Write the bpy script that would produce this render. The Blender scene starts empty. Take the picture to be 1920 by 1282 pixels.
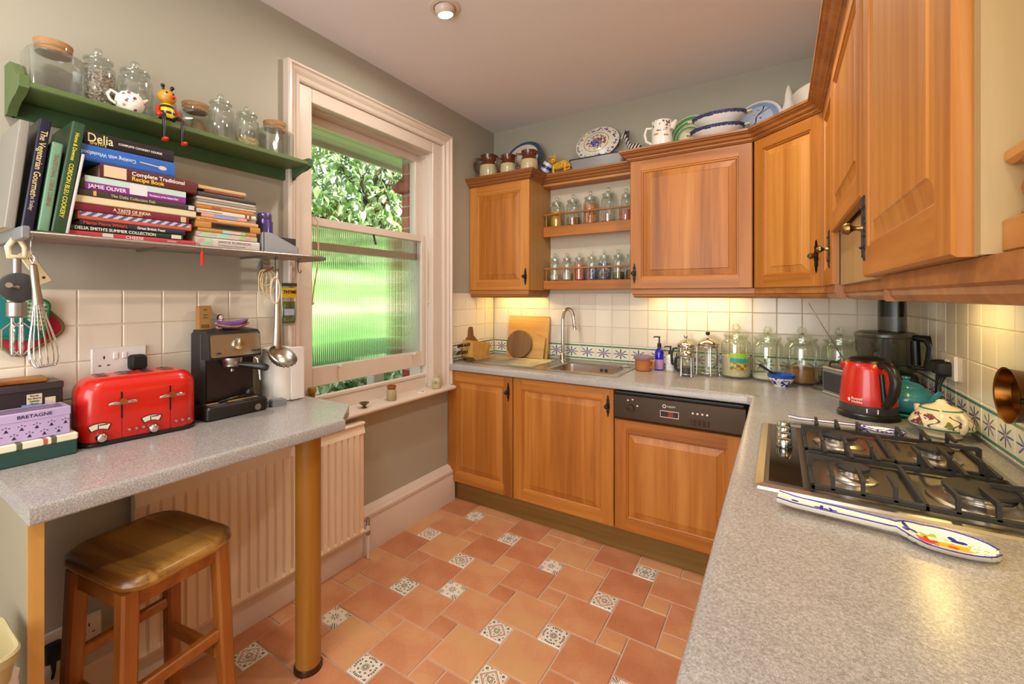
import bpy, bmesh, math, random
from mathutils import Vector, Matrix
R = math.radians
PI = math.pi
random.seed(7)
sc = bpy.context.scene
COL = sc.collection

# ------------------------------------------------------------------ camera
cam_d = bpy.data.cameras.new('camera')
cam = bpy.data.objects.new('camera', cam_d)
COL.objects.link(cam)
cam.location = (1.8764, -2.9116, 1.3636)
cam.rotation_euler = (PI / 2, 0, R(33.0925))
cam_d.sensor_width = 36.0
cam_d.lens = 827.27 / 1920 * 36
cam_d.shift_x = 38.27 / 1920
cam_d.shift_y = -85.66 / 1920
cam_d.clip_start = 0.02
sc.camera = cam

# ------------------------------------------------------------------ world, sun, exposure
world = bpy.data.worlds.new('world')
sc.world = world
world.use_nodes = True
wb = world.node_tree.nodes['Background']
wb.inputs['Color'].default_value = (0.80, 0.90, 1.0, 1)
wb.inputs['Strength'].default_value = 1.9
sun_d = bpy.data.lights.new('sun', 'SUN')
sun_d.energy = 19.0
sun_d.angle = R(1.0)
sun_d.color = (1.0, 0.95, 0.86)
sun = bpy.data.objects.new('sun', sun_d)
COL.objects.link(sun)
sun.rotation_euler = (0, R(42), R(-18))      # comes over the roof, from behind the house
sc.view_settings.view_transform = 'Standard'
sc.view_settings.look = 'None'
sc.view_settings.exposure = 0.0
sc.view_settings.gamma = 1.0
sc.view_settings.use_curve_mapping = False
sc.cycles.transparent_max_bounces = 32
sc.cycles.max_bounces = 10
sc.cycles.diffuse_bounces = 5
sc.cycles.caustics_reflective = False
sc.cycles.sample_clamp_indirect = 6.0


def area(name, loc, rot, size, energy, color, size_y=None, shape=None, spread=None):
    d = bpy.data.lights.new(name, 'AREA')
    d.energy = energy
    d.color = color
    d.size = size
    if size_y:
        d.shape = 'RECTANGLE'
        d.size_y = size_y
    if shape:
        d.shape = shape
    if spread:
        d.spread = spread
    o = bpy.data.objects.new(name, d)
    COL.objects.link(o)
    o.location = loc
    o.rotation_euler = rot
    return o


# unseen fill lamp added inside the end wall, brightens the room from behind the camera
area('rear_fill_lamp', (1.2, -4.42, 1.45), (R(90), 0, 0), 1.9, 52.0, (1.0, 0.97, 0.94), 1.7)
# ------------------------------------------------------------------ mesh builder
def lin(c):
    if isinstance(c, str):
        c = c.lstrip('#')
        c = [int(c[i:i + 2], 16) / 255 for i in (0, 2, 4)]
    return tuple(((v / 12.92) if v <= 0.04045 else ((v + 0.055) / 1.055) ** 2.4) for v in c[:3]) + (1.0,)


class MB:
    def __init__(s):
        s.v, s.f, s.m = [], [], []

    def add(s, vs, fs, mi=0, mat=None):
        o = len(s.v)
        if mat is not None:
            vs = [mat @ Vector(p) for p in vs]
        s.v += [tuple(p) for p in vs]
        s.f += [tuple(i + o for i in f) for f in fs]
        s.m += [mi] * len(fs)
        return s

    def box(s, x0, x1, y0, y1, z0, z1, mi=0, c=0.0, mat=None):
        if c <= 0:
            vs = [(x, y, z) for z in (z0, z1) for y in (y0, y1) for x in (x0, x1)]
            fs = [(0, 2, 3, 1), (4, 5, 7, 6), (0, 1, 5, 4), (2, 6, 7, 3), (0, 4, 6, 2), (1, 3, 7, 5)]
            return s.add(vs, fs, mi, mat)
        c = min(c, (x1 - x0) / 2.01, (y1 - y0) / 2.01, (z1 - z0) / 2.01)
        X, Y, Z = (x0, x1), (y0, y1), (z0, z1)
        vs, ix = [], {}
        for i in (0, 1):
            for j in (0, 1):
                for k in (0, 1):
                    sx, sy, sz = (c if i == 0 else -c), (c if j == 0 else -c), (c if k == 0 else -c)
                    ix[i, j, k, 0] = len(vs); vs.append((X[i], Y[j] + sy, Z[k] + sz))
                    ix[i, j, k, 1] = len(vs); vs.append((X[i] + sx, Y[j], Z[k] + sz))
                    ix[i, j, k, 2] = len(vs); vs.append((X[i] + sx, Y[j] + sy, Z[k]))
        fs = []
        for i in (0, 1):
            q = [ix[i, 0, 0, 0], ix[i, 1, 0, 0], ix[i, 1, 1, 0], ix[i, 0, 1, 0]]
            fs.append(q if i else q[::-1])
            q = [ix[0, i, 0, 1], ix[0, i, 1, 1], ix[1, i, 1, 1], ix[1, i, 0, 1]]
            fs.append(q if i else q[::-1])
            q = [ix[0, 0, i, 2], ix[1, 0, i, 2], ix[1, 1, i, 2], ix[0, 1, i, 2]]
            fs.append(q if i else q[::-1])
        for i in (0, 1):
            for j in (0, 1):
                q = [ix[i, j, 0, 0], ix[i, j, 1, 0], ix[i, j, 1, 1], ix[i, j, 0, 1]]
                fs.append(q if i != j else q[::-1])
                q = [ix[i, 0, j, 0], ix[i, 1, j, 0], ix[i, 1, j, 2], ix[i, 0, j, 2]]
                fs.append(q if i == j else q[::-1])
                q = [ix[0, i, j, 1], ix[1, i, j, 1], ix[1, i, j, 2], ix[0, i, j, 2]]
                fs.append(q if i != j else q[::-1])
        for i in (0, 1):
            for j in (0, 1):
                for k in (0, 1):
                    q = [ix[i, j, k, 0], ix[i, j, k, 1], ix[i, j, k, 2]]
                    fs.append(q if (i + j + k) % 2 else q[::-1])
        return s.add(vs, fs, mi, mat)

    def lathe(s, prof, n=24, mi=0, mat=None, cap0=True, cap1=True, a0=0.0, a1=2 * PI, sx=1.0, sy=1.0, mis=None):
        full = abs(a1 - a0 - 2 * PI) < 1e-6
        m = n if full else n + 1
        vs = []
        for r, z in prof:
            for i in range(m):
                a = a0 + (a1 - a0) * i / n
                vs.append((r * math.cos(a) * sx, r * math.sin(a) * sy, z))
        o = len(s.f)
        fs, ms = [], []
        for k in range(len(prof) - 1):
            for i in range(n):
                j = (i + 1) % m if full else i + 1
                fs.append((k * m + i, k * m + j, (k + 1) * m + j, (k + 1) * m + i))
                ms.append(mis[k] if mis else mi)
        if cap0 and prof[0][0] > 1e-6:
            fs.append(tuple(range(m))[::-1]); ms.append(mis[0] if mis else mi)
        if cap1 and prof[-1][0] > 1e-6:
            fs.append(tuple((len(prof) - 1) * m + i for i in range(m))); ms.append(mis[-1] if mis else mi)
        s.add(vs, fs, mi, mat)
        s.m[o:] = ms
        return s

    def tube(s, pts, r, n=8, mi=0, closed=False, mat=None, flat=1.0):
        pts = [Vector(p) for p in pts]
        N = len(pts)
        rs = r if isinstance(r, (list, tuple)) else [r] * N
        vs = []
        up = None
        for i, p in enumerate(pts):
            if closed:
                t = (pts[(i + 1) % N] - pts[i - 1])
            else:
                t = pts[min(i + 1, N - 1)] - pts[max(i - 1, 0)]
            t.normalize()
            if up is None:
                up = Vector((0, 0, 1)) if abs(t.z) < 0.9 else Vector((1, 0, 0))
            a = up - t * up.dot(t)
            if a.length < 1e-5:
                a = t.orthogonal()
            a.normalize()
            up = a
            b = t.cross(a)
            for k in range(n):
                w = 2 * PI * k / n
                vs.append(p + (a * math.cos(w) * flat + b * math.sin(w)) * rs[i])
        fs = []
        for i in range(N if closed else N - 1):
            j = (i + 1) % N
            for k in range(n):
                l = (k + 1) % n
                fs.append((i * n + k, i * n + l, j * n + l, j * n + k))
        if not closed:
            fs.append(tuple(range(n))[::-1])
            fs.append(tuple((N - 1) * n + k for k in range(n)))
        return s.add(vs, fs, mi, mat)

    def prism(s, poly, z0, z1, mi=0, mat=None):          # polygon in xy, counter-clockwise
        n = len(poly)
        vs = [(x, y, z0) for x, y in poly] + [(x, y, z1) for x, y in poly]
        fs = [tuple(range(n))[::-1], tuple(range(n, 2 * n))]
        fs += [(i, (i + 1) % n, n + (i + 1) % n, n + i) for i in range(n)]
        return s.add(vs, fs, mi, mat)

    def loft(s, rings, mi=0, mat=None, cap0=True, cap1=True, closed=True):
        n = len(rings[0])
        vs = [p for r in rings for p in r]
        fs = []
        for k in range(len(rings) - 1):
            for i in range(n if closed else n - 1):
                j = (i + 1) % n
                fs.append((k * n + i, k * n + j, (k + 1) * n + j, (k + 1) * n + i))
        if cap0:
            fs.append(tuple(range(n))[::-1])
        if cap1:
            fs.append(tuple((len(rings) - 1) * n + i for i in range(n)))
        return s.add(vs, fs, mi, mat)

    def ball(s, c, r, n=16, m=10, mi=0, sx=1, sy=1, sz=1):
        prof = [(math.sin(PI * k / m) * r, -math.cos(PI * k / m) * r * sz) for k in range(m + 1)]
        prof[0] = (1e-5, prof[0][1]); prof[-1] = (1e-5, prof[-1][1])
        return s.lathe(prof, n, mi, Matrix.Translation(c), False, False, sx=sx, sy=sy)

    def mesh(s, name, mats, smooth=None):
        me = bpy.data.meshes.new(name)
        me.from_pydata(s.v, [], s.f)
        for m in (mats if isinstance(mats, (list, tuple)) else [mats]):
            me.materials.append(m)
        me.polygons.foreach_set('material_index', s.m)
        bm = bmesh.new(); bm.from_mesh(me)
        bmesh.ops.recalc_face_normals(bm, faces=bm.faces)
        bm.to_mesh(me); bm.free()
        if smooth is not None:
            me.polygons.foreach_set('use_smooth', [True] * len(me.polygons))
            me.set_sharp_from_angle(angle=R(smooth))
        me.update()
        return me

    def obj(s, name, mats, parent=None, smooth=None, loc=None, rot=None):
        o = bpy.data.objects.new(name, s.mesh(name, mats, smooth))
        COL.objects.link(o)
        if parent:
            o.parent = parent
        if loc is not None:
            o.location = loc
        if rot is not None:
            o.rotation_euler = rot
        return o


def rrect(x0, x1, y0, y1, r, n=5):
    out = []
    for cx, cy, a in ((x1 - r, y1 - r, 0), (x0 + r, y1 - r, 90), (x0 + r, y0 + r, 180), (x1 - r, y0 + r, 270)):
        for k in range(n + 1):
            w = R(a + 90 * k / n)
            out.append((cx + r * math.cos(w), cy + r * math.sin(w)))
    return out


def tag(o, label=None, cat=None, group=None, kind=None):
    if label: o['label'] = label
    if cat: o['category'] = cat
    if group: o['group'] = group
    if kind: o['kind'] = kind
    return o


def thing(name, label, cat, loc=(0, 0, 0), rz=0.0, group=None, rot=None):
    o = bpy.data.objects.new(name, None)
    o.empty_display_size = 0.05
    COL.objects.link(o)
    o.location = loc
    o.rotation_euler = rot if rot else (0, 0, rz)
    return tag(o, label, cat, group)


def copy_obj(o, parent=None, loc=None, rot=None):
    c = o.copy()
    COL.objects.link(c)
    c.parent = parent
    if loc is not None: c.location = loc
    if rot is not None: c.rotation_euler = rot
    return c


def copy_tree(o, parent=None, loc=None, rot=None):
    c = copy_obj(o, parent, loc, rot)
    for ch in list(o.children):
        copy_tree(ch, c)
    return c


def struct(o):
    o['kind'] = 'structure'
    return o


def text(body, size, m, parent, loc, rot, name='lettering', align='LEFT', depth=0.0003, sx=1.0, bold=0.0, valign='CENTER'):
    cu = bpy.data.curves.new(name, 'FONT')
    cu.body = body
    cu.size = size
    cu.align_x = align
    cu.align_y = valign
    cu.extrude = depth
    cu.offset = bold
    cu.resolution_u = 3
    cu.materials.append(m)
    o = bpy.data.objects.new(name, cu)
    COL.objects.link(o)
    o.parent = parent
    o.location = loc
    o.rotation_euler = rot
    o.scale = (sx, 1, 1)
    return o


# ------------------------------------------------------------------ node helpers
class V:
    """A scalar socket with arithmetic, so that patterns can be written as formulas."""
    def __init__(s, nt, x):
        s.nt, s.x = nt, x

    def _op(s, op, *a):
        n = s.nt.nodes.new('ShaderNodeMath')
        n.operation = op
        for i, q in enumerate((s,) + a):
            q = q.x if isinstance(q, V) else q
            if isinstance(q, (int, float)):
                n.inputs[i].default_value = q
            else:
                s.nt.links.new(q, n.inputs[i])
        return V(s.nt, n.outputs[0])
    def __add__(s, o): return s._op('ADD', o)
    __radd__ = __add__
    def __sub__(s, o): return s._op('SUBTRACT', o)
    def __rsub__(s, o): return V(s.nt, float(o))._op('SUBTRACT', s)
    def __mul__(s, o): return s._op('MULTIPLY', o)
    __rmul__ = __mul__
    def __truediv__(s, o): return s._op('DIVIDE', o)
    def __lt__(s, o): return s._op('LESS_THAN', o)
    def __gt__(s, o): return s._op('GREATER_THAN', o)
    def abs(s): return s._op('ABSOLUTE')
    def sin(s): return s._op('SINE')
    def cos(s): return s._op('COSINE')
    def floor(s): return s._op('FLOOR')
    def fract(s): return s._op('FRACT')
    def max(s, o): return s._op('MAXIMUM', o)
    def min(s, o): return s._op('MINIMUM', o)
    def sqrt(s): return s._op('SQRT')
    def pow(s, o): return s._op('POWER', o)
    def atan2(s, o): return s._op('ARCTAN2', o)
    def mod(s, o): return s._op('FLOORED_MODULO', o)


class MT:
    def __init__(s, name, rough=0.5, metal=0.0, spec=0.5):
        s.mat = bpy.data.materials.new(name)
        s.mat.use_nodes = True
        s.nt = s.mat.node_tree
        s.b = s.nt.nodes['Principled BSDF']
        s.b.inputs['Roughness'].default_value = rough
        s.b.inputs['Metallic'].default_value = metal
        s.b.inputs['Specular IOR Level'].default_value = spec
        s._c = None

    def coord(s, kind='Object'):
        if s._c is None:
            s._c = s.nt.nodes.new('ShaderNodeTexCoord')
        return s._c.outputs[kind]

    def xyz(s, kind='Object'):
        n = s.nt.nodes.new('ShaderNodeSeparateXYZ')
        s.nt.links.new(s.coord(kind), n.inputs[0])
        return [V(s.nt, n.outputs[i]) for i in range(3)]

    def mapped(s, scale=(1, 1, 1), loc=(0, 0, 0), kind='Object'):
        n = s.nt.nodes.new('ShaderNodeMapping')
        s.nt.links.new(s.coord(kind), n.inputs['Vector'])
        n.inputs['Scale'].default_value = scale
        n.inputs['Location'].default_value = loc
        return n.outputs[0]

    def noise(s, scale=5, detail=3, vec=None, dist=0.0, rough=0.5):
        n = s.nt.nodes.new('ShaderNodeTexNoise')
        n.inputs['Scale'].default_value = scale
        n.inputs['Detail'].default_value = detail
        n.inputs['Distortion'].default_value = dist
        n.inputs['Roughness'].default_value = rough
        s.nt.links.new(vec if vec is not None else s.coord(), n.inputs['Vector'])
        return V(s.nt, n.outputs[0])

    def voronoi(s, scale=5, vec=None, out='Distance'):
        n = s.nt.nodes.new('ShaderNodeTexVoronoi')
        n.inputs['Scale'].default_value = scale
        s.nt.links.new(vec if vec is not None else s.coord(), n.inputs['Vector'])
        return V(s.nt, n.outputs[out])

    def white(s, v):
        n = s.nt.nodes.new('ShaderNodeTexWhiteNoise')
        n.noise_dimensions = '1D'
        s.nt.links.new(v.x, n.inputs['W'])
        return V(s.nt, n.outputs['Value'])

    def rnd(s):
        n = s.nt.nodes.new('ShaderNodeObjectInfo')
        return V(s.nt, n.outputs['Random'])

    def mix(s, fac, a, b, mode='MIX'):
        n = s.nt.nodes.new('ShaderNodeMix')
        n.data_type = 'RGBA'
        n.blend_type = mode
        for q, k in ((fac, 0), (a, 6), (b, 7)):
            if isinstance(q, V): q = q.x
            if isinstance(q, (int, float)):
                n.inputs[k].default_value = q
            elif isinstance(q, (tuple, list, str)):
                n.inputs[k].default_value = lin(q) if isinstance(q, str) or len(q) == 3 else q
            else:
                s.nt.links.new(q, n.inputs[k])
        return n.outputs[2]

    def ramp(s, fac, stops):
        n = s.nt.nodes.new('ShaderNodeValToRGB')
        e = n.color_ramp.elements
        while len(e) < len(stops): e.new(0.5)
        for el, (p, c) in zip(e, stops):
            el.position = p; el.color = lin(c)
        s.nt.links.new(fac.x if isinstance(fac, V) else fac, n.inputs[0])
        return n.outputs[0]

    def color(s, c):
        if isinstance(c, str) or isinstance(c, tuple):
            s.b.inputs['Base Color'].default_value = lin(c)
        else:
            s.nt.links.new(c.x if isinstance(c, V) else c, s.b.inputs['Base Color'])
        return s

    def link(s, inp, v):
        s.nt.links.new(v.x if isinstance(v, V) else v, s.b.inputs[inp])
        return s

    def bump(s, h, strength=0.3, dist=0.002):
        n = s.nt.nodes.new('ShaderNodeBump')
        n.inputs['Strength'].default_value = strength
        n.inputs['Distance'].default_value = dist
        s.nt.links.new(h.x if isinstance(h, V) else h, n.inputs['Height'])
        s.nt.links.new(n.outputs[0], s.b.inputs['Normal'])
        return s

    def coat(s, w=0.5, r=0.1):
        s.b.inputs['Coat Weight'].default_value = w
        s.b.inputs['Coat Roughness'].default_value = r
        return s


def pm(name, col, rough=0.5, metal=0.0, var=0.0, vs=8, bump=0.0, bs=80, spec=0.5, coat=0.0, bd=0.002):
    t = MT(name, rough, metal, spec)
    if var:
        n = t.noise(vs, 4)
        t.color(t.mix((n - 0.5) * (2 * var) + 0.5, tuple(max(0, c * (1 - var)) for c in lin(col)[:3]) + (1,), tuple(min(1, c * (1 + var)) for c in lin(col)[:3]) + (1,)))
    else:
        t.color(col)
    if bump:
        t.bump(t.noise(bs, 3), bump, bd)
    if coat:
        t.coat(coat)
    return t.mat


def wood(name, dark, mid, light, axis='z', rough=0.42, scale=1.0, staves=0.0, contrast=1.0):
    t = MT(name, rough)
    long_, cross = 1.1 * scale, 26 * scale
    sc_ = {'x': (long_, cross, cross), 'y': (cross, long_, cross), 'z': (cross, cross, long_)}[axis]
    r = t.rnd()
    comb = t.nt.nodes.new('ShaderNodeCombineXYZ')
    for i in range(3):
        t.nt.links.new((r * (3.7 + i)).x, comb.inputs[i])
    add = t.nt.nodes.new('ShaderNodeVectorMath'); add.operation = 'ADD'
    t.nt.links.new(t.coord(), add.inputs[0]); t.nt.links.new(comb.outputs[0], add.inputs[1])
    mp = t.nt.nodes.new('ShaderNodeMapping')
    t.nt.links.new(add.outputs[0], mp.inputs['Vector'])
    mp.inputs['Scale'].default_value = sc_
    fine = t.noise(1.0, 5, mp.outputs[0], 0.6, 0.62)
    mp2 = t.nt.nodes.new('ShaderNodeMapping')
    t.nt.links.new(add.outputs[0], mp2.inputs['Vector'])
    mp2.inputs['Scale'].default_value = tuple(q * 0.22 for q in sc_)
    broad = t.noise(1.0, 2, mp2.outputs[0], 1.2)
    g = fine * 0.6 + broad * 0.5 + (r - 0.5) * 0.16
    if staves:
        x = t.xyz()[0]
        st = t.white((x / staves + r * 17).floor())
        g = g + (st - 0.5) * 0.08
    g = (g - 0.53) * contrast + 0.5
    t.color(t.ramp(g, [(0.24, dark), (0.5, mid), (0.76, light)]))
    t.bump(fine, 0.12, 0.001)
    return t.mat


def clear_glass(name, tint=(0.90, 0.93, 0.91), rough=0.04, edge=0.85, body=0.13):
    m = bpy.data.materials.new(name)
    m.use_nodes = True
    nt = m.node_tree
    nt.nodes.clear()
    out = nt.nodes.new('ShaderNodeOutputMaterial')
    mix = nt.nodes.new('ShaderNodeMixShader')
    tr = nt.nodes.new('ShaderNodeBsdfTransparent')
    gl = nt.nodes.new('ShaderNodeBsdfGlossy')
    lw = nt.nodes.new('ShaderNodeLayerWeight')
    lw.inputs['Blend'].default_value = 0.35
    tr.inputs['Color'].default_value = tint + (1,)
    gl.inputs['Roughness'].default_value = rough
    gl.inputs['Color'].default_value = (0.9, 0.93, 0.92, 1)
    f = V(nt, lw.outputs['Facing']).pow(1.7) * edge + body
    nt.links.new(f.x, mix.inputs[0])
    nt.links.new(tr.outputs[0], mix.inputs[1])
    nt.links.new(gl.outputs[0], mix.inputs[2])
    nt.links.new(mix.outputs[0], out.inputs['Surface'])
    return m
# ------------------------------------------------------------------ deferred text -> mesh
TEXTS = []
_text = text
def text(*a, **k):
    o = _text(*a, **k)
    TEXTS.append(o)
    return o



# ------------------------------------------------------------------ materials
M = {}
M['wall'] = pm('wall_paint', '#ABA696', 0.75, var=0.03, vs=3, bump=0.04, bs=300)
M['ceiling'] = pm('ceiling_paint', '#E6E0DF', 0.85, var=0.02, vs=2)
M['gloss_white'] = pm('gloss_paint', '#D6C6B8', 0.3, var=0.03, vs=5)
M['rad'] = pm('radiator_enamel', '#E9D6BE', 0.35, var=0.02)
W1 = ('#824814', '#B06C26', '#CC8C42')
M['oak_z'] = wood('oak_upright', *W1, 'z')
M['oak_x'] = wood('oak_across', *W1, 'x')
M['oak_y'] = wood('oak_along', *W1, 'y')
M['oak_panel'] = wood('oak_panel', *W1, 'z', staves=0.095)
M['oak_trim_x'] = wood('oak_trim_across', '#74401A', '#9E622E', '#B87E48', 'x')
M['oak_trim_y'] = wood('oak_trim_along', '#74401A', '#9E622E', '#B87E48', 'y')
M['plinth'] = wood('plinth_wood', '#5E4218', '#7A5A26', '#8E6E36', 'x')
M['carcass'] = wood('carcass_veneer', '#A4783C', '#B98C4E', '#C89C60', 'z', contrast=0.6)
M['hood'] = wood('hood_veneer', '#937748', '#A68858', '#B69A6C', 'z')
M['stool_top'] = wood('stool_seat_wood', '#2A1206', '#683C14', '#B88A44', 'x', rough=0.28, scale=0.35, contrast=2.2)
M['stool_leg'] = wood('stool_leg_wood', '#6A300C', '#9C5A20', '#C08844', 'z', rough=0.4, scale=0.7)
M['stool_rail'] = wood('stool_rail_wood', '#6A300C', '#9C5A20', '#C08844', 'x', rough=0.4, scale=0.7)
M['bar_leg'] = wood('bar_leg_veneer', '#7E4E14', '#A06C24', '#B4803A', 'z', rough=0.3, contrast=0.7)
M['panel_edge'] = wood('panel_edge_veneer', '#B07C3C', '#C8964E', '#D8AA66', 'z', contrast=0.7)
M['board_pale'] = wood('board_pale', '#A8722C', '#C8944A', '#DCB06C', 'x', scale=0.6)
M['board_dark'] = wood('board_dark', '#4A2E18', '#6A4628', '#83603C', 'z', scale=0.7)
M['black'] = pm('black_plastic', '#141312', 0.35)
M['iron'] = pm('cast_iron', '#2A2725', 0.62, var=0.1, vs=40, bump=0.1, bs=300)
M['black_rubber'] = pm('black_rubber', '#0C0C0C', 0.6)
M['dark_grey'] = pm('dark_grey_plastic', '#3C3B3C', 0.4)
M['grey'] = pm('grey_plastic', '#7D7D80', 0.45)
M['white'] = pm('white_plastic', '#E6E0DC', 0.35)
M['cream'] = pm('cream_plastic', '#B4A67C', 0.4)
M['chrome'] = pm('chrome', '#D8D4D0', 0.12, 1.0)
M['steel'] = pm('brushed_steel', '#B9B2A6', 0.3, 1.0, var=0.06, vs=60)
M['sink'] = pm('sink_steel', '#B9B4AC', 0.27, 1.0, var=0.05, vs=30)
M['dull_steel'] = pm('dull_steel', '#A8A39C', 0.4, 1.0)
M['pewter'] = pm('pewter', '#3A3230', 0.45, 0.8, bump=0.3, bs=200)
M['brass'] = pm('antique_brass', '#8A6C3C', 0.3, 1.0)
M['copper'] = pm('old_copper', '#7E5222', 0.3, 1.0, var=0.35, vs=14)
M['mortar'] = pm('grout', '#D8CCB6', 0.8)
M['floor_grout'] = pm('floor_grout', '#C4AE9C', 0.85, var=0.1, vs=20)
M['glass'] = clear_glass('jar_glass')
M['green_glass'] = clear_glass('pale_green_glass', (0.93, 0.96, 0.90))
M['smoke'] = clear_glass('smoked_plastic', (0.55, 0.54, 0.53), 0.15, 0.3, 0.04)
M['pane'] = clear_glass('window_glass', (0.98, 0.99, 0.98), 0.01, 0.4, 0.03)
M['white_china'] = pm('white_china', '#EFE8DC', 0.12, coat=0.4)
M['red_enamel'] = pm('red_enamel', '#C81C10', 0.28, coat=0.4)
M['green_paint'] = wood('green_painted_wood', '#43552C', '#566A3A', '#66784A', 'y', rough=0.5, contrast=0.5)
M['dkgreen_paint'] = wood('dark_green_painted_wood', '#2E4A2C', '#3C5A38', '#4A6844', 'y', rough=0.5, contrast=0.5)
M['cork'] = pm('cork', '#A87C50', 0.8, var=0.3, vs=120, bump=0.4, bs=150)
M['terracotta_pot'] = pm('terracotta', '#B06A3C', 0.7, var=0.1, vs=10)
M['teal'] = pm('teal_glaze', '#3C93A6', 0.18, var=0.12, vs=5, coat=0.5)
M['cream_glaze'] = pm('cream_glaze', '#E6D8B0', 0.2, coat=0.4)
M['cobalt'] = pm('cobalt_glass', '#1A14B0', 0.1, coat=0.6)
M['lilac'] = pm('lilac_tin', '#BBA6D0', 0.35)
M['tin_green'] = pm('dark_green_tin', '#24453F', 0.35)
M['tin_dark'] = pm('dark_brown_tin', '#2C2324', 0.35)
M['tin_cream'] = pm('cream_tin', '#E2DCC0', 0.4)
M['navy'] = pm('navy_ink', '#2A2340', 0.5)
M['red'] = pm('red_paint', '#C8281E', 0.3)
M['yellow'] = pm('yellow_paint', '#D8B020', 0.35)
M['paper'] = pm('paper_pages', '#D8C8A4', 0.8, var=0.15, vs=200)
M['towel'] = pm('paper_towel', '#E8E2DC', 0.9, bump=0.25, bs=220)
M['cloth'] = pm('white_cloth', '#D8D4D2', 0.95, var=0.08, vs=25)
M['cardboard'] = pm('cardboard', '#B08048', 0.8, var=0.05)
M['string'] = pm('string', '#D0BC90', 0.9)
e = MT('lamp_glow'); e.b.inputs['Emission Color'].default_value = (1, 0.93, 0.8, 1); e.b.inputs['Emission Strength'].default_value = 12.0
M['lamp_glow'] = e.mat
e = MT('strip_glow'); e.b.inputs['Emission Color'].default_value = (1, 0.8, 0.4, 1); e.b.inputs['Emission Strength'].default_value = 6.0
M['strip_glow'] = e.mat

# worktop: grey speckled laminate
t = MT('speckled_laminate', 0.23)
n1 = t.noise(900, 2); n2 = t.noise(260, 3); n3 = t.noise(5, 2)
t.color(t.ramp(n1 * 0.6 + n2 * 0.45 + (n3 - 0.5) * 0.12, [(0.34, '#76716F'), (0.52, '#9E9996'), (0.70, '#C8C3C0')]))
t.bump(n2, 0.05, 0.0005)
M['laminate'] = t.mat

# glazed wall tile, slightly pillowed and uneven
t = MT('cream_wall_tile', 0.16)
r = t.rnd()
n = t.noise(6, 2, None)
t.color(t.mix(r * 0.7 + (n - 0.5) * 0.3, '#E2D8C6', '#EFE8DA'))
t.bump(n, 0.25, 0.006)
M['tile'] = t.mat

# border tile: blue star flower between green bars (tile face lies in local x-z, centre at 0)
t = MT('border_wall_tile', 0.16)
x, y, z = t.xyz()
u, w = x / 0.0545, z / 0.0545                       # -1..1
rr = (u * u + w * w).sqrt(); th = w.atan2(u)
bar = ((w.abs() - 0.80).abs() < 0.09)
w2 = w / 0.68
r2 = (u * u + w2 * w2).sqrt(); t2 = w2.atan2(u)
petal = (r2 < (t2 * 4).cos().abs().pow(1.5) * 0.62 + 0.02) * (t2 * 2).cos().abs().pow(0.4).max(0) * (w.abs() < 0.66)
leaf = (r2 < ((t2 + PI / 4) * 4).cos().abs().pow(3) * 0.95) * (r2 > 0.55) * (w.abs() < 0.64) * (u.abs() < 0.92)
core = r2 < 0.12
c = t.mix(bar, '#EAE3D0', '#4F8474')
c = t.mix(petal > 0.3, c, '#3C3FA6')
c = t.mix(leaf, c, '#4A7258')
c = t.mix(core, c, '#D8A848')
t.color(c)
M['border_tile'] = t.mat

# terracotta floor tile
t = MT('terracotta_tile', 0.34)
r = t.rnd()
n = t.noise(9, 4); n2 = t.noise(2.3, 2); n3 = t.noise(60, 3)
f = r * 0.45 + n * 0.6 + (n2 - 0.5) * 0.5 + (n3 - 0.5) * 0.25 - 0.02
t.color(t.ramp(f, [(0.1, '#AE6C4A'), (0.4, '#C2825C'), (0.65, '#CE966C'), (0.92, '#CDA26E')]))
t.bump(n * 0.6 + n3 * 0.4, 0.25, 0.003)
M['floor_tile'] = t.mat

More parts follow.
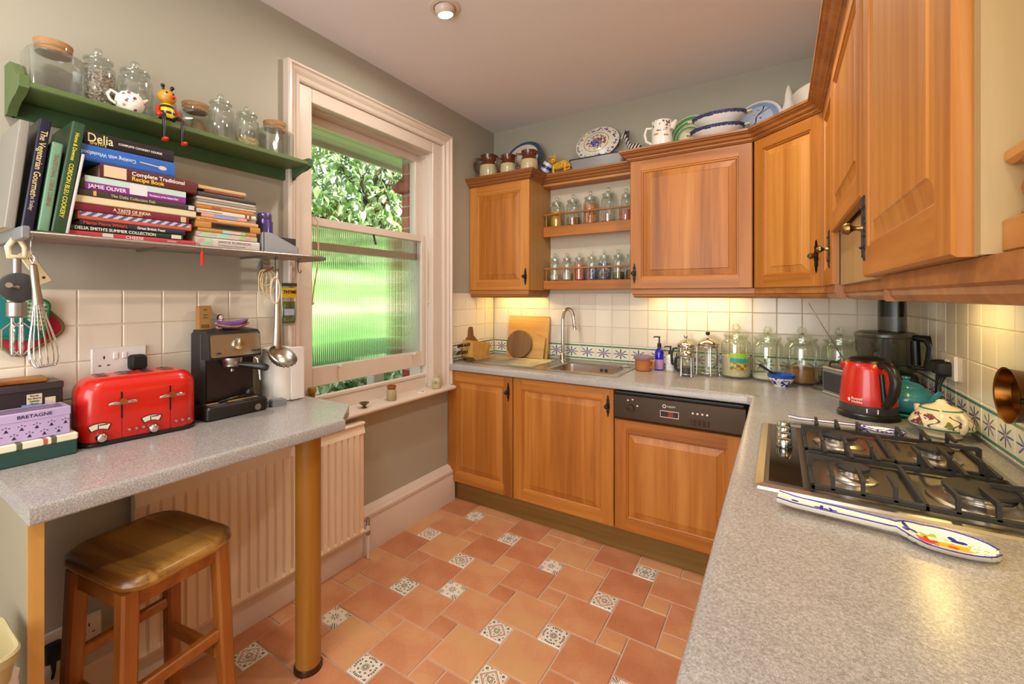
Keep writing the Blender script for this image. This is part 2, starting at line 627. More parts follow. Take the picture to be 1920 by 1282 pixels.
def decor_tile(kind):
    t = MT('decorated_floor_tile_%d' % kind, 0.3)
    x, y, z = t.xyz()
    u, w = x / 0.048, y / 0.048
    rr = (u * u + w * w).sqrt(); th = w.atan2(u)
    c4 = (th * 4).cos(); c8 = (th * 8).cos()
    green, brown, base = '#5E6E58', '#8C5A3E', '#E4DACA'
    speck = t.noise(90, 2) > 0.47
    if kind == 0:      # brown square medallion
        d = u.abs().max(w.abs())
        d1 = u.abs() + w.abs()
        ring = ((d1 - 0.86).abs() < 0.045).max((d1 - 0.74).abs() < 0.02)
        inner = (d1 < 0.7) * ((d1 * 24 + c4 * 3).sin() > 0.1)
        corner = (d1 > 1.1) * (d < 0.92) * ((th * 16).cos() > -0.2) * (rr < 1.2) * ((rr * 20).sin() > -0.5)
        c = t.mix((inner * speck).max(ring), base, brown)
        c = t.mix(corner, c, green)
        c = t.mix((d1 < 0.3) * (d1 > 0.16), c, '#7C8670')
    elif kind == 1:    # flower in a broken ring
        ring = ((rr - 0.86).abs() < 0.09) * (c4 > -0.55) * ((th * 28).cos() > -0.6)
        petals = (rr < c8.abs() * 0.34 + 0.04) * (rr > 0.08)
        outer = ((rr - 0.55).abs() < 0.07) * (c8 > 0.25)
        corner = (rr > 1.08) * (u.abs().max(w.abs()) < 0.92) * speck
        c = t.mix(ring.max(petals).max(outer), base, '#566252')
        c = t.mix(corner, c, green)
    else:              # eight-petal star with corner sprigs
        petals = (rr < (th * 4).cos().abs().pow(2) * 0.42 + 0.02) * (rr > 0.1)
        dd = ((u.abs() - 0.78) * (u.abs() - 0.78) + (w.abs() - 0.78) * (w.abs() - 0.78)).sqrt()
        sprig = (dd < 0.3) * ((th * 36).cos() > 0.0)
        mid = ((u.abs() - 0.75).abs() < 0.09) * (w.abs() < 0.08)
        mid2 = ((w.abs() - 0.75).abs() < 0.09) * (u.abs() < 0.08)
        c = t.mix(petals.max(sprig), base, '#566252')
        c = t.mix(mid.max(mid2), c, '#9C8A60')
    t.color(c)
    return t.mat
M['decor'] = [decor_tile(k) for k in range(3)]

# reeded glass: vertical flutes bend what lies behind it sideways
m = bpy.data.materials.new('reeded_glass'); m.use_nodes = True
nt = m.node_tree; nt.nodes.clear()
out = nt.nodes.new('ShaderNodeOutputMaterial')
refr = nt.nodes.new('ShaderNodeBsdfRefraction'); refr.inputs['IOR'].default_value = 1.3; refr.inputs['Roughness'].default_value = 0.02
refr.inputs['Color'].default_value = (0.96, 0.98, 0.96, 1)
gl = nt.nodes.new('ShaderNodeBsdfGlossy'); gl.inputs['Roughness'].default_value = 0.08
mx = nt.nodes.new('ShaderNodeMixShader'); mx.inputs[0].default_value = 0.05
nt.links.new(refr.outputs[0], mx.inputs[1]); nt.links.new(gl.outputs[0], mx.inputs[2]); nt.links.new(mx.outputs[0], out.inputs['Surface'])
M['reeded'] = m

# brick
t = MT('red_brick', 0.85)
r = t.rnd(); n = t.noise(30, 4)
t.color(t.ramp(r * 0.5 + n * 0.5, [(0.2, '#8A3C30'), (0.5, '#A8503E'), (0.8, '#BE6A54')])); t.bump(n, 0.4, 0.004)
M['brick'] = t.mat
M['brick_mortar'] = pm('brick_mortar', '#C8BCAC', 0.9)

# foliage and grass
t = MT('tree_leaf', 0.45)
r = t.white((t.xyz()[0] * 7 + t.xyz()[2] * 5).floor()); n = t.noise(3, 2)
t.color(t.ramp(r * 0.4 + n * 0.6, [(0.25, '#4C702E'), (0.48, '#8CAE64'), (0.7, '#DCE2C4')]))
t.b.inputs['Transmission Weight'].default_value = 0.0
M['leaf'] = t.mat
t = MT('lawn_grass', 0.8)
n = t.noise(1.0, 4, t.mapped((1.2, 0.5, 2.2))); n2 = t.noise(14, 3)
t.color(t.ramp(n * 0.8 + n2 * 0.25, [(0.36, '#254C18'), (0.47, '#3E6624'), (0.56, '#587840'), (0.68, '#8C9870')]))
M['lawn'] = t.mat
M['bark'] = pm('bark', '#5A4A3A', 0.9, var=0.2, vs=20)
M['soffit'] = pm('soffit_paint', '#E6E8CC', 0.6)
M['render_wall'] = pm('outside_render', '#C8B8A8', 0.9)

# ------------------------------------------------------------------ the room
W, H, RY = 2.404, 2.64, -4.6
PT = 0.1154                                     # tile pitch


def sweep(mb, path, prof, mi=0, caps=True):
    """prof: (d, z); d is measured to the right of the walking direction, mitred at the corners."""
    P2 = [Vector(p) for p in path]
    rings = []
    for i, p in enumerate(P2):
        d0 = (P2[i] - P2[i - 1]).normalized() if i else None
        d1 = (P2[i + 1] - P2[i]).normalized() if i < len(P2) - 1 else None
        a, b = d0 or d1, d1 or d0
        n0, n1 = Vector((a.y, -a.x)), Vector((b.y, -b.x))
        m = (n0 + n1)
        m = m / max(0.2, m.dot(n0))
        rings.append([(p.x + m.x * d, p.y + m.y * d, z) for d, z in prof])
    mb.loft(rings, mi, None, caps, caps)
    return mb


# floor: grout bed and each tile of the hopscotch pattern
floor = struct(MB().box(-0.02, W + 0.02, RY, 0.02, -0.1, -0.004).obj('floor', M['floor_grout']))
TA, TB, G = 0.206, 0.103, 0.0055
tile_big = MB().box(-(TA - G) / 2, (TA - G) / 2, -(TA - G) / 2, (TA - G) / 2, -0.006, 0.0, c=0.0028).mesh('tile', M['floor_tile'])
tile_small = MB().box(-(TB - G) / 2, (TB - G) / 2, -(TB - G) / 2, (TB - G) / 2, -0.006, 0.0, c=0.0028).mesh('tile', M['floor_tile'])
tile_dec = [MB().box(-(TB - G) / 2, (TB - G) / 2, -(TB - G) / 2, (TB - G) / 2, -0.006, 0.0005, c=0.0025).mesh('tile', m) for m in M['decor']]
DEC = {(0, 0): 2, (-1, -1): 0, (1, -1): 1, (1, 1): 1, (2, 1): 2, (2, 2): 0, (1, 3): 0, (2, 4): 2, (3, 3): 1, (4, 2): 2, (5, 1): 0, (6, 2): 1, (3, 0): 0, (4, 0): 1}
PLAIN = {(0, 2), (2, 0), (3, 1), (6, 0), (5, 3)}
FX0, FX1, FY0, FY1 = 0.0, 1.86, -3.1, -0.5
rt = random.Random(3)


def floor_tile(me, cx, cy, half):
    if cx + half < FX0 + 0.012 or cx - half > FX1 or cy + half < FY0 or cy - half > FY1:
        return
    o = bpy.data.objects.new('tile', me)
    COL.objects.link(o)
    o.parent = floor
    o.location = (cx, cy, rt.uniform(-0.0007, 0.0007))
    if half > 0.09:
        x0, x1, y1 = max(cx - half, FX0), cx + half, min(cy + half, -0.45)
        if x0 > cx - half:                                     # cut at the wall
            o.scale.x = (x1 - x0) / (2 * half)
            o.location.x = (x0 + x1) / 2
        o.rotation_euler = (0, 0, rt.choice((0, PI)))
    elif cx - half < FX0:
        x1 = cx + half
        o.scale.x = max(0.05, (x1 - FX0) / (2 * half)); o.location.x = (x1 + FX0) / 2


for i in range(-9, 16):
    for j in range(-9, 14):
        cx, cy = 0.293 + 2 * TB * i - TB * j, -1.702 + TB * i + 2 * TB * j
        if (i, j) in DEC:
            me = tile_dec[DEC[i, j]]
        elif (i, j) in PLAIN or (i + j) % 2:
            me = tile_small
        else:
            me = tile_dec[(i * 7 + j * 3) % 3]
        floor_tile(me, cx, cy, TB / 2)
        floor_tile(tile_big, cx - TB / 2 - TA / 2, cy - TB / 2 + TA / 2, TA / 2)

ceiling = struct(MB().box(-0.2, W + 0.2, RY - 0.2, 0.2, H, H + 0.2).obj('ceiling', M['ceiling']))
wall_back = struct(MB().box(-0.34, W + 0.2, 0.0, 0.2, -0.1, H).obj('wall_back', M['wall']))
wall_right = struct(MB().box(W, W + 0.2, RY, 0.0, -0.1, H).obj('wall_right', M['wall']))
# the window wall with its opening
HY0, HY1, HZ0, HZ1 = -1.69, -0.645, 0.74, 2.36
wl = MB()
wl.box(-0.34, 0, RY, HY0, -0.1, H).box(-0.34, 0, HY1, 0.0, -0.1, H).box(-0.34, 0, HY0, HY1, -0.1, HZ0).box(-0.34, 0, HY0, HY1, HZ1, H)
wall_left = struct(wl.obj('wall_left', M['wall']))
# end wall behind the camera; its unseen window is invented to frame the fill lamp
wr = MB()
wr.box(-0.34, 0.2, RY - 0.2, RY, -0.1, H).box(2.2, W + 0.2, RY - 0.2, RY, -0.1, H).box(0.2, 2.2, RY - 0.2, RY, -0.1, 0.5).box(0.2, 2.2, RY - 0.2, RY, 2.35, H)
wall_rear = struct(wr.obj('wall_rear', M['wall']))
added_window = thing('added_window', None, None, (0.2, RY - 0.05, 0.5)); struct(added_window)
fr = MB()
for a, b in ((0, 0.06), (0.97, 1.03), (1.94, 2.0)):
    fr.box(a, b, -0.03, 0.03, 0, 1.85)
fr.box(0, 2, -0.03, 0.03, 0, 0.06).box(0, 2, -0.03, 0.03, 1.79, 1.85)
fr.obj('window_frame', M['gloss_white'], added_window)
MB().box(0.06, 1.94, -0.004, 0.004, 0.06, 1.79).obj('pane', M['pane'], added_window)

# ------------------------------------------------------------------ wall tiles
def tile_mesh(w, h, m, pillow=True):
    a, b, tck = w / 2, h / 2, 0.0065
    return MB().box(-a, a, -tck, 0.0, -b, b, c=0.002).mesh('tile', m)


tm = tile_mesh(PT - 0.0035, PT - 0.0035, M['tile'])
bt = tile_mesh(PT - 0.0035, PT - 0.0035, M['border_tile'])
ZT = [0.9235 + PT * k for k in range(5)]        # horizontal joints


def tile_run(wall, origin, rz, s0, s1, start, z_bottom, border, rows=range(4)):
    """tiles on the plane through origin; s runs along local x; a tile's front faces local -y"""
    c, s_ = math.cos(rz), math.sin(rz)
    g = MB().box(s0, s1, -0.0035, 0.0, max(z_bottom, ZT[0]) - (0.0 if border else 0.1), ZT[4])
    go = g.obj('grout', M['mortar'], wall, loc=origin, rot=(0, 0, rz))
    k = math.floor((s0 - start) / PT) - 1
    while start + k * PT < s1 - 0.004:
        a, b = max(s0, start + k * PT), min(s1, start + (k + 1) * PT)
        k += 1
        if b - a < 0.012:
            continue
        for q in rows:
            me = bt if (border and q == 0) else tm
            o = bpy.data.objects.new('tile', me)
            COL.objects.link(o)
            o.parent = wall
            m = (a + b) / 2
            o.location = (origin[0] + c * m, origin[1] + s_ * m, ZT[0] + (q + 0.5) * PT)
            o.rotation_euler = (rt.uniform(-.004, .004), 0, rz + rt.uniform(-.006, .006))
            o.scale.x = (b - a - 0.0035) / (PT - 0.0035)


tile_run(wall_back, (0, 0, 0), 0, 0.006, W - 0.006, 0.0196, 0.91, True)
tile_run(wall_right, (W, 0, 0), -PI / 2, 0.006, 2.72, 0.0286, 0.91, True)
tile_run(wall_left, (0, 0, 0), PI / 2, -0.57, -0.006, -0.016, 0.91, True)
tile_run(wall_left, (0, 0, 0), PI / 2, -2.64, -1.76, -2.455, 0.91, False)

# ------------------------------------------------------------------ skirting
bp_ = [(0.0, 0.0), (0.05, 0.0), (0.05, 0.165), (0.046, 0.172), (0.046, 0.178), (0.05, 0.186), (0.047, 0.2), (0.036, 0.207), (0.03, 0.218), (0.018, 0.228), (0.0, 0.232)]
bb = MB(); sweep(bb, [(0, -0.56), (0, RY)][::-1], [(d, z) for d, z in bp_])
baseboard_left = struct(bb.obj('baseboard_left', M['gloss_white'], smooth=40))

# ------------------------------------------------------------------ sash window
window_1 = thing('window_1', None, None, (0, 0, 0)); struct(window_1)
# architrave, mitred frame with a moulded face; profile runs from the outer edge (0) to the inner edge (0.072)
prof = [(0.0, 0.0), (0.0, 0.04), (0.006, 0.046), (0.014, 0.046), (0.018, 0.036), (0.026, 0.032), (0.032, 0.036), (0.04, 0.030), (0.046, 0.022), (0.05, 0.026), (0.066, 0.022), (0.072, 0.016), (0.072, 0.0)]
O0, O1, OT, OB = -1.757, -0.572, 2.432, 0.776
rings = []
for (yy, zz, sy, sz) in ((O0, OB, 1, 0), (O0, OT, 1, -1), (O1, OT, -1, -1), (O1, OB, -1, 0)):
    rings.append([(x, yy + sy * d, zz + sz * d) for d, x in prof])
MB().loft(rings).obj('architrave', M['gloss_white'], window_1, smooth=25)
cs = MB()
cs.box(-0.05, 0.004, HY0, -1.612, 0.776, 2.36, c=0.003).box(-0.05, 0.004, -0.732, HY1, 0.776, 2.36, c=0.003).box(-0.05, 0.004, -1.612, -0.732, 2.29, 2.36, c=0.003)
cs.box(-0.2, -0.05, -1.645, -1.612, 0.8, 2.33).box(-0.2, -0.05, -0.732, -0.7, 0.8, 2.33).box(-0.2, -0.05, -1.612, -0.732, 2.285, 2.33)
cs.box(-0.104, -0.096, -1.612, -1.602, 0.86, 2.285).box(-0.104, -0.096, -0.742, -0.732, 0.86, 2.285)   # parting bead
cs.box(-0.05, -0.036, -1.612, -1.6, 0.8, 2.285).box(-0.05, -0.036, -0.744, -0.732, 0.8, 2.285)
cs.obj('box_frame', M['gloss_white'], window_1)


def sash(name, x0, x1, z0, z1, top, bot, st, glass):
    y0, y1 = -1.611, -0.733
    mb = MB()
    mb.box(x0, x1, y0, y0 + st, z0, z1, c=0.003).box(x0, x1, y1 - st, y1, z0, z1, c=0.003)
    mb.box(x0, x1, y0 + st, y1 - st, z1 - top, z1, c=0.003).box(x0, x1, y0 + st, y1 - st, z0, z0 + bot, c=0.003)
    o = mb.obj(name, M['gloss_white'], window_1)
    xm = (x0 + x1) / 2
    if glass == 'clear':
        MB().box(xm - 0.002, xm + 0.002, y0 + st, y1 - st, z0 + bot, z1 - top).obj('pane', M['pane'], o)
    else:
        n, a, b = 66, y0 + st, y1 - st
        f = MB()
        pts = []
        for k in range(n * 6 + 1):
            y = a + (b - a) * k / (n * 6)
            pts.append((xm + 0.002 + 0.0022 * abs(math.sin(PI * k / 6)), y))
        ring = pts + [(xm - 0.002, b), (xm - 0.002, a)]
        f.prism(ring[::-1], z0 + bot, z1 - top)
        f.obj('pane', M['reeded'], o, smooth=50)
    return o


up = sash('upper_sash', -0.145, -0.106, 1.60, 2.285, 0.045, 0.042, 0.045, 'clear')
lo = sash('lower_sash', -0.095, -0.054, 0.915, 1.757, 0.042, 0.095, 0.042, 'reeded')
for yy in (-1.42, -0.86):
    k = MB(); k.lathe([(0.004, 0), (0.004, 0.014), (0.011, 0.02), (0.009, 0.027), (0.001, 0.029)], 10, 0, Matrix.Translation((-0.054, yy, 1.0)) @ Matrix.Rotation(PI / 2, 4, 'Y'))
    k.obj('sash_knob', M['gloss_white'], lo, smooth=40)
MB().box(-0.12, -0.09, -1.185, -1.15, 1.757, 1.772, c=0.003).tube([(-0.1, -1.165, 1.745), (-0.075, -1.165, 1.735), (-0.06, -1.165, 1.69), (-0.05, -1.165, 1.66)], 0.006, 8).obj('sash_fastener', M['pewter'], lo)
for pts in ([(-0.048, -1.6, 1.73), (-0.03, -1.585, 1.76), (-0.025, -1.56, 1.73), (-0.028, -1.555, 1.6), (-0.03, -1.56, 1.5), (-0.035, -1.575, 1.4), (-0.04, -1.58, 1.33)],
            [(-0.048, -0.738, 1.7), (-0.03, -0.742, 1.62), (-0.032, -0.74, 1.45), (-0.034, -0.738, 1.36), (-0.036, -0.735, 1.32)]):
    MB().tube(pts, 0.0035, 6).ball(pts[-1], 0.009, 8, 6).obj('sash_cord', M['string'], window_1, smooth=60)
sl = MB()
sp = [(-0.05, 0.752), (0.085, 0.752), (0.092, 0.757), (0.094, 0.765), (0.09, 0.773), (0.082, 0.777), (-0.05, 0.777)]
sl.loft([[(x, y, z) for x, z in sp] for y in (-1.79, -0.602)])
sl.box(-0.08, -0.05, -1.645, -0.70, 0.752, 0.845, c=0.004)
sl.loft([[(-0.05, y, 0.752), (-0.38, y, 0.73), (-0.38, y, 0.758), (-0.08, y, 0.79)] for y in (-1.69, -0.65)])
sl.loft([[(x, y, z) for x, z in ((-0.05, 0.845), (-0.08, 0.845), (-0.08, 0.862), (-0.06, 0.868), (-0.044, 0.862), (-0.044, 0.85))] for y in (-1.645, -0.7)])
sl.obj('window_sill', M['gloss_white'], window_1, smooth=30)

# ------------------------------------------------------------------ outside
lawn_mb = MB()
nx, ny = 26, 30
for i in range(nx + 1):
    for j in range(ny + 1):
        x, y = -0.34 - 11 * (i / nx) ** 1.4, -5 + 17 * j / ny
        z = 0.25 + max(0, -x - 1.2) * 0.52 + 0.05 * math.sin(x * 3 + y) + 0.06 * math.sin(y * 1.7)
        lawn_mb.v.append((x, y, min(z, 4.2)))
for i in range(nx):
    for j in range(ny):
        a = i * (ny + 1) + j
        lawn_mb.f.append((a, a + ny + 1, a + ny + 2, a + 1)); lawn_mb.m.append(0)
struct(lawn_mb.obj('lawn', M['lawn'], smooth=80))
pier = struct(MB().box(-0.345, -0.2, -0.642, -0.3, 0.2, 2.36).box(-0.36, -0.34, -0.642, -0.3, 0.2, 2.36).obj('wall_outer', M['brick_mortar']))
bk = MB().box(-0.072, 0.072, 0, 0.1, 0, 0.066, c=0.003).mesh('brick', M['brick'])
bk2 = MB().box(-0.034, 0.034, 0, 0.1, 0, 0.066, c=0.003).mesh('brick', M['brick'])
z, q = 0.25, 0
while z < 2.3:
    for me, x in ((bk, -0.282),) if q % 2 else ((bk2, -0.32), (bk2, -0.243)):
        o = bpy.data.objects.new('brick', me); COL.objects.link(o); o.parent = pier
        o.location = (x, -0.648, z)
    z += 0.076; q += 1
cb = MB()
cb.loft([[(x0, y, 2.085), (-0.20, y, 2.085), (-0.20, y, 2.175), (x0 + 0.02, y, 2.165), (x1, y, 2.135), (x1, y, 2.115)] for y, x0, x1 in ((-0.69, -0.37, -0.41), (-0.45, -0.37, -0.41))])
cb.obj('brick', M['brick'], pier)
sf = struct(MB().box(-0.62, -0.6, -5, 3, 2.325, 2.46, c=0.004).box(-0.7, -0.34, -5, 3, 2.46, 2.5).obj('trim_1', M['gloss_white']))
for k in range(3):
    MB().box(-0.6 + k * 0.087, -0.6 + k * 0.087 + 0.082, -5, 3, 2.36, 2.376, c=0.003).obj('soffit_board', M['soffit'], sf)


def leaf_mesh(l, w):
    mb = MB()
    mb.add([(0, 0, 0), (l * .3, w, .012), (l * .7, w * .8, 0), (l, 0, -.02), (l * .7, -w * .8, 0), (l * .3, -w, .012), (l * .35, 0, -.012), (l * .7, 0, -.012)],
           [(0, 6, 1), (1, 6, 7, 2), (2, 7, 3), (0, 5, 6), (5, 4, 7, 6), (4, 3, 7)])
    return mb


def foliage(name, label, cat, centre, rad, n, l, w, seed, n_leaf=0, trunk=True):
    rg = random.Random(seed)
    t_ = thing(name, label, cat, centre)
    base = leaf_mesh(l, w)
    mass = MB()
    lm = base.mesh('leaf', M['leaf'])
    for k in range(n):
        while True:
            p = Vector((rg.uniform(-1, 1), rg.uniform(-1, 1), rg.uniform(-1, 1)))
            if 0.45 < p.length < 1: break
        nearside = p.x > 0.25
        q = Vector((p.x * rad[0], p.y * rad[1], p.z * rad[2] + rad[2]))
        rot = (rg.uniform(-.9, .9), rg.uniform(0.0, 1.3), rg.uniform(0, 2 * PI))
        sc_ = rg.uniform(0.6, 1.25)
        if nearside and n_leaf > 0:
            n_leaf -= 1
            o = bpy.data.objects.new('leaf', lm); COL.objects.link(o); o.parent = t_
            o.location = q; o.rotation_euler = rot; o.scale = (sc_,) * 3
        else:
            mt = Matrix.Translation(q) @ Matrix.Rotation(rot[2], 4, 'Z') @ Matrix.Rotation(rot[1], 4, 'Y') @ Matrix.Rotation(rot[0], 4, 'X') @ Matrix.Scale(sc_, 4)
            mass.add(base.v, base.f, 0, mt)
    m_ = mass.obj('foliage', M['leaf'], t_); m_['kind'] = 'stuff'
    if trunk:
        tr = MB()
        tr.tube([(0, 0, -0.8), (0.05, 0.05, rad[2] * 0.5), (0, 0.1, rad[2])], [0.12, 0.09, 0.05], 8)
        for k in range(6):
            a = k * 1.05
            tr.tube([(0, 0.05, rad[2] * 0.5), (rad[0] * .4 * math.cos(a), rad[1] * .4 * math.sin(a), rad[2] * 1.1), (rad[0] * .8 * math.cos(a), rad[1] * .8 * math.sin(a), rad[2] * 1.4)], [0.05, 0.035, 0.015], 6)
        tr.obj('trunk', M['bark'], t_)
    return t_


foliage('laurel_tree', 'sunlit broad leaved tree seen through the upper pane beside the brick wall', 'tree', (-4.6, 2.9, 2.0), (1.1, 2.3, 1.8), 6500, 0.17, 0.042, 5, 280)
foliage('low_shrub', 'low green shrub outside, seen in the gap under the raised sash', 'shrub', (-0.85, -0.55, 0.08), (0.36, 0.75, 0.37), 2600, 0.07, 0.022, 8, 120, False)
foliage('low_shrub', 'low dark shrub outside, beyond the gap beside the amber bottle', 'shrub', (-0.85, -1.85, 0.08), (0.32, 0.5, 0.36), 1300, 0.07, 0.022, 9, 40, False)
gp = MB().box(-0.04, 0.04, -0.05, 0.05, 0, 0.66, c=0.008).box(-0.05, 0.05, -0.06, 0.06, 0.66, 0.7, c=0.015)
tag(gp.obj('garden_post', M['gloss_white'], loc=(-0.5, -0.76, 0.2)), 'short pinkish post outside, under the raised sash', 'post')

# ------------------------------------------------------------------ cabinets
def door_mesh(mb, w, h, fw=0.062, t=0.02):
    """frame of a raised-panel door: x 0..w, z 0..h, front at y=0 (facing -y). mats: 0 upright grain, 1 cross grain"""
    e = 0.004
    def rect(i, y):
        return [(i, y, i), (w - i, y, i), (w - i, y, h - i), (i, y, h - i)]
    def ring(i0, y0, i1, y1):
        a, b = rect(i0, y0), rect(i1, y1)
        for k in range(4):
            j = (k + 1) % 4
            mb.add([a[k], a[j], b[j], b[k]], [(0, 1, 2, 3)], 1 if k in (0, 2) else 0)
    mb.add(rect(0, t), [(0, 1, 2, 3)][::-1], 0)
    ring(0, t, 0, e); ring(0, e, e, 0)
    # butt-jointed flat of the frame
    a, b = e, fw
    mb.add([(a, 0, a), (b, 0, a), (b, 0, h - a), (a, 0, h - a)], [(0, 1, 2, 3)], 0)
    mb.add([(w - b, 0, a), (w - a, 0, a), (w - a, 0, h - a), (w - b, 0, h - a)], [(0, 1, 2, 3)], 0)
    mb.add([(b, 0, a), (w - b, 0, a), (w - b, 0, b), (b, 0, b)], [(0, 1, 2, 3)], 1)
    mb.add([(b, 0, h - b), (w - b, 0, h - b), (w - b, 0, h - a), (b, 0, h - a)], [(0, 1, 2, 3)], 1)
    ring(fw, 0, fw + 0.002, 0.004); ring(fw + 0.002, 0.004, fw + 0.008, 0.004); ring(fw + 0.008, 0.004, fw + 0.013, 0.010); ring(fw + 0.013, 0.010, fw + 0.016, 0.013)
    return mb


def panel_mesh(mb, w, h, fw=0.062):
    i0, i1, i2 = fw + 0.012, fw + 0.044, fw + 0.047
    def rect(i, y):
        return [(i, y, i), (w - i, y, i), (w - i, y, h - i), (i, y, h - i)]
    for (p, q) in (((i0, 0.0105), (i1, 0.0045)), ((i1, 0.0045), (i2, 0.002))):
        a, b = rect(*p), rect(*q)
        for k in range(4):
            j = (k + 1) % 4
            mb.add([a[k], a[j], b[j], b[k]], [(0, 1, 2, 3)], 0)
    mb.add(rect(i2, 0.002), [(0, 1, 2, 3)], 0)
    mb.add(rect(i0, 0.0145), [(3, 2, 1, 0)], 0)
    a, b = rect(i0, 0.0105), rect(i0, 0.0145)
    for k in range(4):
        j = (k + 1) % 4
        mb.add([a[k], a[j], b[j], b[k]], [(0, 1, 2, 3)], 0)
    return mb


def handle_mesh(l=0.115, w=0.019, kr=0.011):
    mb = MB()
    pts = []
    N = 26
    for k in range(N + 1):
        f = k / N
        wv = w / 2 * (math.sin(PI * f) ** 0.6) * (1.0 + 0.18 * math.sin(f * PI * 11))
        pts.append((max(wv, 0.0015), f * l - l / 2))
    ring = [(x, z) for x, z in pts] + [(-x, z) for x, z in pts[::-1]]
    mb.loft([[(x, y, z) for x, z in ring] for y in (0.0, -0.003)])
    mb.loft([[(x * 0.5, y, z * 0.92) for x, z in ring] for y in (-0.003, -0.006)])
    for s in (-1, 1):
        mb.ball((0, -0.006, s * l * 0.3), 0.004, 8, 6)
    return mb


def knob_mesh(kr=0.012):
    return MB().lathe([(0.007, 0), (0.006, 0.006), (0.0045, 0.01), (0.006, 0.016), (kr, 0.022), (kr, 0.028), (kr * 0.7, 0.034), (0.0005, 0.036)], 14, 0, Matrix.Rotation(PI / 2, 4, 'X'))


HM = handle_mesh().mesh('handle', M['pewter'])
KM = knob_mesh().mesh('knob', M['pewter'], 40)
HMB = handle_mesh(0.14).mesh('handle', M['pewter'])
KMB = knob_mesh(0.013).mesh('knob', M['brass'], 40)


def add_door(cab, w, h, loc=(0, 0, 0), handle=None, fw=0.062, big=False, gap=0.0015):
    d = door_mesh(MB(), w - 2 * gap, h, fw).obj('door', [M['oak_z'], M['oak_x']], cab, loc=(loc[0] + gap, loc[1], loc[2]))
    panel_mesh(MB(), w - 2 * gap, h, fw).obj('panel', M['oak_panel'], d)
    if handle:
        hm = bpy.data.objects.new('handle', HMB if big else HM); COL.objects.link(hm); hm.parent = d; hm.location = (handle[0], 0, handle[1])
        kk = bpy.data.objects.new('knob', KMB if big else KM); COL.objects.link(kk); kk.parent = d; kk.location = (handle[0], -0.004, handle[1])
    return d


def cabinet(name, label, loc, rz, w, h, depth, handle=None, group=None, carc=True, fw=0.062, doors=1, big=False, side_mat='carcass'):
    c = thing(name, label, 'cabinet', loc, rz, group)
    if carc:
        b = MB()
        b.box(0.001, w - 0.001, 0.022, depth, 0.0, h)
        b.obj('carcass', M[side_mat], c)
    add_door(c, w, h, (0, 0, 0), handle, fw, big)
    return c


# base units under the sink worktop (front face y = -0.58, door 0.128 .. 0.868)
BH, BZ, BF = 0.738, 0.129, -0.58
cabinet('base_cabinet', 'narrow oak base cabinet under the draining board, beside the window wall', (0.004, BF, BZ), 0, 0.505, BH, 0.54, (0.474, 0.645), 'oak base cabinets under the sink worktop')
cabinet('base_cabinet', 'wide oak base cabinet below the sink, beside the dishwasher', (0.511, BF, BZ), 0, 0.625, BH, 0.54, (0.592, 0.645), 'oak base cabinets under the sink worktop')
# integrated dishwasher
dw = thing('dishwasher', 'integrated dishwasher with dark control panel and oak door', 'dishwasher', (1.138, BF, BZ))
MB().box(0.002, 0.6, 0.022, 0.55, 0.0, BH - 0.01).obj('body', M['dark_grey'], dw)
add_door(dw, 0.60, 0.583)
t = MT('bronze_panel', 0.3, 0.55); t.color('#463627'); M['bronze'] = t.mat
cp = MB().loft([[(x, -0.004, 0.588), (x, -0.012, 0.6), (x, -0.008, 0.715), (x, 0.0, 0.72), (x, 0.02, 0.72), (x, 0.02, 0.588)] for x in (0.003, 0.61)]).obj('control_panel', M['bronze'], dw)
kn = MB().lathe([(0.02, 0), (0.018, 0.012), (0.001, 0.013)], 20, 0, Matrix.Translation((0.09, -0.0095, 0.653)) @ Matrix.Rotation(PI / 2, 4, 'X'))
kn.obj('programme_knob', M['bronze'], cp, smooth=40)
text('NEFF', 0.012, M['white'], cp, (0.27, -0.0105, 0.684), (R(92), 0, 0), align='LEFT', sx=1.5)
MB().lathe([(0.009, 0), (0.009, 0.001), (0.006, 0.001), (0.006, 0.0)], 16, 0, Matrix.Translation((0.257, -0.0098, 0.685)) @ Matrix.Rotation(PI / 2, 4, 'X'), False, False).obj('emblem', M['white'], cp)
MB().box(0.236, 0.326, -0.0118, -0.009, 0.628, 0.664, c=0.001).obj('display_frame', M['chrome'], cp)
MB().box(0.240, 0.322, -0.0128, -0.009, 0.633, 0.660).obj('display', M['black'], cp)
MB().box(0.276, 0.300, -0.0135, -0.009, 0.634, 0.659).obj('display_light', pm('display_red', '#8A2A20', 0.3), cp)
for k in range(4):
    MB().box(0.38 + k * 0.021, 0.397 + k * 0.021, -0.015, -0.009, 0.61, 0.642, c=0.002).obj('button', M['bronze'], cp)
    MB().box(0.384 + k * 0.021, 0.392 + k * 0.021, -0.0098, -0.0088, 0.662, 0.672).obj('marking', M['white'], cp)
for a, b in ((0.072, 0.688), (0.096, 0.694), (0.12, 0.664), (0.068, 0.64)):
    MB().box(a, a + 0.008, -0.0098, -0.0088, b, b + 0.007).obj('marking', M['white'], cp)
tag(MB().box(0.02, 1.80, -0.54, -0.524, 0.0, 0.127, c=0.002).obj('plinth_board', M['plinth']), 'dark oak plinth board under the base cabinets', 'plinth')
# base units of the hob run; their fronts face the room and are hidden below the worktop from the camera
for k, (y, w) in enumerate(((-0.62, 0.6), (-1.22, 0.6), (-1.82, 0.6))):
    cabinet('base_cabinet', ('oak base cabinet in the corner beside the dishwasher, facing the window', 'oak base cabinet right below the hob', 'oak base cabinet at the near end of the hob worktop')[k],
            (1.794, y, BZ), -PI / 2, w, BH, 0.58, (0.05, 0.645), 'oak base cabinets under the hob worktop')

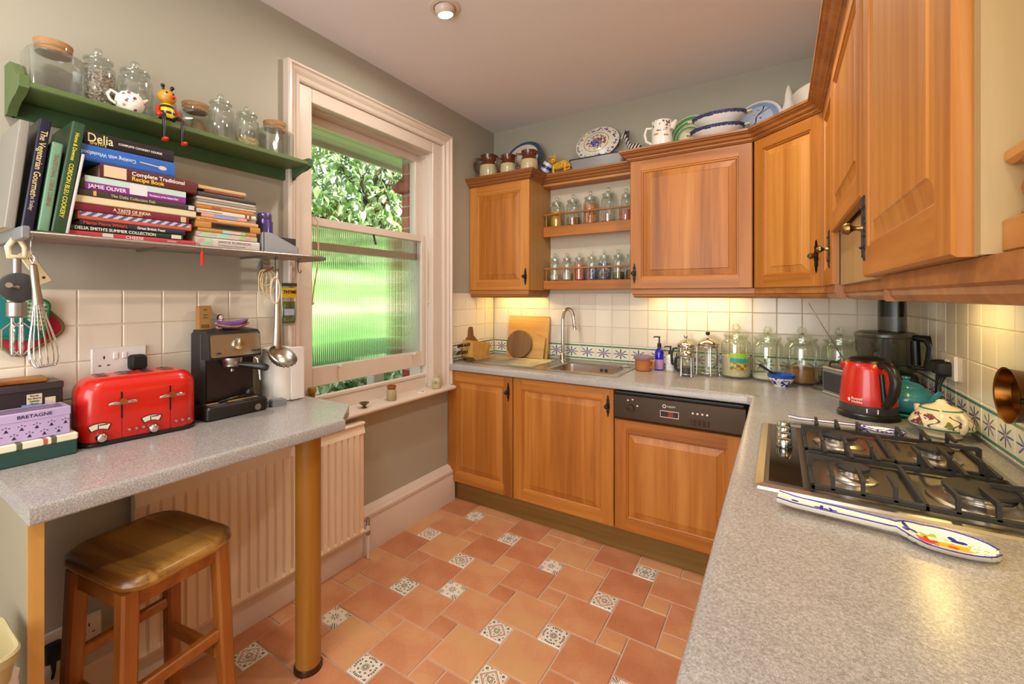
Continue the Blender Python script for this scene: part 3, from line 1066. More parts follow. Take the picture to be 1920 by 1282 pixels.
# ------------------------------------------------------------------ worktops
def nosing(front_d):
    return [(0.0, 0.873), (front_d - 0.003, 0.873), (front_d, 0.876), (front_d, 0.899), (front_d - 0.003, 0.906), (front_d - 0.009, 0.9115), (front_d - 0.016, 0.9135), (0.0, 0.9135)]

wt = MB()
ZA, ZB = 0.873, 0.9135
SX0, SX1, SY0, SY1 = 0.665, 1.085, -0.465, -0.125      # bowl cut-out
wt.box(0.0, SX0, -0.57, -0.004, ZA, ZB).box(SX1, W - 0.004, -0.57, -0.004, ZA, ZB)
wt.box(SX0, SX1, -0.57, SY0, ZA, ZB).box(SX0, SX1, SY1, -0.004, ZA, ZB)
wt.box(1.802, W - 0.004, -2.72, -0.57, ZA, ZB)
sweep(wt, [(0.0, -0.57), (1.766, -0.57), (1.802, -0.606), (1.802, -2.72)], nosing(0.03))
tag(wt.obj('worktop', M['laminate'], smooth=35), 'L-shaped grey speckled worktop around the sink and the hob', 'worktop')

bar = thing('breakfast_bar', 'grey speckled breakfast bar on a round wooden leg by the radiator', 'breakfast bar')
bt_ = MB()
BZT = 0.917
outline = [(0.0075, -2.664), (0.54, -2.664), (0.54, -1.857), (0.391, -1.708), (0.0475, -1.708), (0.0475, -1.7585), (0.0075, -1.7585)]
bt_.prism(outline, BZT - 0.04, BZT)
pf = [(0.0, BZT - 0.04), (0.011, BZT - 0.04), (0.014, BZT - 0.036), (0.014, BZT - 0.012), (0.011, BZT - 0.004), (0.004, BZT - 0.0006), (0.0, BZT)]
sweep(bt_, [(0.54, -2.664), (0.54, -1.857)], pf)
bt_.obj('bar_top', M['laminate'], bar, smooth=35)
lg = MB().lathe([(0.044, 0.018), (0.044, 0.877)], 32)
lo_ = lg.obj('leg', M['bar_leg'], bar, smooth=40, loc=(0.425, -1.92, 0))
MB().lathe([(0.05, 0.0), (0.05, 0.012), (0.046, 0.02), (0.0005, 0.02)], 32).obj('foot', pm('bar_foot', '#3A1E12', 0.3), lo_, smooth=40)
MB().box(0.05, 0.52, -2.662, -2.636, 0.0, 0.877, c=0.001).obj('end_panel', pm('end_panel_paint', '#8E8670', 0.6, var=0.04), bar)
MB().box(0.52, 0.524, -2.662, -2.636, 0.0, 0.877).obj('edge_strip', M['panel_edge'], bar)

# ------------------------------------------------------------------ wall units
UZ, UH, UF = 1.405, 0.738, -0.33
G1 = 'oak wall cabinets over the worktops'
cabinet('wall_cabinet', 'oak wall cabinet in the corner by the window, below the brown jugs', (0.003, UF, UZ), 0, 0.488, UH, 0.325, (0.458, 0.09), G1)
cabinet('wall_cabinet', 'large square oak wall cabinet right of the spice shelves', (1.151, UF, UZ), 0, 0.615, UH, 0.325, (0.024, 0.09), G1)
D45 = math.hypot(2.03 - 1.768, 0.33 - 0.595)
dc = thing('wall_cabinet', 'angled oak corner wall cabinet between the two runs', 'cabinet', (1.768, -0.33, UZ), math.atan2(-0.265, 0.262), G1)
cc = MB().prism([(1.787, -0.312), (2.047, -0.576), (2.047, -0.598), (W - 0.004, -0.598), (W - 0.004, -0.006), (1.787, -0.006)], UZ, UZ + UH)
inv = Matrix.Rotation(-math.atan2(-0.265, 0.262), 4, 'Z') @ Matrix.Translation((-1.768, 0.33, -UZ))
cc.v = [tuple(inv @ Vector(p)) for p in cc.v]
cc.obj('carcass', M['carcass'], dc)
add_door(dc, D45, UH, (0, 0, 0), (D45 - 0.03, 0.13), 0.055, True)
cabinet('wall_cabinet', 'narrow oak wall cabinet between the angled corner and the extractor', (2.03, -0.600, UZ), -PI / 2, 0.388, UH, 0.37, (0.3, 0.13), G1, big=True)
cabinet('wall_cabinet', 'tall oak wall cabinet nearest the camera, with a brass knob at its lower corner', (2.03, -1.655, UZ), -PI / 2, 0.598, UH, 0.37, (0.028, 0.105), G1, big=True)
# extractor: short door above a flat hood front
ex = thing('extractor_hood', 'built-in extractor with a short oak door over a plain hood front', 'extractor', (2.03, -0.992, UZ), -PI / 2)
MB().box(0.0, 0.66, 0.04, 0.37, 0.02, UH).obj('housing', M['carcass'], ex)
add_door(ex, 0.658, UH - 0.178, (0, -0.004, 0.178))
MB().box(0.012, 0.65, 0.022, 0.04, -0.004, 0.172, c=0.002).obj('hood_front', M['hood'], ex)
MB().box(0.0, 0.66, 0.045, 0.37, -0.006, 0.02).obj('hood_base', M['dark_grey'], ex)
MB().box(0.004, 0.012, 0.02, 0.03, 0.0, 0.17).obj('gap_strip', M['black'], ex)


# open shelf unit with gallery rails
def spindle():
    return MB().lathe([(0.006, 0), (0.0065, 0.004), (0.0035, 0.008), (0.0032, 0.016), (0.0055, 0.026), (0.0065, 0.034), (0.0055, 0.042), (0.0032, 0.054), (0.0035, 0.062), (0.006, 0.068), (0.006, 0.072)], 10).mesh('spindle', M['oak_trim_x'], 50)


SPM = spindle()
su = thing('spice_shelf', 'open oak spice shelf with two turned gallery rails', 'shelf', (0.492, 0, 0))
SW = 0.657
MB().box(0.0, SW, -0.125, -0.008, 2.127, 2.147, c=0.002).obj('top_board', M['oak_x'], su)
MB().box(0.0, SW, -0.15, -0.008, 2.186, 2.2).obj('cover_board', M['oak_x'], su)
for z0, z1, rl in ((1.775, 1.847, 1.932), (1.41, 1.471, 1.557)):
    MB().box(0.0, SW, -0.118, -0.008, z1 - 0.02, z1, c=0.001).obj('shelf_board', M['oak_x'], su)
    MB().box(0.0, SW, -0.125, -0.105, z0, z1, c=0.003).obj('front_rail', M['oak_x'], su)
    ra = MB().box(0.0, SW, -0.124, -0.108, rl - 0.007, rl + 0.004, c=0.003).obj('gallery_rail', M['oak_trim_x'], su)
    for k in range(7):
        s_ = bpy.data.objects.new('spindle', SPM); COL.objects.link(s_); s_.parent = ra
        s_.location = (0.02 + k * (SW - 0.04) / 6, -0.116, z1); s_.scale.z = (rl - 0.006 - z1) / 0.072
MB().box(0.0, SW, -0.008, -0.007, 1.387, 2.13).obj('back_panel', pm('shelf_back', '#CFC4B0', 0.7), su)
# end shelf by the camera
es = thing('end_shelf', 'open oak end shelf with gallery rail at the right edge of the picture', 'shelf', (2.03, -2.262, 0))
MB().box(0.014, 0.37, -0.018, 0.0, UZ, UZ + UH).obj('side_panel', M['hood'], es)
for z1 in (1.438, UZ + 0.34):
    MB().box(0.028, 0.37, -0.40, -0.018, z1 - 0.032, z1, c=0.002).obj('shelf_board', M['oak_y'], es)
for z1 in (1.438,):
    ra = MB().box(0.029, 0.047, -0.40, -0.018, z1 + 0.052, z1 + 0.068, c=0.004).obj('gallery_rail', M['oak_y'], es)
    for k in range(5):
        s_ = bpy.data.objects.new('spindle', SPM); COL.objects.link(s_); s_.parent = ra
        s_.location = (0.038, -0.05 - k * 0.08, z1); s_.scale = (1.1, 1.1, 0.053 / 0.072)

# cornice and pelmet
PATH = [(0.002, -0.33), (0.492, -0.33), (0.492, -0.125), (1.151, -0.125), (1.151, -0.33), (1.768, -0.33), (2.03, -0.595), (2.03, -2.68)]
cprof = [(-0.02, 2.143), (0.004, 2.143), (0.008, 2.149), (0.013, 2.150), (0.015, 2.157), (0.026, 2.164), (0.033, 2.176), (0.043, 2.181), (0.046, 2.187), (0.052, 2.189), (0.052, 2.2), (-0.02, 2.2)]
cor = MB(); sweep(cor, PATH, cprof)
for pts_ in ([(0.003, -0.35), (0.5, -0.35), (0.5, -0.006), (0.003, -0.006)], [(1.145, -0.35), (1.775, -0.35), (2.045, -0.62), (2.045, -2.68), (W - 0.004, -2.68), (W - 0.004, -0.006), (1.145, -0.006)]):
    cor.prism(pts_, 2.186, 2.1998)
tag(struct(cor.obj('trim_2', M['oak_trim_x'], smooth=25)), 'moulded oak cornice along the tops of the wall cabinets', 'cornice')
pprof = [(-0.008, 1.404), (-0.006, 1.378), (-0.012, 1.374), (-0.013, 1.366), (-0.02, 1.356), (-0.04, 1.354), (-0.04, 1.404)]
pel = MB()
sweep(pel, [(0.002, -0.33), (0.49, -0.33), (0.49, -0.01)], pprof)
sweep(pel, [(1.153, -0.01), (1.153, -0.33), (1.768, -0.33), (2.03, -0.595), (2.03, -0.99)], pprof)
sweep(pel, [(2.055, -0.985), (2.055, -1.73)], pprof)
sweep(pel, [(2.05, -1.73), (2.03, -1.73), (2.03, -2.68)], [(d - 0.012, z) for d, z in pprof])
tag(struct(pel.obj('trim_3', M['oak_trim_x'], smooth=25)), 'oak light pelmet under the wall cabinets', 'pelmet')


def strip_light(label, loc, rz, l, energy):
    s = thing('strip_light', label, 'light', loc, rz, 'strip lights under the wall cabinets')
    MB().box(-l / 2, l / 2, -0.012, 0.012, -0.012, 0.0, c=0.003).obj('housing', M['white'], s)
    MB().box(-l / 2 + 0.01, l / 2 - 0.01, -0.009, 0.009, -0.016, -0.012).obj('tube', M['strip_glow'], s)
    a = area('strip_lamp', (0, 0, -0.018), (0, 0, 0), l - 0.02, energy, (1.0, 0.68, 0.2), 0.02)
    a.parent = s


strip_light('slim warm strip light under the wall cabinet by the window', (0.26, -0.1, 1.404), 0, 0.36, 1.3)
strip_light('slim warm strip light under the large square wall cabinet', (1.46, -0.1, 1.404), 0, 0.45, 1.5)
strip_light('slim warm strip light under the wall cabinet nearest the camera', (2.28, -1.95, 1.404), PI / 2, 0.5, 1.5)
strip_light('slim warm strip light under the extractor', (2.28, -1.05, 1.398), PI / 2, 0.3, 1.0)


def downlight(label, x, y, energy):
    d = thing('downlight', label, 'light', (x, y, H), 0, 'recessed ceiling downlights')
    MB().lathe([(0.068, 0.001), (0.068, -0.004), (0.058, -0.008), (0.05, -0.007), (0.05, 0.001)], 28).obj('rim', M['gloss_white'], d, smooth=40)
    eye = MB(); eye.lathe([(0.046, 0.0), (0.046, -0.012), (0.04, -0.026), (0.034, -0.032), (0.03, -0.028), (0.0005, -0.026)], 24)
    eye.obj('eyeball', M['gloss_white'], d, smooth=40, rot=(R(10), 0, 0))
    MB().lathe([(0.0005, -0.0335), (0.029, -0.0335), (0.029, -0.028), (0.0005, -0.028)], 20).obj('bulb', M['lamp_glow'], d, rot=(R(10), 0, 0))
    a = area('downlight_lamp', (0, 0, -0.05), (0, 0, 0), 0.09, energy, (1.0, 0.92, 0.80), shape='DISK')
    a.parent = d


downlight('round white ceiling downlight with a lit lamp, above the window', 0.638, -1.39, 11)
downlight('recessed ceiling downlight above the hob worktop', 1.72, -1.1, 11)
downlight('recessed ceiling downlight over the breakfast bar', 0.75, -2.9, 11)
downlight('recessed ceiling downlight behind the camera', 1.72, -3.6, 11)

# ------------------------------------------------------------------ radiator
rad = thing('radiator', 'cream panel radiator with vertical flutes under the window', 'radiator', (0.1, -2.333, 0.141))
rm = MB()
RW, RH = 0.962, 0.57
pr = []
n = 24
for k in range(n):
    a = 0.03 + (RW - 0.06) * k / n
    d = (RW - 0.06) / n
    pr += [(a + d * 0.04, -0.010), (a + d * 0.2, 0.0), (a + d * 0.8, 0.0), (a + d * 0.96, -0.010)]
ring = [(0.0, -0.012), (0.026, -0.004), (0.028, -0.004)] + pr + [(RW - 0.028, -0.004), (RW - 0.026, -0.004), (RW, -0.012)]
z0, z1, z2, z3 = 0.0, 0.035, RH - 0.05, RH
rows = []
for z, f in ((0.0, 0), (0.02, 0.0), (0.035, 1), (RH - 0.06, 1), (RH - 0.045, 0.0), (RH, 0)):
    rows.append([((d if f else max(d, -0.012) * 0 - (0.012 if z in (0.0, RH) else 0.0)), y, z) for y, d in ring])
for k in range(len(rows) - 1):
    m_ = len(ring)
    rm.add(rows[k] + rows[k + 1], [(i, i + 1, m_ + i + 1, m_ + i) for i in range(m_ - 1)])
rm.box(-0.045, -0.0125, 0.0, RW, 0.0, RH, c=0.003)
rm.obj('fluted_panel', M['rad'], rad, smooth=30)
MB().box(-0.05, 0.002, -0.002, RW + 0.002, RH - 0.002, RH + 0.012, c=0.004).obj('top_rail', M['rad'], rad)
for y in (0.15, RW - 0.15):
    MB().box(-0.095, -0.045, y - 0.02, y + 0.02, 0.1, RH - 0.1).obj('bracket', M['rad'], rad)
v = MB().tube([(-0.02, RW + 0.035, -0.141), (-0.02, RW + 0.035, 0.0)], 0.0075, 10)
vo = v.obj('pipe', M['white'], rad, smooth=40)
MB().lathe([(0.009, 0.0), (0.011, 0.004), (0.011, 0.02), (0.009, 0.024), (0.012, 0.028), (0.012, 0.052), (0.0095, 0.055), (0.0095, 0.082), (0.007, 0.086), (0.0005, 0.086)], 16, 0, Matrix.Translation((-0.02, RW + 0.035, -0.02))).obj('valve', M['dull_steel'], vo, smooth=40)
MB().lathe([(0.0122, 0.0), (0.0122, 0.026), (0.0005, 0.027)], 16, 0, Matrix.Translation((-0.02, RW + 0.035, 0.006))).tube([(-0.02, RW + 0.035, 0.0), (-0.02, RW - 0.005, 0.012)], 0.007, 8).obj('valve_body', M['white'], vo, smooth=40)

# ------------------------------------------------------------------ stool
st = thing('bar_stool', 'worn dark wooden stool with a dished seat, under the breakfast bar', 'stool', (0.353, -2.378, 0), 0.163)
SA, SB, SZ = 0.181, 0.153, 0.662
se = MB()
def seat_ring(ins, z, r, dish=0.0):
    return [(x, y, z - dish) for x, y in rrect(-SA + ins, SA - ins, -SB + ins, SB - ins, r, 6)]
se.loft([seat_ring(0.035, SZ - 0.05, 0.05), seat_ring(0.012, SZ - 0.04, 0.065), seat_ring(0.0, SZ - 0.022, 0.075), seat_ring(0.004, SZ - 0.008, 0.075), seat_ring(0.018, SZ, 0.065), seat_ring(0.05, SZ - 0.004, 0.05), seat_ring(0.09, SZ - 0.009, 0.03), seat_ring(0.14, SZ - 0.010, 0.008)])
se.obj('seat', M['stool_top'], st, smooth=50)
LA, LB = 0.117, 0.12
for i, j in ((-1, -1), (1, -1), (1, 1), (-1, 1)):
    l = MB()
    rings = []
    for z, sp, hw in ((0.0, 0.02, 0.019), (SZ - 0.045, 0.0, 0.021)):
        cx, cy = i * (LA + sp), j * (LB + sp)
        rings.append([(cx + a * hw, cy + b * hw, z) for a, b in ((-1, -0.7), (-0.7, -1), (0.7, -1), (1, -0.7), (1, 0.7), (0.7, 1), (-0.7, 1), (-1, 0.7))])
    l.loft(rings)
    l.obj('leg', M['stool_leg'], st)
for (x0, x1, y0, y1, z) in ((-LA, LA, -LB - 0.012, -LB + 0.012, 0.27), (-LA, LA, LB - 0.012, LB + 0.012, 0.27)):
    MB().box(x0, x1, y0, y1, z, z + 0.034, c=0.004).obj('stretcher', M['stool_rail'], st)
for x in (-LA - 0.008, LA + 0.008):
    MB().box(x - 0.012, x + 0.012, -LB, LB, 0.33 if x > 0 else 0.36, 0.364 if x > 0 else 0.39, c=0.004).obj('stretcher', M['stool_rail'], st)
for (x0, x1, y0, y1) in ((-LA, LA, -LB - 0.009, -LB + 0.009), (-LA, LA, LB - 0.009, LB + 0.009), (-LA - 0.009, -LA + 0.009, -LB, LB), (LA - 0.009, LA + 0.009, -LB, LB)):
    MB().box(x0, x1, y0, y1, SZ - 0.095, SZ - 0.045).obj('apron', M['stool_rail'], st)

# ------------------------------------------------------------------ tub and cloth bag beside the bar's end panel
tb = thing('laundry_bag', 'white crumpled cloth bag standing by the end panel of the bar', 'bag', (0.535, -2.775, 0))
cl = MB()
rg = random.Random(4)
rings = []
for k in range(15):
    z = 0.60 * k / 14
    rings.append([((0.085 + 0.012 * math.sin(a * 7 + k * .8) + 0.007 * math.sin(a * 13 - k)) * math.cos(a), (0.085 + 0.012 * math.sin(a * 7 + k * .8) + 0.007 * math.sin(a * 11 + k)) * math.sin(a), z) for a in [2 * PI * q / 56 for q in range(56)]])
cl.loft(rings)
cl.obj('cloth', M['cloth'], tb, smooth=70)
tu = MB()
def tubring(i, z):
    return [(x, y, z) for x, y in rrect(-0.095 + i, 0.095 - i, -0.088 + i, 0.088 - i, 0.035, 5)]
tu.loft([tubring(0.01, 0), tubring(0.004, 0.04), tubring(0.0, 0.044), tubring(-0.002, 0.062), tubring(0.001, 0.066), tubring(0.006, 0.064), tubring(0.014, 0.01)])
tag(tu.obj('plastic_tub', M['cream'], smooth=35, loc=(0.535, -2.775, 0.602)), 'cream plastic tub on top of the white cloth bag', 'tub')

# ------------------------------------------------------------------ sockets
def socket(label, loc, rz, plugs=(), w=0.148, h=0.086):
    s = thing('socket', label, 'socket', loc, rz, 'white wall sockets')
    MB().box(-w / 2, w / 2, -0.011, 0.0, -h / 2, h / 2, c=0.003).obj('plate', M['white'], s)
    for k in (-1, 1):
        if w > 0.1:
            MB().box(k * 0.012 - 0.007, k * 0.012 + 0.007, -0.015, -0.01, 0.004, 0.026, c=0.002).obj('switch', M['white'], s)
            if k not in plugs:
                for dx, dz, a, b in ((0, 0.012, 0.002, 0.005), (-0.011, -0.014, 0.004, 0.0018), (0.011, -0.014, 0.004, 0.0018)):
                    MB().box(k * 0.042 + dx - a, k * 0.042 + dx + a, -0.0115, -0.0105, dz - b, dz + b).obj('pin_hole', M['black'], s)
    return s


def plug(label, loc, rz, cord, tilt=0.0):
    p = thing('plug', label, 'plug', loc, rz, 'black mains plugs')
    b = MB()
    rg_ = [[(x, y, z) for x, z in rrect(-0.024 * f, 0.024 * f, -0.028 * f, 0.024 * f, 0.012 * f, 4)] for y, f in ((0.0, 1.0), (-0.02, 1.0), (-0.03, 0.92), (-0.036, 0.75))]
    b.loft(rg_)
    b.obj('body', M['black_rubber'], p, smooth=40)
    MB().tube(cord, [0.008] + [0.0042] * (len(cord) - 1), 8).obj('cord', M['black_rubber'], p, smooth=60)
    return p


socket('white double socket on the tiles behind the red toaster', (0.0065, -2.35, 1.15), PI / 2, (1,))
plug('black plug in the double socket behind the red toaster', (0.018, -2.306, 1.14), PI / 2, [(0, -0.012, -0.028), (0, -0.002, -0.06), (0.0, 0.004, -0.12), (0.02, 0.004, -0.218)])
socket('white double socket low on the wall behind the stool', (0.0005, -2.47, 0.292), PI / 2, (-1,))
plug('black plug in the low socket behind the stool', (0.012, -2.515, 0.282), PI / 2, [(0, -0.015, -0.028), (0, -0.02, -0.06), (-0.02, -0.03, -0.14), (-0.04, -0.06, -0.279)])

# ------------------------------------------------------------------ green shelf
gs = thing('wall_shelf', 'green painted wooden wall shelf holding the glass jars', 'shelf', (0.001, 0, 0))
MB().box(0.0, 0.165, -2.60, -1.735, 1.932, 1.95, c=0.003).obj('shelf_board', M['green_paint'], gs)
MB().box(0.0, 0.018, -2.60, -1.735, 1.885, 1.932, c=0.002).obj('back_rail', M['dkgreen_paint'], gs)
brk = [(0.0, 1.885), (0.03, 1.885), (0.05, 1.90), (0.085, 1.912), (0.13, 1.918), (0.165, 1.93), (0.168, 1.962), (0.14, 1.966), (0.12, 1.978), (0.10, 2.005), (0.06, 2.025), (0.0, 2.03)]
for y in (-2.612, -1.742):
    mb = MB()
    pts = brk if y < -2 else [(x, min(z, 1.962)) for x, z in brk]
    mb.loft([[(x, yy, z) for x, z in pts] for yy in (y, y + 0.02)])
    mb.obj('bracket', M['green_paint'] if y < -2 else M['dkgreen_paint'], gs)


# ------------------------------------------------------------------ glass jars
def jar(label, loc, r, h, group, contents=None, level=0.0, knob='ball', glass='glass', neck=0.8, rz=0.0, cat='jar'):
    j = thing('glass_jar', label, cat, loc, rz, group)
    hb = h * 0.77
    n_ = r * neck
    body = [(r * 0.88, 0.0), (r * 0.97, 0.003), (r, 0.010), (r, hb * 0.80), (r * 0.97, hb * 0.86), (n_ * 1.04, hb * 0.915), (n_, hb * 0.935), (n_, hb * 0.975), (n_ * 1.05, hb * 0.985), (n_ * 1.05, hb)]
    MB().lathe(body, 28, cap1=False).obj('body', M[glass], j, smooth=40)
    z = hb
    lid = [(n_ * 0.9, z - h * 0.05), (n_ * 0.93, z), (n_ * 1.1, z + 0.0005), (n_ * 1.12, z + h * 0.015), (n_ * 1.1, z + h * 0.04), (n_ * 0.9, z + h * 0.055), (n_ * 0.45, z + h * 0.085), (n_ * 0.22, z + h * 0.1)]
    kz = z + h * 0.1
    kr = h - kz
    l = MB().lathe(lid, 26, cap1=True)
    if knob == 'ball':
        l.ball((0, 0, kz + kr * 0.48), kr * 0.52, 14, 8)
    else:
        l.tube([(kr * 0.42 * math.cos(a), 0, kz + kr * 0.5 + kr * 0.42 * math.sin(a)) for a in [2 * PI * k / 18 for k in range(18)]], kr * 0.14, 8, closed=True)
        l.lathe([(n_ * 0.25, kz - 0.004), (kr * 0.2, kz + 0.006)], 12)
    l.obj('lid', M[glass], j, smooth=40)
    if contents and level > 0:
        rg_ = random.Random(hash(label) % 1000)
        c = MB()
        q = r * 0.955
        top = min(level * 0.8, 0.8) * hb
        c.lathe([(q * 0.86, 0.006), (q, 0.014), (q, top), (q * 0.6, top + r * 0.06), (0.001, top + r * 0.09)], 24)
        c.obj('contents', contents, j, smooth=50)
    return j


def grain(name, cols, scale, bump=0.5):
    t = MT(name, 0.8)
    v = t.voronoi(scale, None, 'Color')
    vv = V(t.nt, t.nt.nodes.new('ShaderNodeSeparateColor').outputs[0])
    t.nt.links.new(v.x, vv.x.node.inputs[0])
    t.color(t.ramp(vv, [(i / max(1, len(cols) - 1), c) for i, c in enumerate(cols)]))
    t.bump(t.voronoi(scale), bump, 0.004)
    return t.mat


M['seeds'] = grain('dried_seed_heads', ['#4A3C34', '#8C7A6C', '#C8B8A4', '#6A5848'], 170, 1.0)
M['oats'] = grain('oats', ['#B89A6C', '#D8C098', '#C8AC80'], 160)
M['pasta'] = grain('pasta_shells', ['#C8AC70', '#E0C890', '#A88C54'], 110, 1.0)
M['flour'] = pm('flour', '#E6DCC8', 0.9)
M['rice'] = grain('rice', ['#DCC8A0', '#E8DCC0', '#C8B088'], 260, 0.3)
M['brown_sugar'] = pm('brown_sugar', '#A8743C', 0.9, var=0.2, vs=60)
M['mustard'] = pm('yellow_spice', '#D8A820', 0.9, var=0.15, vs=30)
M['lentil'] = grain('orange_lentils', ['#C86428', '#E8A060', '#A84A20', '#E8C090'], 230)
M['muesli'] = grain('mixed_grain', ['#8A6A3C', '#B8965C', '#6A5030'], 200)
M['pink_salt'] = pm('pink_salt', '#E08070', 0.8, var=0.15, vs=120)
M['blue_foil'] = grain('blue_foil_sweets', ['#3C50A0', '#C8C8D0', '#6A78B8', '#40406A'], 70)
M['dark_spice'] = grain('dark_spice', ['#3C3028', '#7A6A54', '#2A2420'], 220)
M['herbs'] = grain('dried_herbs', ['#4A5A30', '#7A8450', '#36441F'], 220)

GJ = 'glass jars on the green shelf'
SZG = 1.9505
def corkjar(label, loc, w, d, h, shape, rz=0):
    j = thing('glass_jar', label, 'jar', loc, rz, GJ)
    if shape == 'square':
        ring = lambda i, z: [(x, y, z) for x, y in rrect(-w / 2 + i, w / 2 - i, -d / 2 + i, d / 2 - i, 0.018, 4)]
    else:
        ring = lambda i, z: [((w / 2 - i) * math.cos(a + .26), (w / 2 - i) * math.sin(a + .26), z) for a in [2 * PI * k / 8 for k in range(8)]]
    hb = h * 0.86
    nr = min(w, d) * 0.40
    MB().loft([ring(0.006, 0), ring(0.0, 0.008), ring(0.0, hb * 0.84), ring(0.008, hb * 0.92)], cap1=True).obj('body', M['glass'], j, smooth=35)
    MB().lathe([(nr, hb * 0.9), (nr * 0.98, hb), (nr * 1.06, hb + 0.002), (nr * 1.06, hb + 0.008)], 24, cap0=False, cap1=False).obj('neck', M['glass'], j, smooth=40)
    MB().lathe([(nr * 0.97, hb - 0.01), (nr * 1.03, hb + 0.004), (nr * 1.08, h), (0.001, h + 0.001)], 24).obj('cork_lid', M['cork'], j, smooth=35)
    return j


corkjar('large square glass jar with a cork lid, at the left end of the green shelf', (0.085, -2.527, SZG), 0.125, 0.10, 0.155, 'square', PI / 2)
jar('glass jar of dried brown seed heads on the green shelf', (0.085, -2.425, SZG), 0.042, 0.19, GJ, M['seeds'], 0.95)
jar('tall empty glass jar behind the spotted jug on the green shelf', (0.07, -2.325, SZG), 0.047, 0.20, GJ)
jar('small narrow empty glass jar behind the bee figure', (0.06, -2.232, SZG), 0.03, 0.142, GJ)
corkjar('empty eight sided glass jar with a cork lid beside the bee figure', (0.075, -2.145, SZG), 0.1, 0.1, 0.118, 'oct')
jar('tall glass jar with a few oats at the bottom on the green shelf', (0.07, -2.055, SZG), 0.044, 0.195, GJ, M['oats'], 0.17)
jar('glass jar a third full of pale pasta on the green shelf', (0.07, -1.955, SZG), 0.043, 0.182, GJ, M['pasta'], 0.42)
corkjar('square glass jar with a cork lid at the window end of the green shelf', (0.075, -1.84, SZG), 0.125, 0.105, 0.15, 'square', PI / 2)

# spotted jug
t = MT('spotted_glaze', 0.15)
vd = t.voronoi(62); vc = t.voronoi(62, None, 'Color')
sp_ = V(t.nt, t.nt.nodes.new('ShaderNodeSeparateColor').outputs[0]); t.nt.links.new(vc.x, sp_.x.node.inputs[0])
cc_ = t.ramp(sp_, [(0.0, '#3E4A5E'), (0.3, '#A83A5A'), (0.5, '#4E6A50'), (0.7, '#D0902C'), (1.0, '#6A3A4A')])
t.color(t.mix(vd < 0.33, '#F0E8DC', cc_)); M['spotted'] = t.mat
jg = thing('spotted_jug', 'small white jug with coloured spots on the green shelf', 'jug', (0.132, -2.36, SZG), PI / 2)
MB().lathe([(0.024, 0.0), (0.034, 0.012), (0.039, 0.028), (0.036, 0.045), (0.028, 0.058), (0.026, 0.06), (0.0345, 0.045), (0.02, 0.006)], 24).obj('body', M['spotted'], jg, smooth=50)
MB().tube([(-0.03, 0, 0.05), (-0.048, 0, 0.056), (-0.056, 0, 0.042), (-0.05, 0, 0.026), (-0.036, 0, 0.018)], 0.0045, 8).obj('handle', M['white_china'], jg, smooth=60)
MB().tube([(0.03, 0, 0.04), (0.042, 0, 0.052), (0.048, 0, 0.058)], [0.008, 0.006, 0.004], 8).obj('spout', M['white_china'], jg, smooth=60)

# wooden bee figure sitting on the shelf edge
be = thing('bee_figure', 'wooden striped bee figure dangling its legs over the green shelf', 'figurine', (0.145, -2.262, SZG), PI / 2)
t = MT('bee_stripes', 0.3); z = t.xyz()[2]
t.color(t.mix(((z * 330).sin() > 0.25), '#D8C020', '#1C1814')); M['bee'] = t.mat
MB().lathe([(0.016, 0.0), (0.021, 0.006), (0.021, 0.02), (0.017, 0.045), (0.012, 0.052)], 18).obj('body', M['bee'], be, smooth=50)
hd = MB().ball((0, 0, 0.073), 0.023, 18, 12, sz=0.95).obj('head', pm('bee_face', '#C89030', 0.3), be, smooth=60)
MB().ball((0.006, -0.024, 0.07), 0.006, 10, 8).obj('nose', M['red'], hd, smooth=60)
for s in (-1, 1):
    MB().tube([(s * 0.009, 0, 0.09), (s * 0.011, -0.003, 0.1)], 0.0035, 8).ball((s * 0.012, -0.004, 0.103), 0.0055, 10, 8).obj('feeler', M['black'], hd, smooth=60)
    MB().ball((s * 0.008, -0.02, 0.08), 0.003, 8, 6).obj('eye', M['black'], hd, smooth=60)
    MB().tube([(s * 0.019, 0, 0.042), (s * 0.028, -0.008, 0.028), (s * 0.024, -0.014, 0.016)], 0.0042, 8).ball((s * 0.024, -0.015, 0.014), 0.008, 10, 8).obj('arm', M['red'], be, smooth=60)
    lg_ = MB().tube([(s * 0.01, -0.012, 0.008), (s * 0.018, -0.03, 0.012), (s * 0.024, -0.042, 0.0), (s * 0.022, -0.044, -0.035), (s * 0.022, -0.043, -0.062)], 0.0048, 8).obj('leg', M['black'], be, smooth=60)
    MB().ball((s * 0.024, -0.052, -0.066), 0.0085, 12, 8, sx=0.9, sy=1.9, sz=0.7).obj('shoe', M['red'], lg_, smooth=60)

be.scale = (1.15, 1.15, 1.15)

# ------------------------------------------------------------------ wire rack
rk = thing('wire_rack', 'silver wire wall rack loaded with cookbooks', 'rack', (0, 0, 0))
RZ = 1.534
for k in range(8):
    x = 0.03 + k * 0.027
    MB().tube([(x, -2.61, RZ - 0.006), (x, -1.70 - 0.012 * (k > 5), RZ - 0.006)], 0.0045, 8).obj('rod', M['dull_steel'], rk, smooth=60)
MB().tube([(0.012, -2.61, RZ - 0.008), (0.25, -2.61, RZ - 0.008), (0.252, -1.80, RZ - 0.008), (0.245, -1.735, RZ - 0.008), (0.225, -1.705, RZ - 0.008), (0.19, -1.695, RZ - 0.008), (0.012, -1.695, RZ - 0.008)], 0.0085, 10).obj('rim', M['dull_steel'], rk, smooth=60)
for y in (-2.3, -1.95):
    MB().box(0.012, 0.25, y - 0.004, y + 0.004, RZ - 0.018, RZ - 0.010).obj('cross_bar', M['dull_steel'], rk)
MB().box(0.0, 0.30, -2.632, -2.615, RZ - 0.026, RZ + 0.006, c=0.003).obj('end_bracket', M['grey'], rk)
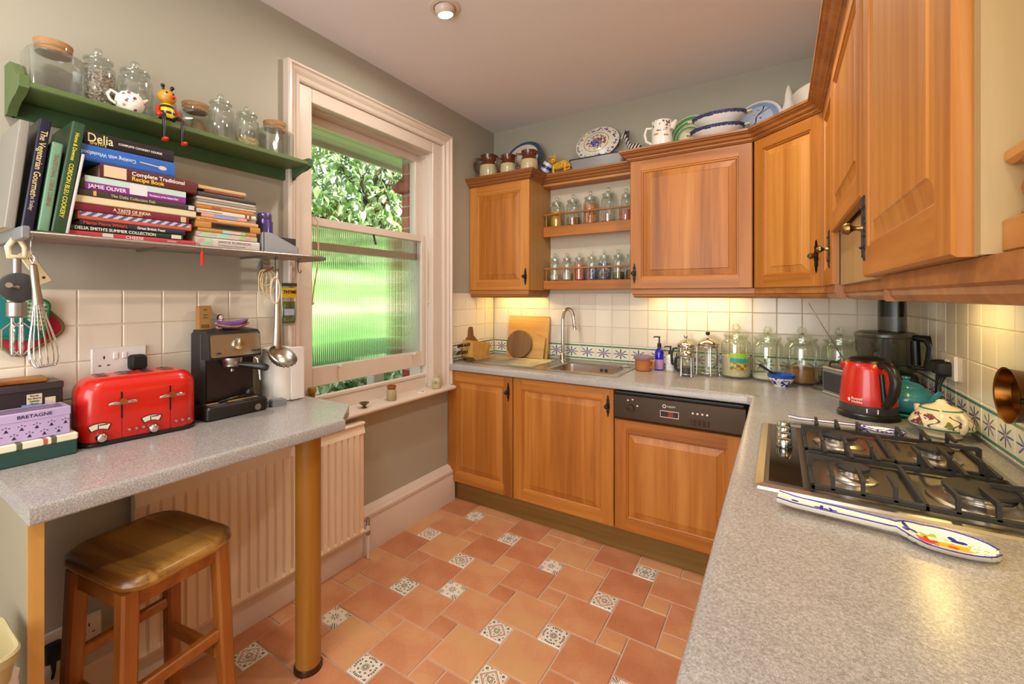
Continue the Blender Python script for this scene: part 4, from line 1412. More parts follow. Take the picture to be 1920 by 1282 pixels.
for y in (-1.86,):
    MB().box(0.0, 0.02, y, y + 0.03, RZ - 0.06, RZ - 0.01).obj('wall_bracket', M['dull_steel'], rk)

# ------------------------------------------------------------------ books
TXT = {}
def tcol(c):
    if c not in TXT: TXT[c] = pm('print_' + c.strip('#'), c, 0.5)
    return TXT[c]


def book(label, spine_c, w, t, d, group, page=True, cover=None):
    """lying book: spine along x (0..w) at y=0 facing -y, thickness z 0..t, depth d"""
    b = thing('book', label, 'book', (0, 0, 0), 0, group)
    m = pm('cover', spine_c, 0.35) if isinstance(spine_c, str) else spine_c
    c = 0.0022
    cv = MB()
    cv.box(0, w, 0.003, d, 0, c).box(0, w, 0.003, d, t - c, t)
    cv.loft([[(x, 0.003, 0), (x, 0.0006, t * 0.12), (x, 0.0, t * 0.35), (x, 0.0, t * 0.65), (x, 0.0006, t * 0.88), (x, 0.003, t), (x, 0.006, t), (x, 0.006, 0)] for x in (0, w)])
    cv.obj('cover', m, b)
    MB().box(0.003, w - 0.003, 0.006, d - 0.003, c, t - c).obj('pages', M['paper'], b)
    return b


def spine(b, body, size, col, x, z, flip=False, align='LEFT', sx=1.0, bold=0.0):
    return text(body, size, tcol(col), b, (x, -0.0004, z), (R(90), R(180) if flip else 0, 0), 'title', align, 0.0002, sx, bold)


def band(b, x0, x1, z0, z1, m, pr=0.0006):
    MB().box(x0, x1, -pr, 0.002, z0, z1).obj('spine_panel', m if not isinstance(m, str) else tcol(m), b)


GL = 'cookbooks lying in the tall stack'
t = MT('wavy_stripes', 0.4); x, y, z = t.xyz()
t.color(t.mix(((x * 260 + (z * 200).sin() * 2).sin() > 0), '#B8C0D8', '#5A5A78')); M['wavy'] = t.mat
zc = RZ + 0.0005
XS = 0.205
stack = [  # label, colour, y0, y1, thickness, depth, titles
    ('red book about cheese at the bottom of the tall stack', '#C8404A', -2.523, -2.203, 0.017, 0.19, [('CHEESE', .0135, '#F0E0D8', .13, .5, False, 1.0), ('PATRICIA', .006, '#F0D0C8', .24, .5, False, 1)], [(.075, .1, '#D8D0C8')]),
    ('dark green summer cookbook with white title, second from the bottom', '#1E3A2E', -2.522, -2.238, 0.0155, 0.2, [("DELIA SMITH'S SUMMER COLLECTION", .0125, '#E8E4D8', .012, .5, False, .92)], [(.25, .278, '#D8D4C8')]),
    ('dark slate cookbook with red and white title, third from the bottom', '#26303A', -2.499, -2.232, 0.0165, 0.19, [("Marco Pierre White's", .0125, '#D84030', .008, .5, False, .93), ('Great British Feast', .0115, '#E8E4E0', .135, .5, False, .85)], []),
    ('thin salmon red book with a wavy grey spine', '#D0604A', -2.503, -2.213, 0.0235, 0.2, [], [(.004, .285, 'wavy')]),
    ('maroon Indian cookbook with pale title', '#7A2438', -2.508, -2.221, 0.0225, 0.19, [('A TASTE OF INDIA', .0125, '#E8D8C0', .085, .62, False, .9), ('MADHUR JAFFREY', .0085, '#D8A870', .093, .27, False, .95)], [(.263, .278, '#C8B890')]),
    ('cream book lying with its pages outward', '#C8AC78', -2.509, -2.199, 0.0225, 0.19, [], [(.0, .31, '#D0B080')]),
    ('thin dark grey fish cookbook in the tall stack', '#3E3A34', -2.499, -2.199, 0.018, 0.2, [('The Delia Collection Fish', .0115, '#B8AC8C', .07, .5, False, .95)], [(.03, .037, '#D0A858'), (.277, .294, '#C8C8C8')]),
    ('purple and mint cookbook with white title', '#8A3A90', -2.488, -2.230, 0.040, 0.19, [('JAMIE OLIVER', .0155, '#F0E4F0', .008, .27, False, .95), ('The Return of the Naked Chef', .0075, '#F0E0F0', .155, .27, False, .85)], [(.0, .258, 'mint'), (.105, .15, '#D8D4D8')]),
    ('thick maroon traditional recipe book near the top of the tall stack', '#5E2A2A', -2.453, -2.196, 0.043, 0.2, [('Complete Traditional', .0175, '#F0E8E0', .075, .66, False, .95), ('Recipe Book', .0175, '#E8D040', .075, .3, False, .95)], [(.008, .062, '#D8C0A0')]),
    ('bright blue cookbook with an upside-down title and painted spoon', '#2E62B4', -2.497, -2.262, 0.0465, 0.2, [('Cooking with Wholefoods', .0155, '#C8D4E8', .13, .5, True, .8)], []),
    ('black and gold cookbook on top of the tall stack', '#221C22', -2.489, -2.265, 0.038, 0.19, [('Delia', .036, '#E8DC9C', .006, .52, False, .8), ("SMITH'S", .011, '#C8A858', .012, .12, False, 1.0), ('COMPLETE COOKERY COURSE', .0085, '#E0D8D0', .078, .5, False, .95)], []),
]
for lab, colr, y0, y1, tk, dp, tl, pn in stack:
    b = book(lab, colr, y1 - y0, tk, dp - 0.015, GL)
    b.location = (XS, y0, zc); b.rotation_euler = (0, 0, PI / 2)
    for (bd, sz, cl_, x, zf, fl, sx) in tl:
        spine(b, bd, sz, cl_, x, tk * zf, fl, 'LEFT', sx, 0.0002)
    for x0, x1, m in pn:
        if m == 'mint': band(b, x0, x1, tk * 0.55, tk, '#B8D4CC')
        elif m == 'wavy': band(b, x0, x1, tk * 0.45, tk * 0.96, M['wavy'])
        elif 'pages outward' in lab: band(b, x0, x1, tk * 0.12, tk * 0.88, M['paper'])
        else: band(b, x0, x1, tk * 0.12, tk * 0.9, m, 0.0011)
    if 'spoon' in lab:
        MB().ball((0.2, 0, tk * 0.45), 0.011, 12, 6, sy=0.06, sz=0.6, sx=1.1).tube([(0.14, -0.0002, tk * 0.55), (0.19, -0.0002, tk * 0.47)], 0.002, 6, flat=1.0).obj('spoon_picture', tcol('#D8C0A8'), b)
    zc += tk + 0.0004

GR = 'cookbooks lying in the lower stack'
t = MT('colour_print', 0.4); vc = t.voronoi(45, None, 'Color'); t.color(t.mix(0.55, vc, '#D8C0A0')); M['print'] = t.mat
zc = RZ + 0.0005
stack2 = [
    ('thick white wine book with grey title at the bottom of the lower stack', '#D4CCC8', -2.200, -1.975, 0.035, [('JANCIS ROBINSON', .0125, '#8A7A6E', .075, .68, False, 1.1), ('Confessions of a Wine Lover', .008, '#A09488', .075, .35, False, 1.0)], [(.0, .055, 'print')]),
    ('paperback with a colourful printed spine', '#C8B890', -2.196, -1.985, 0.019, [], [(.0, .21, 'print')]),
    ('thin cookbook with a mustard and pink patchwork spine', '#B88A40', -2.19, -1.988, 0.013, [], [(.08, .16, 'print')]),
    ('tan leather book with a black label panel', '#C08848', -2.198, -1.973, 0.023, [('Household Management', .007, '#C8A860', .065, .5, False, 1)], [(.05, .185, '#1E1A14')]),
    ('pale orange paperback above the leather book', '#D8A060', -2.196, -1.981, 0.014, [('The Vegetarian Kitchen', .006, '#8A5A30', .01, .5, False, 1)], []),
    ('short pink paperback with a blue label', '#D89C8C', -2.179, -2.024, 0.013, [], [(.04, .12, '#8AA0D0')]),
    ('slim white paperback with round emblems on its spine', '#DCD4CC', -2.196, -1.990, 0.0145, [('The Cooking of the Mediterranean', .0055, '#8A8078', .006, .5, False, 1)], [(.165, .172, '#6A5048'), (.18, .188, '#6A5048')]),
    ('orange paperback in the lower stack', '#C07A30', -2.196, -1.998, 0.013, [('PASTA', .009, '#7A4010', .05, .5, False, 1.2)], []),
    ('pile-worn cream magazine in the lower stack', '#C8B8A4', -2.194, -1.990, 0.009, [], []),
    ('grey cookery magazine with a pale edge', '#9A9088', -2.192, -1.988, 0.009, [], []),
    ('white cookery magazine with a dark edge', '#BEB4A8', -2.194, -1.992, 0.0095, [], []),
    ('charcoal hardback lying above the magazines', '#45423E', -2.192, -1.990, 0.0165, [], []),
    ('thin dark red booklet near the top of the lower stack', '#8A4038', -2.169, -2.034, 0.009, [], []),
    ('cream booklet on top of the lower stack', '#C8A878', -2.19, -2.028, 0.0125, [], []),
]
for lab, colr, y0, y1, tk, tl, pn in stack2:
    b = book(lab, colr, y1 - y0, tk, 0.16, GR)
    b.location = (XS - 0.005, y0, zc); b.rotation_euler = (0, 0, PI / 2)
    for (bd, sz, cl_, x, zf, fl, sx) in tl:
        spine(b, bd, sz, cl_, x, tk * zf, fl, 'LEFT', sx, 0.0001)
    for x0, x1, m in pn:
        band(b, x0, x1, tk * 0.1, tk * 0.9, M['print'] if m == 'print' else m)
    zc += tk + 0.0004

# leaning upright books
GU = 'upright cookbooks leaning at the left end of the rack'
def upright(label, colr, y, h, t_, d, lean, titles, x=0.225, name='book', page=True):
    b = book(label, colr, h, t_, d, GU)
    # local x -> up, local z -> -y (thickness), spine faces +x
    b.matrix_world = Matrix.Translation((x, y + t_ - 0.006, RZ + 0.004)) @ Matrix.Rotation(-lean, 4, 'X') @ Matrix(((0, -1, 0, 0), (0, 0, -1, 0), (1, 0, 0, 0), (0, 0, 0, 1)))
    for bd, sz, cl_, x_, zf, sx in titles:
        text(bd, sz, tcol(cl_), b, (h - x_, -0.0004, t_ * zf), (R(90), R(180), 0), 'title', 'LEFT', 0.0002, sx, 0.0001)
    return b


upright('grey document file with a printed cover at the end of the rack', '#8C8880', -2.643, 0.285, 0.020, 0.2, 0.1, [])
upright('navy vegetarian cookbook with gold title, leaning', '#1C1A30', -2.613, 0.30, 0.023, 0.2, 0.12, [('The Vegetarian Gourmet', .0185, '#E0C888', .03, .5, .95), ('Pat Scaley', .011, '#B8B0A8', .205, .5, 1.0)])
upright('pale green cloth bound cookbook with red title, leaning', '#6C9478', -2.582, 0.245, 0.022, 0.2, 0.12, [('TRADITIONAL CHINA CUISINE', .0125, '#8A5A50', .03, .5, .85)])
upright('tall dark green hardback cookbook with yellow title, leaning', '#2E4A30', -2.556, 0.315, 0.028, 0.2, 0.14, [('Home & Downes', .012, '#E0D040', .03, .5, .95), ('CORDON BLEU COOKERY', .0135, '#E0D040', .12, .5, .95)])
upright('thin white booklet leaning on the tall dark green book', '#C8C4C0', -2.527, 0.23, 0.007, 0.19, 0.15, [])

# tin, box and tassel on the rack
tn = thing('tea_tin', 'purple tea tin with a round lid beside the lower book stack', 'tin', (0.1, -1.90, RZ + 0.0))
MB().lathe([(0.03, 0), (0.032, 0.002), (0.032, 0.135), (0.027, 0.142), (0.027, 0.146)], 28).obj('body', pm('purple_tin', '#5A4A88', 0.25, 0.5), tn, smooth=40)
MB().lathe([(0.0275, 0.144), (0.0285, 0.146), (0.0285, 0.166), (0.026, 0.169), (0.0005, 0.169)], 28).obj('lid', pm('purple_lid', '#6A5C9C', 0.25, 0.5), tn, smooth=40)
MB().lathe([(0.0324, 0.03), (0.0324, 0.07)], 8, 0, None, False, False, R(-40), R(50)).obj('paper_label', tcol('#C8C0D0'), tn, smooth=60)
mf = thing('magazine_file', 'small grey card file with a slanted opening at the end of the rack', 'file', (0.15, -1.965, RZ))
fb = MB()
for x in (0.0, 0.058):
    fb.loft([[(x + dx, 0.0, 0.0), (x + dx, 0.145, 0.0), (x + dx, 0.145, 0.03), (x + dx, 0.03, 0.078), (x + dx, 0.0, 0.078)] for dx in (0, 0.002)])
fb.box(0.0, 0.06, 0.0, 0.002, 0, 0.078).box(0, 0.06, 0.143, 0.145, 0, 0.03).box(0, 0.06, 0, 0.145, 0, 0.002)
fb.obj('shell', pm('grey_card', '#9A9CA0', 0.6), mf)
MB().box(0.006, 0.052, 0.01, 0.14, 0.003, 0.066).obj('booklet', M['dark_grey'], mf)
ts = MB().tube([(0.215, -2.205, RZ + 0.01), (0.245, -2.205, RZ + 0.004), (0.262, -2.205, RZ - 0.012), (0.262, -2.205, RZ - 0.03)], 0.0014, 6).lathe([(0.002, 0), (0.005, -0.004), (0.0045, -0.045), (0.0008, -0.046)], 8, 0, Matrix.Translation((0.262, -2.205, RZ - 0.022)))
tag(ts.obj('bookmark_tassel', M['red']), 'red tassel hanging below the wire rack', 'tassel')

# ------------------------------------------------------------------ red toaster
to = thing('toaster', 'red four slot toaster with chrome levers on the breakfast bar', 'toaster', (0.182, -2.496, 0.917), R(84))
TW, TD, TH = 0.303, 0.16, 0.2
def tring(i, z, r=0.05):
    return [(x, y, z) for x, y in rrect(i, TW - i, i * 0.8, TD - i * 0.8, max(0.02, r - i * 0.4), 7)]
tb_ = MB()
rr_ = []
for k in range(9):
    a = PI / 2 * k / 8
    rr_.append(tring(0.045 * (1 - math.cos(a)) , 0.148 + 0.052 * math.sin(a)))
tb_.loft([tring(0.004, 0.012), tring(0.0, 0.02), tring(0.0, 0.1)] + rr_)
bo = tb_.obj('body', M['red_enamel'], to, smooth=40)
MB().loft([tring(0.004, 0.0), tring(-0.003, 0.003), tring(-0.003, 0.010), tring(0.004, 0.014)]).obj('base', M['black'], to, smooth=30)
for k in range(4):
    x = 0.062 + k * 0.056
    s_ = MB().loft([[(x + a, y, TH + z) for a, y in rrect(-0.016, 0.016, 0.05, 0.128, 0.006, 3)] for z in (-0.004, 0.0012)]).obj('slot_rim', pm('slot_red', '#8E1A12', 0.3), bo)
    MB().box(x - 0.009, x + 0.011, 0.056, 0.122, TH - 0.003, TH + 0.0016).obj('slot', M['black'], s_)
    MB().box(x + 0.002, x + 0.004, 0.058, 0.12, TH + 0.0015, TH + 0.0022).obj('slot_wire', M['dull_steel'], s_)
for k, x in enumerate((0.098, 0.222)):
    MB().box(x - 0.0022, x + 0.0022, -0.0008, 0.004, 0.075, 0.155).obj('lever_track', M['black'], bo)
    lv = MB()
    lv.tube([(x - 0.034, -0.019, 0.124), (x - 0.02, -0.02, 0.127), (x - 0.008, -0.021, 0.125), (x + 0.008, -0.021, 0.125), (x + 0.02, -0.02, 0.127), (x + 0.034, -0.019, 0.124)], [0.0035, 0.0062, 0.0045, 0.0045, 0.0062, 0.0035], 10)
    lv.loft([[(x + a, y, 0.127 + b) for a, b in ((-0.011, -0.006), (0.011, -0.006), (0.008, 0.006), (0, 0.012), (-0.008, 0.006))] for y in (-0.027, -0.015)])
    lv.box(x - 0.0018, x + 0.0018, -0.018, 0.002, 0.12, 0.13)
    lv.obj('lever', M['chrome'], to, smooth=50)
    gx = (0.046, 0.172)[k]
    g = MB()
    arc = [(gx + (0.062) * math.sin(a), 0.052 + 0.0 + 0.075 * math.cos(a) - 0.056) for a in [R(q) for q in range(-26, 27, 4)]]
    arc2 = [(gx + (0.046) * math.sin(a), 0.052 + 0.056 * math.cos(a) - 0.056) for a in [R(q) for q in range(26, -27, -4)]]
    pts = [(a, b) for a, b in arc + arc2]
    fo = MB().loft([[(a, y, b) for a, b in pts] for y in (0.002, -0.0028)]).obj('dial_frame', M['black'], bo)
    MB().loft([[(gx + (a - gx) * 0.9, y, 0.0615 + (b - 0.0615) * 0.8) for a, b in pts] for y in (0.0, -0.0034)]).obj('dial', tcol('#D8D0BC'), fo)
    MB().box(gx - 0.004, gx - 0.002, -0.004, 0.0, 0.054, 0.068).box(gx, gx + 0.018, -0.0039, 0.0, 0.063, 0.066).obj('needle', M['black'], fo)
    kx = gx + 0.004
    MB().lathe([(0.014, 0.0), (0.015, 0.004), (0.0135, 0.009), (0.0125, 0.016), (0.008, 0.02), (0.0005, 0.021)], 20, 0, Matrix.Translation((kx, 0.0, 0.028)) @ Matrix.Rotation(PI / 2, 4, 'X')).obj('dial_knob', M['chrome'], bo, smooth=40)
    for q in range(3):
        MB().lathe([(0.0052, 0), (0.0052, 0.003), (0.004, 0.0055), (0.0005, 0.006)], 14, 0, Matrix.Translation(((0.116, 0.238)[k] + q * 0.0175, 0.0, 0.036)) @ Matrix.Rotation(PI / 2, 4, 'X')).obj('button', M['chrome'], bo, smooth=40)
    MB().box(x - 0.0005, x + 0.0005, -0.0004, 0.002, 0.014, 0.075).obj('seam', M['black'], bo)
MB().tube([(0.148, 0.0035, 0.158), (0.168, 0.0035, 0.158), (0.158, 0.009, 0.172)], 0.0012, 6, closed=True).obj('emblem', M['chrome'], bo)
MB().box(-0.0015, 0.003, 0.05, 0.075, 0.105, 0.13, c=0.0015).obj('badge', M['red'], bo)

# ------------------------------------------------------------------ espresso machine
M['matt_black'] = pm('matt_black', '#232122', 0.5)
cm = thing('espresso_machine', 'black and steel espresso machine with a portafilter on the breakfast bar', 'coffee machine', (0.165, -2.14, 0.917), PI / 2)
MB().box(-0.002, 0.192, 0.05, 0.145, 0.0, 0.318, c=0.012).obj('rear_body', M['matt_black'], cm)
MB().box(0.012, 0.18, 0.042, 0.052, 0.06, 0.22).obj('splash_plate', pm('dark_plate', '#2A1C1C', 0.35), cm)
h_ = MB().loft([[(x, -0.004, 0.222), (x, 0.006, 0.305), (x, 0.02, 0.317), (x, 0.12, 0.322), (x, 0.12, 0.215), (x, 0.0, 0.215)] for x in (0.0, 0.188)]).obj('head', M['matt_black'], cm)
fp = MB()
fp.loft([[(a, -0.0085 + (b - 0.222) * 0.12, b) for a, b in rrect(0.004, 0.184, 0.224, 0.305, 0.008, 3)], [(a, -0.002 + (b - 0.222) * 0.12, b) for a, b in rrect(0.004, 0.184, 0.224, 0.305, 0.008, 3)]])
po = fp.obj('front_panel', M['steel'], cm)
MB().lathe([(0.022, 0.0), (0.022, 0.004), (0.019, 0.012), (0.0005, 0.013)], 24, 0, Matrix.Translation((0.098, -0.003, 0.266)) @ Matrix.Rotation(R(83), 4, 'X')).box(0.094, 0.102, -0.022, -0.008, 0.262, 0.292, c=0.002).obj('selector_knob', M['chrome'], po, smooth=40)
MB().box(0.018, 0.038, -0.0125, -0.006, 0.236, 0.245, c=0.002).obj('power_switch', M['dark_grey'], po)
for z in (0.238, 0.25):
    MB().ball((0.05, -0.0065, z), 0.0022, 8, 6).obj('indicator', M['red'], po)
text('KRUPS', 0.011, M['dark_grey'], po, (0.148, -0.0085, 0.238), (R(83), 0, 0), sx=1.1, bold=0.0002)
MB().lathe([(0.034, 0.0), (0.034, -0.014), (0.03, -0.02), (0.03, -0.03), (0.02, -0.04), (0.006, -0.042), (0.006, -0.052), (0.0005, -0.052)], 24, 0, Matrix.Translation((0.085, 0.012, 0.217))).obj('group_head', M['steel'], cm, smooth=40)
MB().tube([(0.095, -0.008, 0.192), (0.12, -0.04, 0.189), (0.14, -0.062, 0.184), (0.16, -0.085, 0.178), (0.166, -0.092, 0.176)], [0.007, 0.011, 0.0125, 0.0135, 0.009], 12).obj('portafilter_handle', M['black'], cm, smooth=50)
MB().tube([(0.165, 0.02, 0.22), (0.176, 0.0, 0.2), (0.18, -0.006, 0.15), (0.182, -0.008, 0.12)], 0.004, 8).obj('steam_wand', M['chrome'], cm, smooth=60)
bs = MB()
bs.loft([[(x, y, z) for x, y in rrect(-0.02 + i, 0.212 - i, -0.022 + i, 0.14, 0.02, 4)] for z, i in ((0.0, 0.006), (0.006, 0.0), (0.04, 0.0), (0.05, 0.005))])
bso = bs.obj('drip_tray', M['black'], cm, smooth=30)
MB().box(-0.004, 0.19, -0.012, 0.04, 0.05, 0.0535, c=0.001).obj('tray_grid', M['dark_grey'], bso)
for a, b, z in ((0.0, 0.02, 0.0545), (0.07, 0.012, 0.0548)):
    MB().box(a, a + 0.11, b - 0.006, b + 0.004, z - 0.001, z + 0.001, c=0.0008).obj('wood_stirrer', M['board_pale'], bso)
MB().ball((0.155, 0.02, 0.075), 0.02, 14, 10, sz=0.9).tube([(0.15, 0.02, 0.066), (0.04, 0.015, 0.058)], [0.008, 0.005], 8).obj('coffee_scoop', M['black'], bso, smooth=50)
MB().lathe([(0.012, 0), (0.012, 0.001), (0.0005, 0.0012)], 18, 0, Matrix.Translation((0.165, -0.0225, 0.02)) @ Matrix.Rotation(PI / 2, 4, 'X')).obj('badge', M['dull_steel'], bso)
# things on top of the machine
cb_ = MB().box(-0.021, 0.021, -0.014, 0.014, 0, 0.092, c=0.0005)
co = thing('card_box', 'small brown card box standing on the espresso machine', 'box', (0.045, -2.105, 1.2355), PI / 2)
cb_.obj('carton', M['cardboard'], co)
for z, w in ((0.075, 0.006), (0.055, 0.008), (0.045, 0.008)):
    MB().box(-w, w, -0.0146, -0.013, z, z + 0.005).obj('print', tcol('#5A6A28'), co)
for k in range(5):
    MB().box(-0.015 + k * 0.006, -0.011 + k * 0.006, -0.0146, -0.013, 0.008, 0.022).obj('barcode', tcol('#6A4A28'), co)
dp_ = thing('leaf_dish', 'purple leaf-shaped dish on the espresso machine', 'dish', (0.1, -2.03, 1.2395), PI / 2)
def leafring(s_, z, n_=28):
    return [(0.058 * s_ * math.cos(a) * (1 + 0.12 * math.cos(3 * a)), 0.036 * s_ * math.sin(a) * (1 + 0.1 * math.sin(5 * a)), z + 0.01 * s_ * abs(math.cos(a)) ** 2 * (s_ > 0.8)) for a in [2 * PI * k / n_ for k in range(n_)]]
MB().loft([leafring(0.5, 0), leafring(0.85, 0.008), leafring(1.0, 0.024), leafring(0.97, 0.025), leafring(0.78, 0.012), leafring(0.4, 0.006)]).obj('bowl', pm('purple_glaze', '#8A5CA8', 0.3), dp_, smooth=50)
MB().loft([leafring(0.9, 0.002), leafring(1.08, 0.009), leafring(1.06, 0.011), leafring(0.85, 0.006)]).obj('saucer', pm('tan_glaze', '#C0906A', 0.4), dp_, smooth=50)
ma = thing('nesting_doll', 'tiny painted nesting doll standing by the purple dish', 'doll', (0.055, -2.05, 1.2365), PI / 2)
t = MT('doll_paint', 0.25); x, y, z = t.xyz()
vd_ = t.voronoi(120)
body_c = t.mix(vd_ < 0.4, '#E8D8A8', '#B83A30')
t.color(t.mix(z > 0.036, body_c, t.mix(((x * x + (z - 0.046) * (z - 0.046)).sqrt() < 0.0085) * (y < 0.002), '#3A2420', '#F0DCC8')))
MB().lathe([(0.012, 0), (0.017, 0.008), (0.018, 0.02), (0.014, 0.033), (0.0115, 0.037), (0.0125, 0.046), (0.009, 0.055), (0.0005, 0.058)], 20).obj('doll_body', t.mat, ma, smooth=50)

# ------------------------------------------------------------------ paper towel, scale block, bottle
pt_ = thing('paper_towel', 'white paper towel roll standing at the end of the breakfast bar', 'paper towel', (0.075, -1.83, 0.917))
MB().lathe([(0.055, 0.004), (0.058, 0.006), (0.058, 0.226), (0.055, 0.228), (0.022, 0.228), (0.02, 0.22)], 32).obj('roll', M['towel'], pt_, smooth=40)
MB().lathe([(0.06, 0), (0.06, 0.003), (0.006, 0.005), (0.006, 0.25), (0.0005, 0.252)], 24).obj('holder', M['chrome'], pt_, smooth=40)
MB().box(0.02, 0.058, 0.03, 0.09, 0.004, 0.226, c=0.001).obj('loose_sheet', M['towel'], pt_)
tag(MB().loft([[(x, y, z) for x, y in ((0, 0), (0.045, 0), (0.045, 0.055), (0, 0.055))] for z in (0, 0.024)]).box(0.004, 0.041, 0.004, 0.051, 0.024, 0.0265, c=0.001).obj('grey_block', M['grey'], loc=(0.13, -1.9, 0.917), rot=(0, 0, R(-10))), 'small flat grey box beside the espresso machine', 'box')
ab = thing('amber_bottle', 'small amber glass bottle on the sill behind the bar end', 'bottle', (0.03, -1.63, 0.778))
MB().lathe([(0.026, 0), (0.028, 0.004), (0.028, 0.06), (0.02, 0.085), (0.014, 0.1), (0.014, 0.125)], 20).obj('body', pm('amber_glass', '#8A5A1A', 0.1, coat=0.5), ab, smooth=50)
MB().lathe([(0.013, 0.125), (0.018, 0.13), (0.021, 0.142), (0.017, 0.155), (0.0005, 0.158)], 20).obj('stopper', pm('amber_stopper', '#9A6A2A', 0.2), ab, smooth=50)

# ------------------------------------------------------------------ tins at the left end
gt = thing('storage_tin', 'flat dark green tin with a cream patterned lid, lowest of the tin pile', 'tin', (0.203, -2.503, 0.917), PI / 2)
MB().box(-0.165, 0.0, 0.0, 0.185, 0.0, 0.044, c=0.003).obj('base', M['tin_green'], gt)
t = MT('cream_pattern', 0.35); x, y, z = t.xyz()
st1 = ((x * 95 + (y * 40).sin() * 1.2).sin() > 0.86); st2 = (((x + y) * 70).sin() > 0.95)
t.color(t.mix(st2, t.mix(st1, '#E4DCC0', '#5A5A44'), '#A86050')); M['cream_pat'] = t.mat
MB().box(-0.167, 0.002, -0.002, 0.187, 0.04, 0.0615, c=0.004).obj('lid', M['cream_pat'], gt)
lt = thing('biscuit_tin', 'lilac biscuit tin printed BRETAGNE with small dark motifs', 'tin', (0.198, -2.517, 0.979), PI / 2)
MB().box(-0.145, 0.0, 0.0, 0.085, 0.0, 0.056, c=0.002).obj('base', M['lilac'], lt)
ll = MB().box(-0.147, 0.0015, -0.0015, 0.0865, 0.052, 0.076, c=0.002).obj('lid', M['lilac'], lt)
for k in range(4):
    MB().box(-0.14, -0.012, 0.012 + k * 0.016, 0.018 + k * 0.016, 0.0755, 0.0765).obj('stripe', M['navy'], ll)
text('BRETAGNE', 0.0125, M['navy'], ll, (-0.105, -0.0019, 0.064), (R(90), 0, 0), sx=1.1, bold=0.0001)
for k in range(10):
    for q in range(2):
        x, z = -0.138 + k * 0.0285 + q * 0.014, 0.014 + q * 0.021
        if x > -0.006 or x < -0.14: continue
        mk = MB()
        mk.loft([[(x - 0.0045, y, z - 0.006), (x + 0.0045, y, z - 0.006), (x, y, z + 0.003)] for y in (-0.0003, 0.001)])
        for a in (-1, 0, 1):
            mk.box(x + a * 0.006 - 0.0018, x + a * 0.006 + 0.0018, -0.0003, 0.001, z + 0.004 + (a == 0) * 0.003, z + 0.006 + (a == 0) * 0.003)
        mk.obj('motif', M['navy'], lt)
dt = thing('storage_tin', 'dark brown tin with two picture labels behind the lilac tin', 'tin', (0.108, -2.512, 0.979), PI / 2)
MB().box(-0.15, 0.0, 0.0, 0.09, 0.0, 0.118, c=0.002).obj('base', M['tin_dark'], dt)
MB().box(-0.152, 0.002, -0.002, 0.092, 0.116, 0.137, c=0.003).obj('lid', pm('tin_lid_dark', '#4A4248', 0.3, 0.4), dt)
MB().box(-0.075, -0.044, -0.0012, 0.001, 0.078, 0.108).obj('label_print', tcol('#D8D0B0'), dt)
for k, w in enumerate((0.027, 0.025, 0.022, 0.026)):
    text(('Biscuits', 'Pur Beurre', 'Galettes', 'Planiol')[k], 0.0075, tcol('#1A1614'), dt, (-0.0595, -0.0015, 0.103 - k * 0.0075), (R(90), 0, 0), 'label_text', 'CENTER', sx=0.8)
MB().box(-0.085, -0.045, -0.0016, 0.001, 0.058, 0.08).obj('picture', tcol('#7A98C8'), dt)
MB().box(-0.038, -0.016, -0.0016, 0.001, 0.066, 0.094).obj('picture', M['print'], dt)
tag(MB().box(-0.12, 0.0, 0.0, 0.08, 0, 0.012, c=0.003).obj('bread_board', M['stool_leg'], loc=(0.1, -2.54, 1.117), rot=(0, 0, R(88))), 'brown wooden board lying on the dark tin', 'board')

# ------------------------------------------------------------------ hanging kitchen tools, left
def hook(label, top, drop, m='dull_steel'):
    h = MB().tube([(0, 0, 0), (0.008, 0, 0.010), (0.0, 0, 0.018), (-0.010, 0, 0.012), (-0.012, 0, -drop * 0.5), (-0.006, 0, -drop), (0.006, 0, -drop - 0.004), (0.012, 0, -drop + 0.008)], 0.0016, 6)
    return tag(h.obj('s_hook', M[m], loc=top), label, 'hook', 'wire hooks on the rack')


hook('wire hook holding the balloon whisk', (0.25, -2.603, 1.512), 0.04)
wh = thing('balloon_whisk', 'steel balloon whisk hanging from the rack', 'whisk', (0.262, -2.606, 1.474), 0, None, (R(5), 0, 0))
MB().tube([(0, 0, 0), (0.004, 0.004, -0.012), (0.0, 0.0, -0.026), (-0.004, -0.004, -0.012)], 0.0018, 6, closed=True).obj('loop', M['chrome'], wh)
MB().lathe([(0.0005, -0.026), (0.007, -0.03), (0.0085, -0.05), (0.0085, -0.09), (0.011, -0.125), (0.0115, -0.132), (0.0005, -0.134)], 16).obj('handle', M['steel'], wh, smooth=50)
for k in range(7):
    a = PI * k / 7
    pts = []
    for q in range(19):
        f = q / 18 * 2 - 1
        rad_ = 0.034 * (1 - abs(f) ** 2.6) ** 0.5 if abs(f) < 1 else 0
        z = -0.132 - 0.165 * math.cos(f * PI / 2) ** 0.75
        s_ = 1 if f > 0 else -1
        rr2 = 0.008 + 0.032 * math.sin(min(1, (1 - abs(f)) * 1.35) * PI * 0.5 + 0.0) * (abs(f) ** 0.45)
        pts.append((math.cos(a) * rr2 * s_ if q not in (9,) else 0.0, math.sin(a) * rr2 * s_ if q not in (9,) else 0.0, z))
    MB().tube(pts, 0.0012, 6).obj('wire', M['chrome'], wh, smooth=60)
eb = thing('egg_beater', 'old hand-cranked egg beater hanging from the rack', 'egg beater', (0.2, -2.622, 1.512))
MB().tube([(0, -0.006, 0), (0.0, -0.016, -0.02), (0, -0.014, -0.045), (0, 0.014, -0.045), (0, 0.016, -0.02), (0, 0.006, 0)], 0.007, 10, closed=True).obj('grip', M['cream_glaze'], eb, smooth=60)
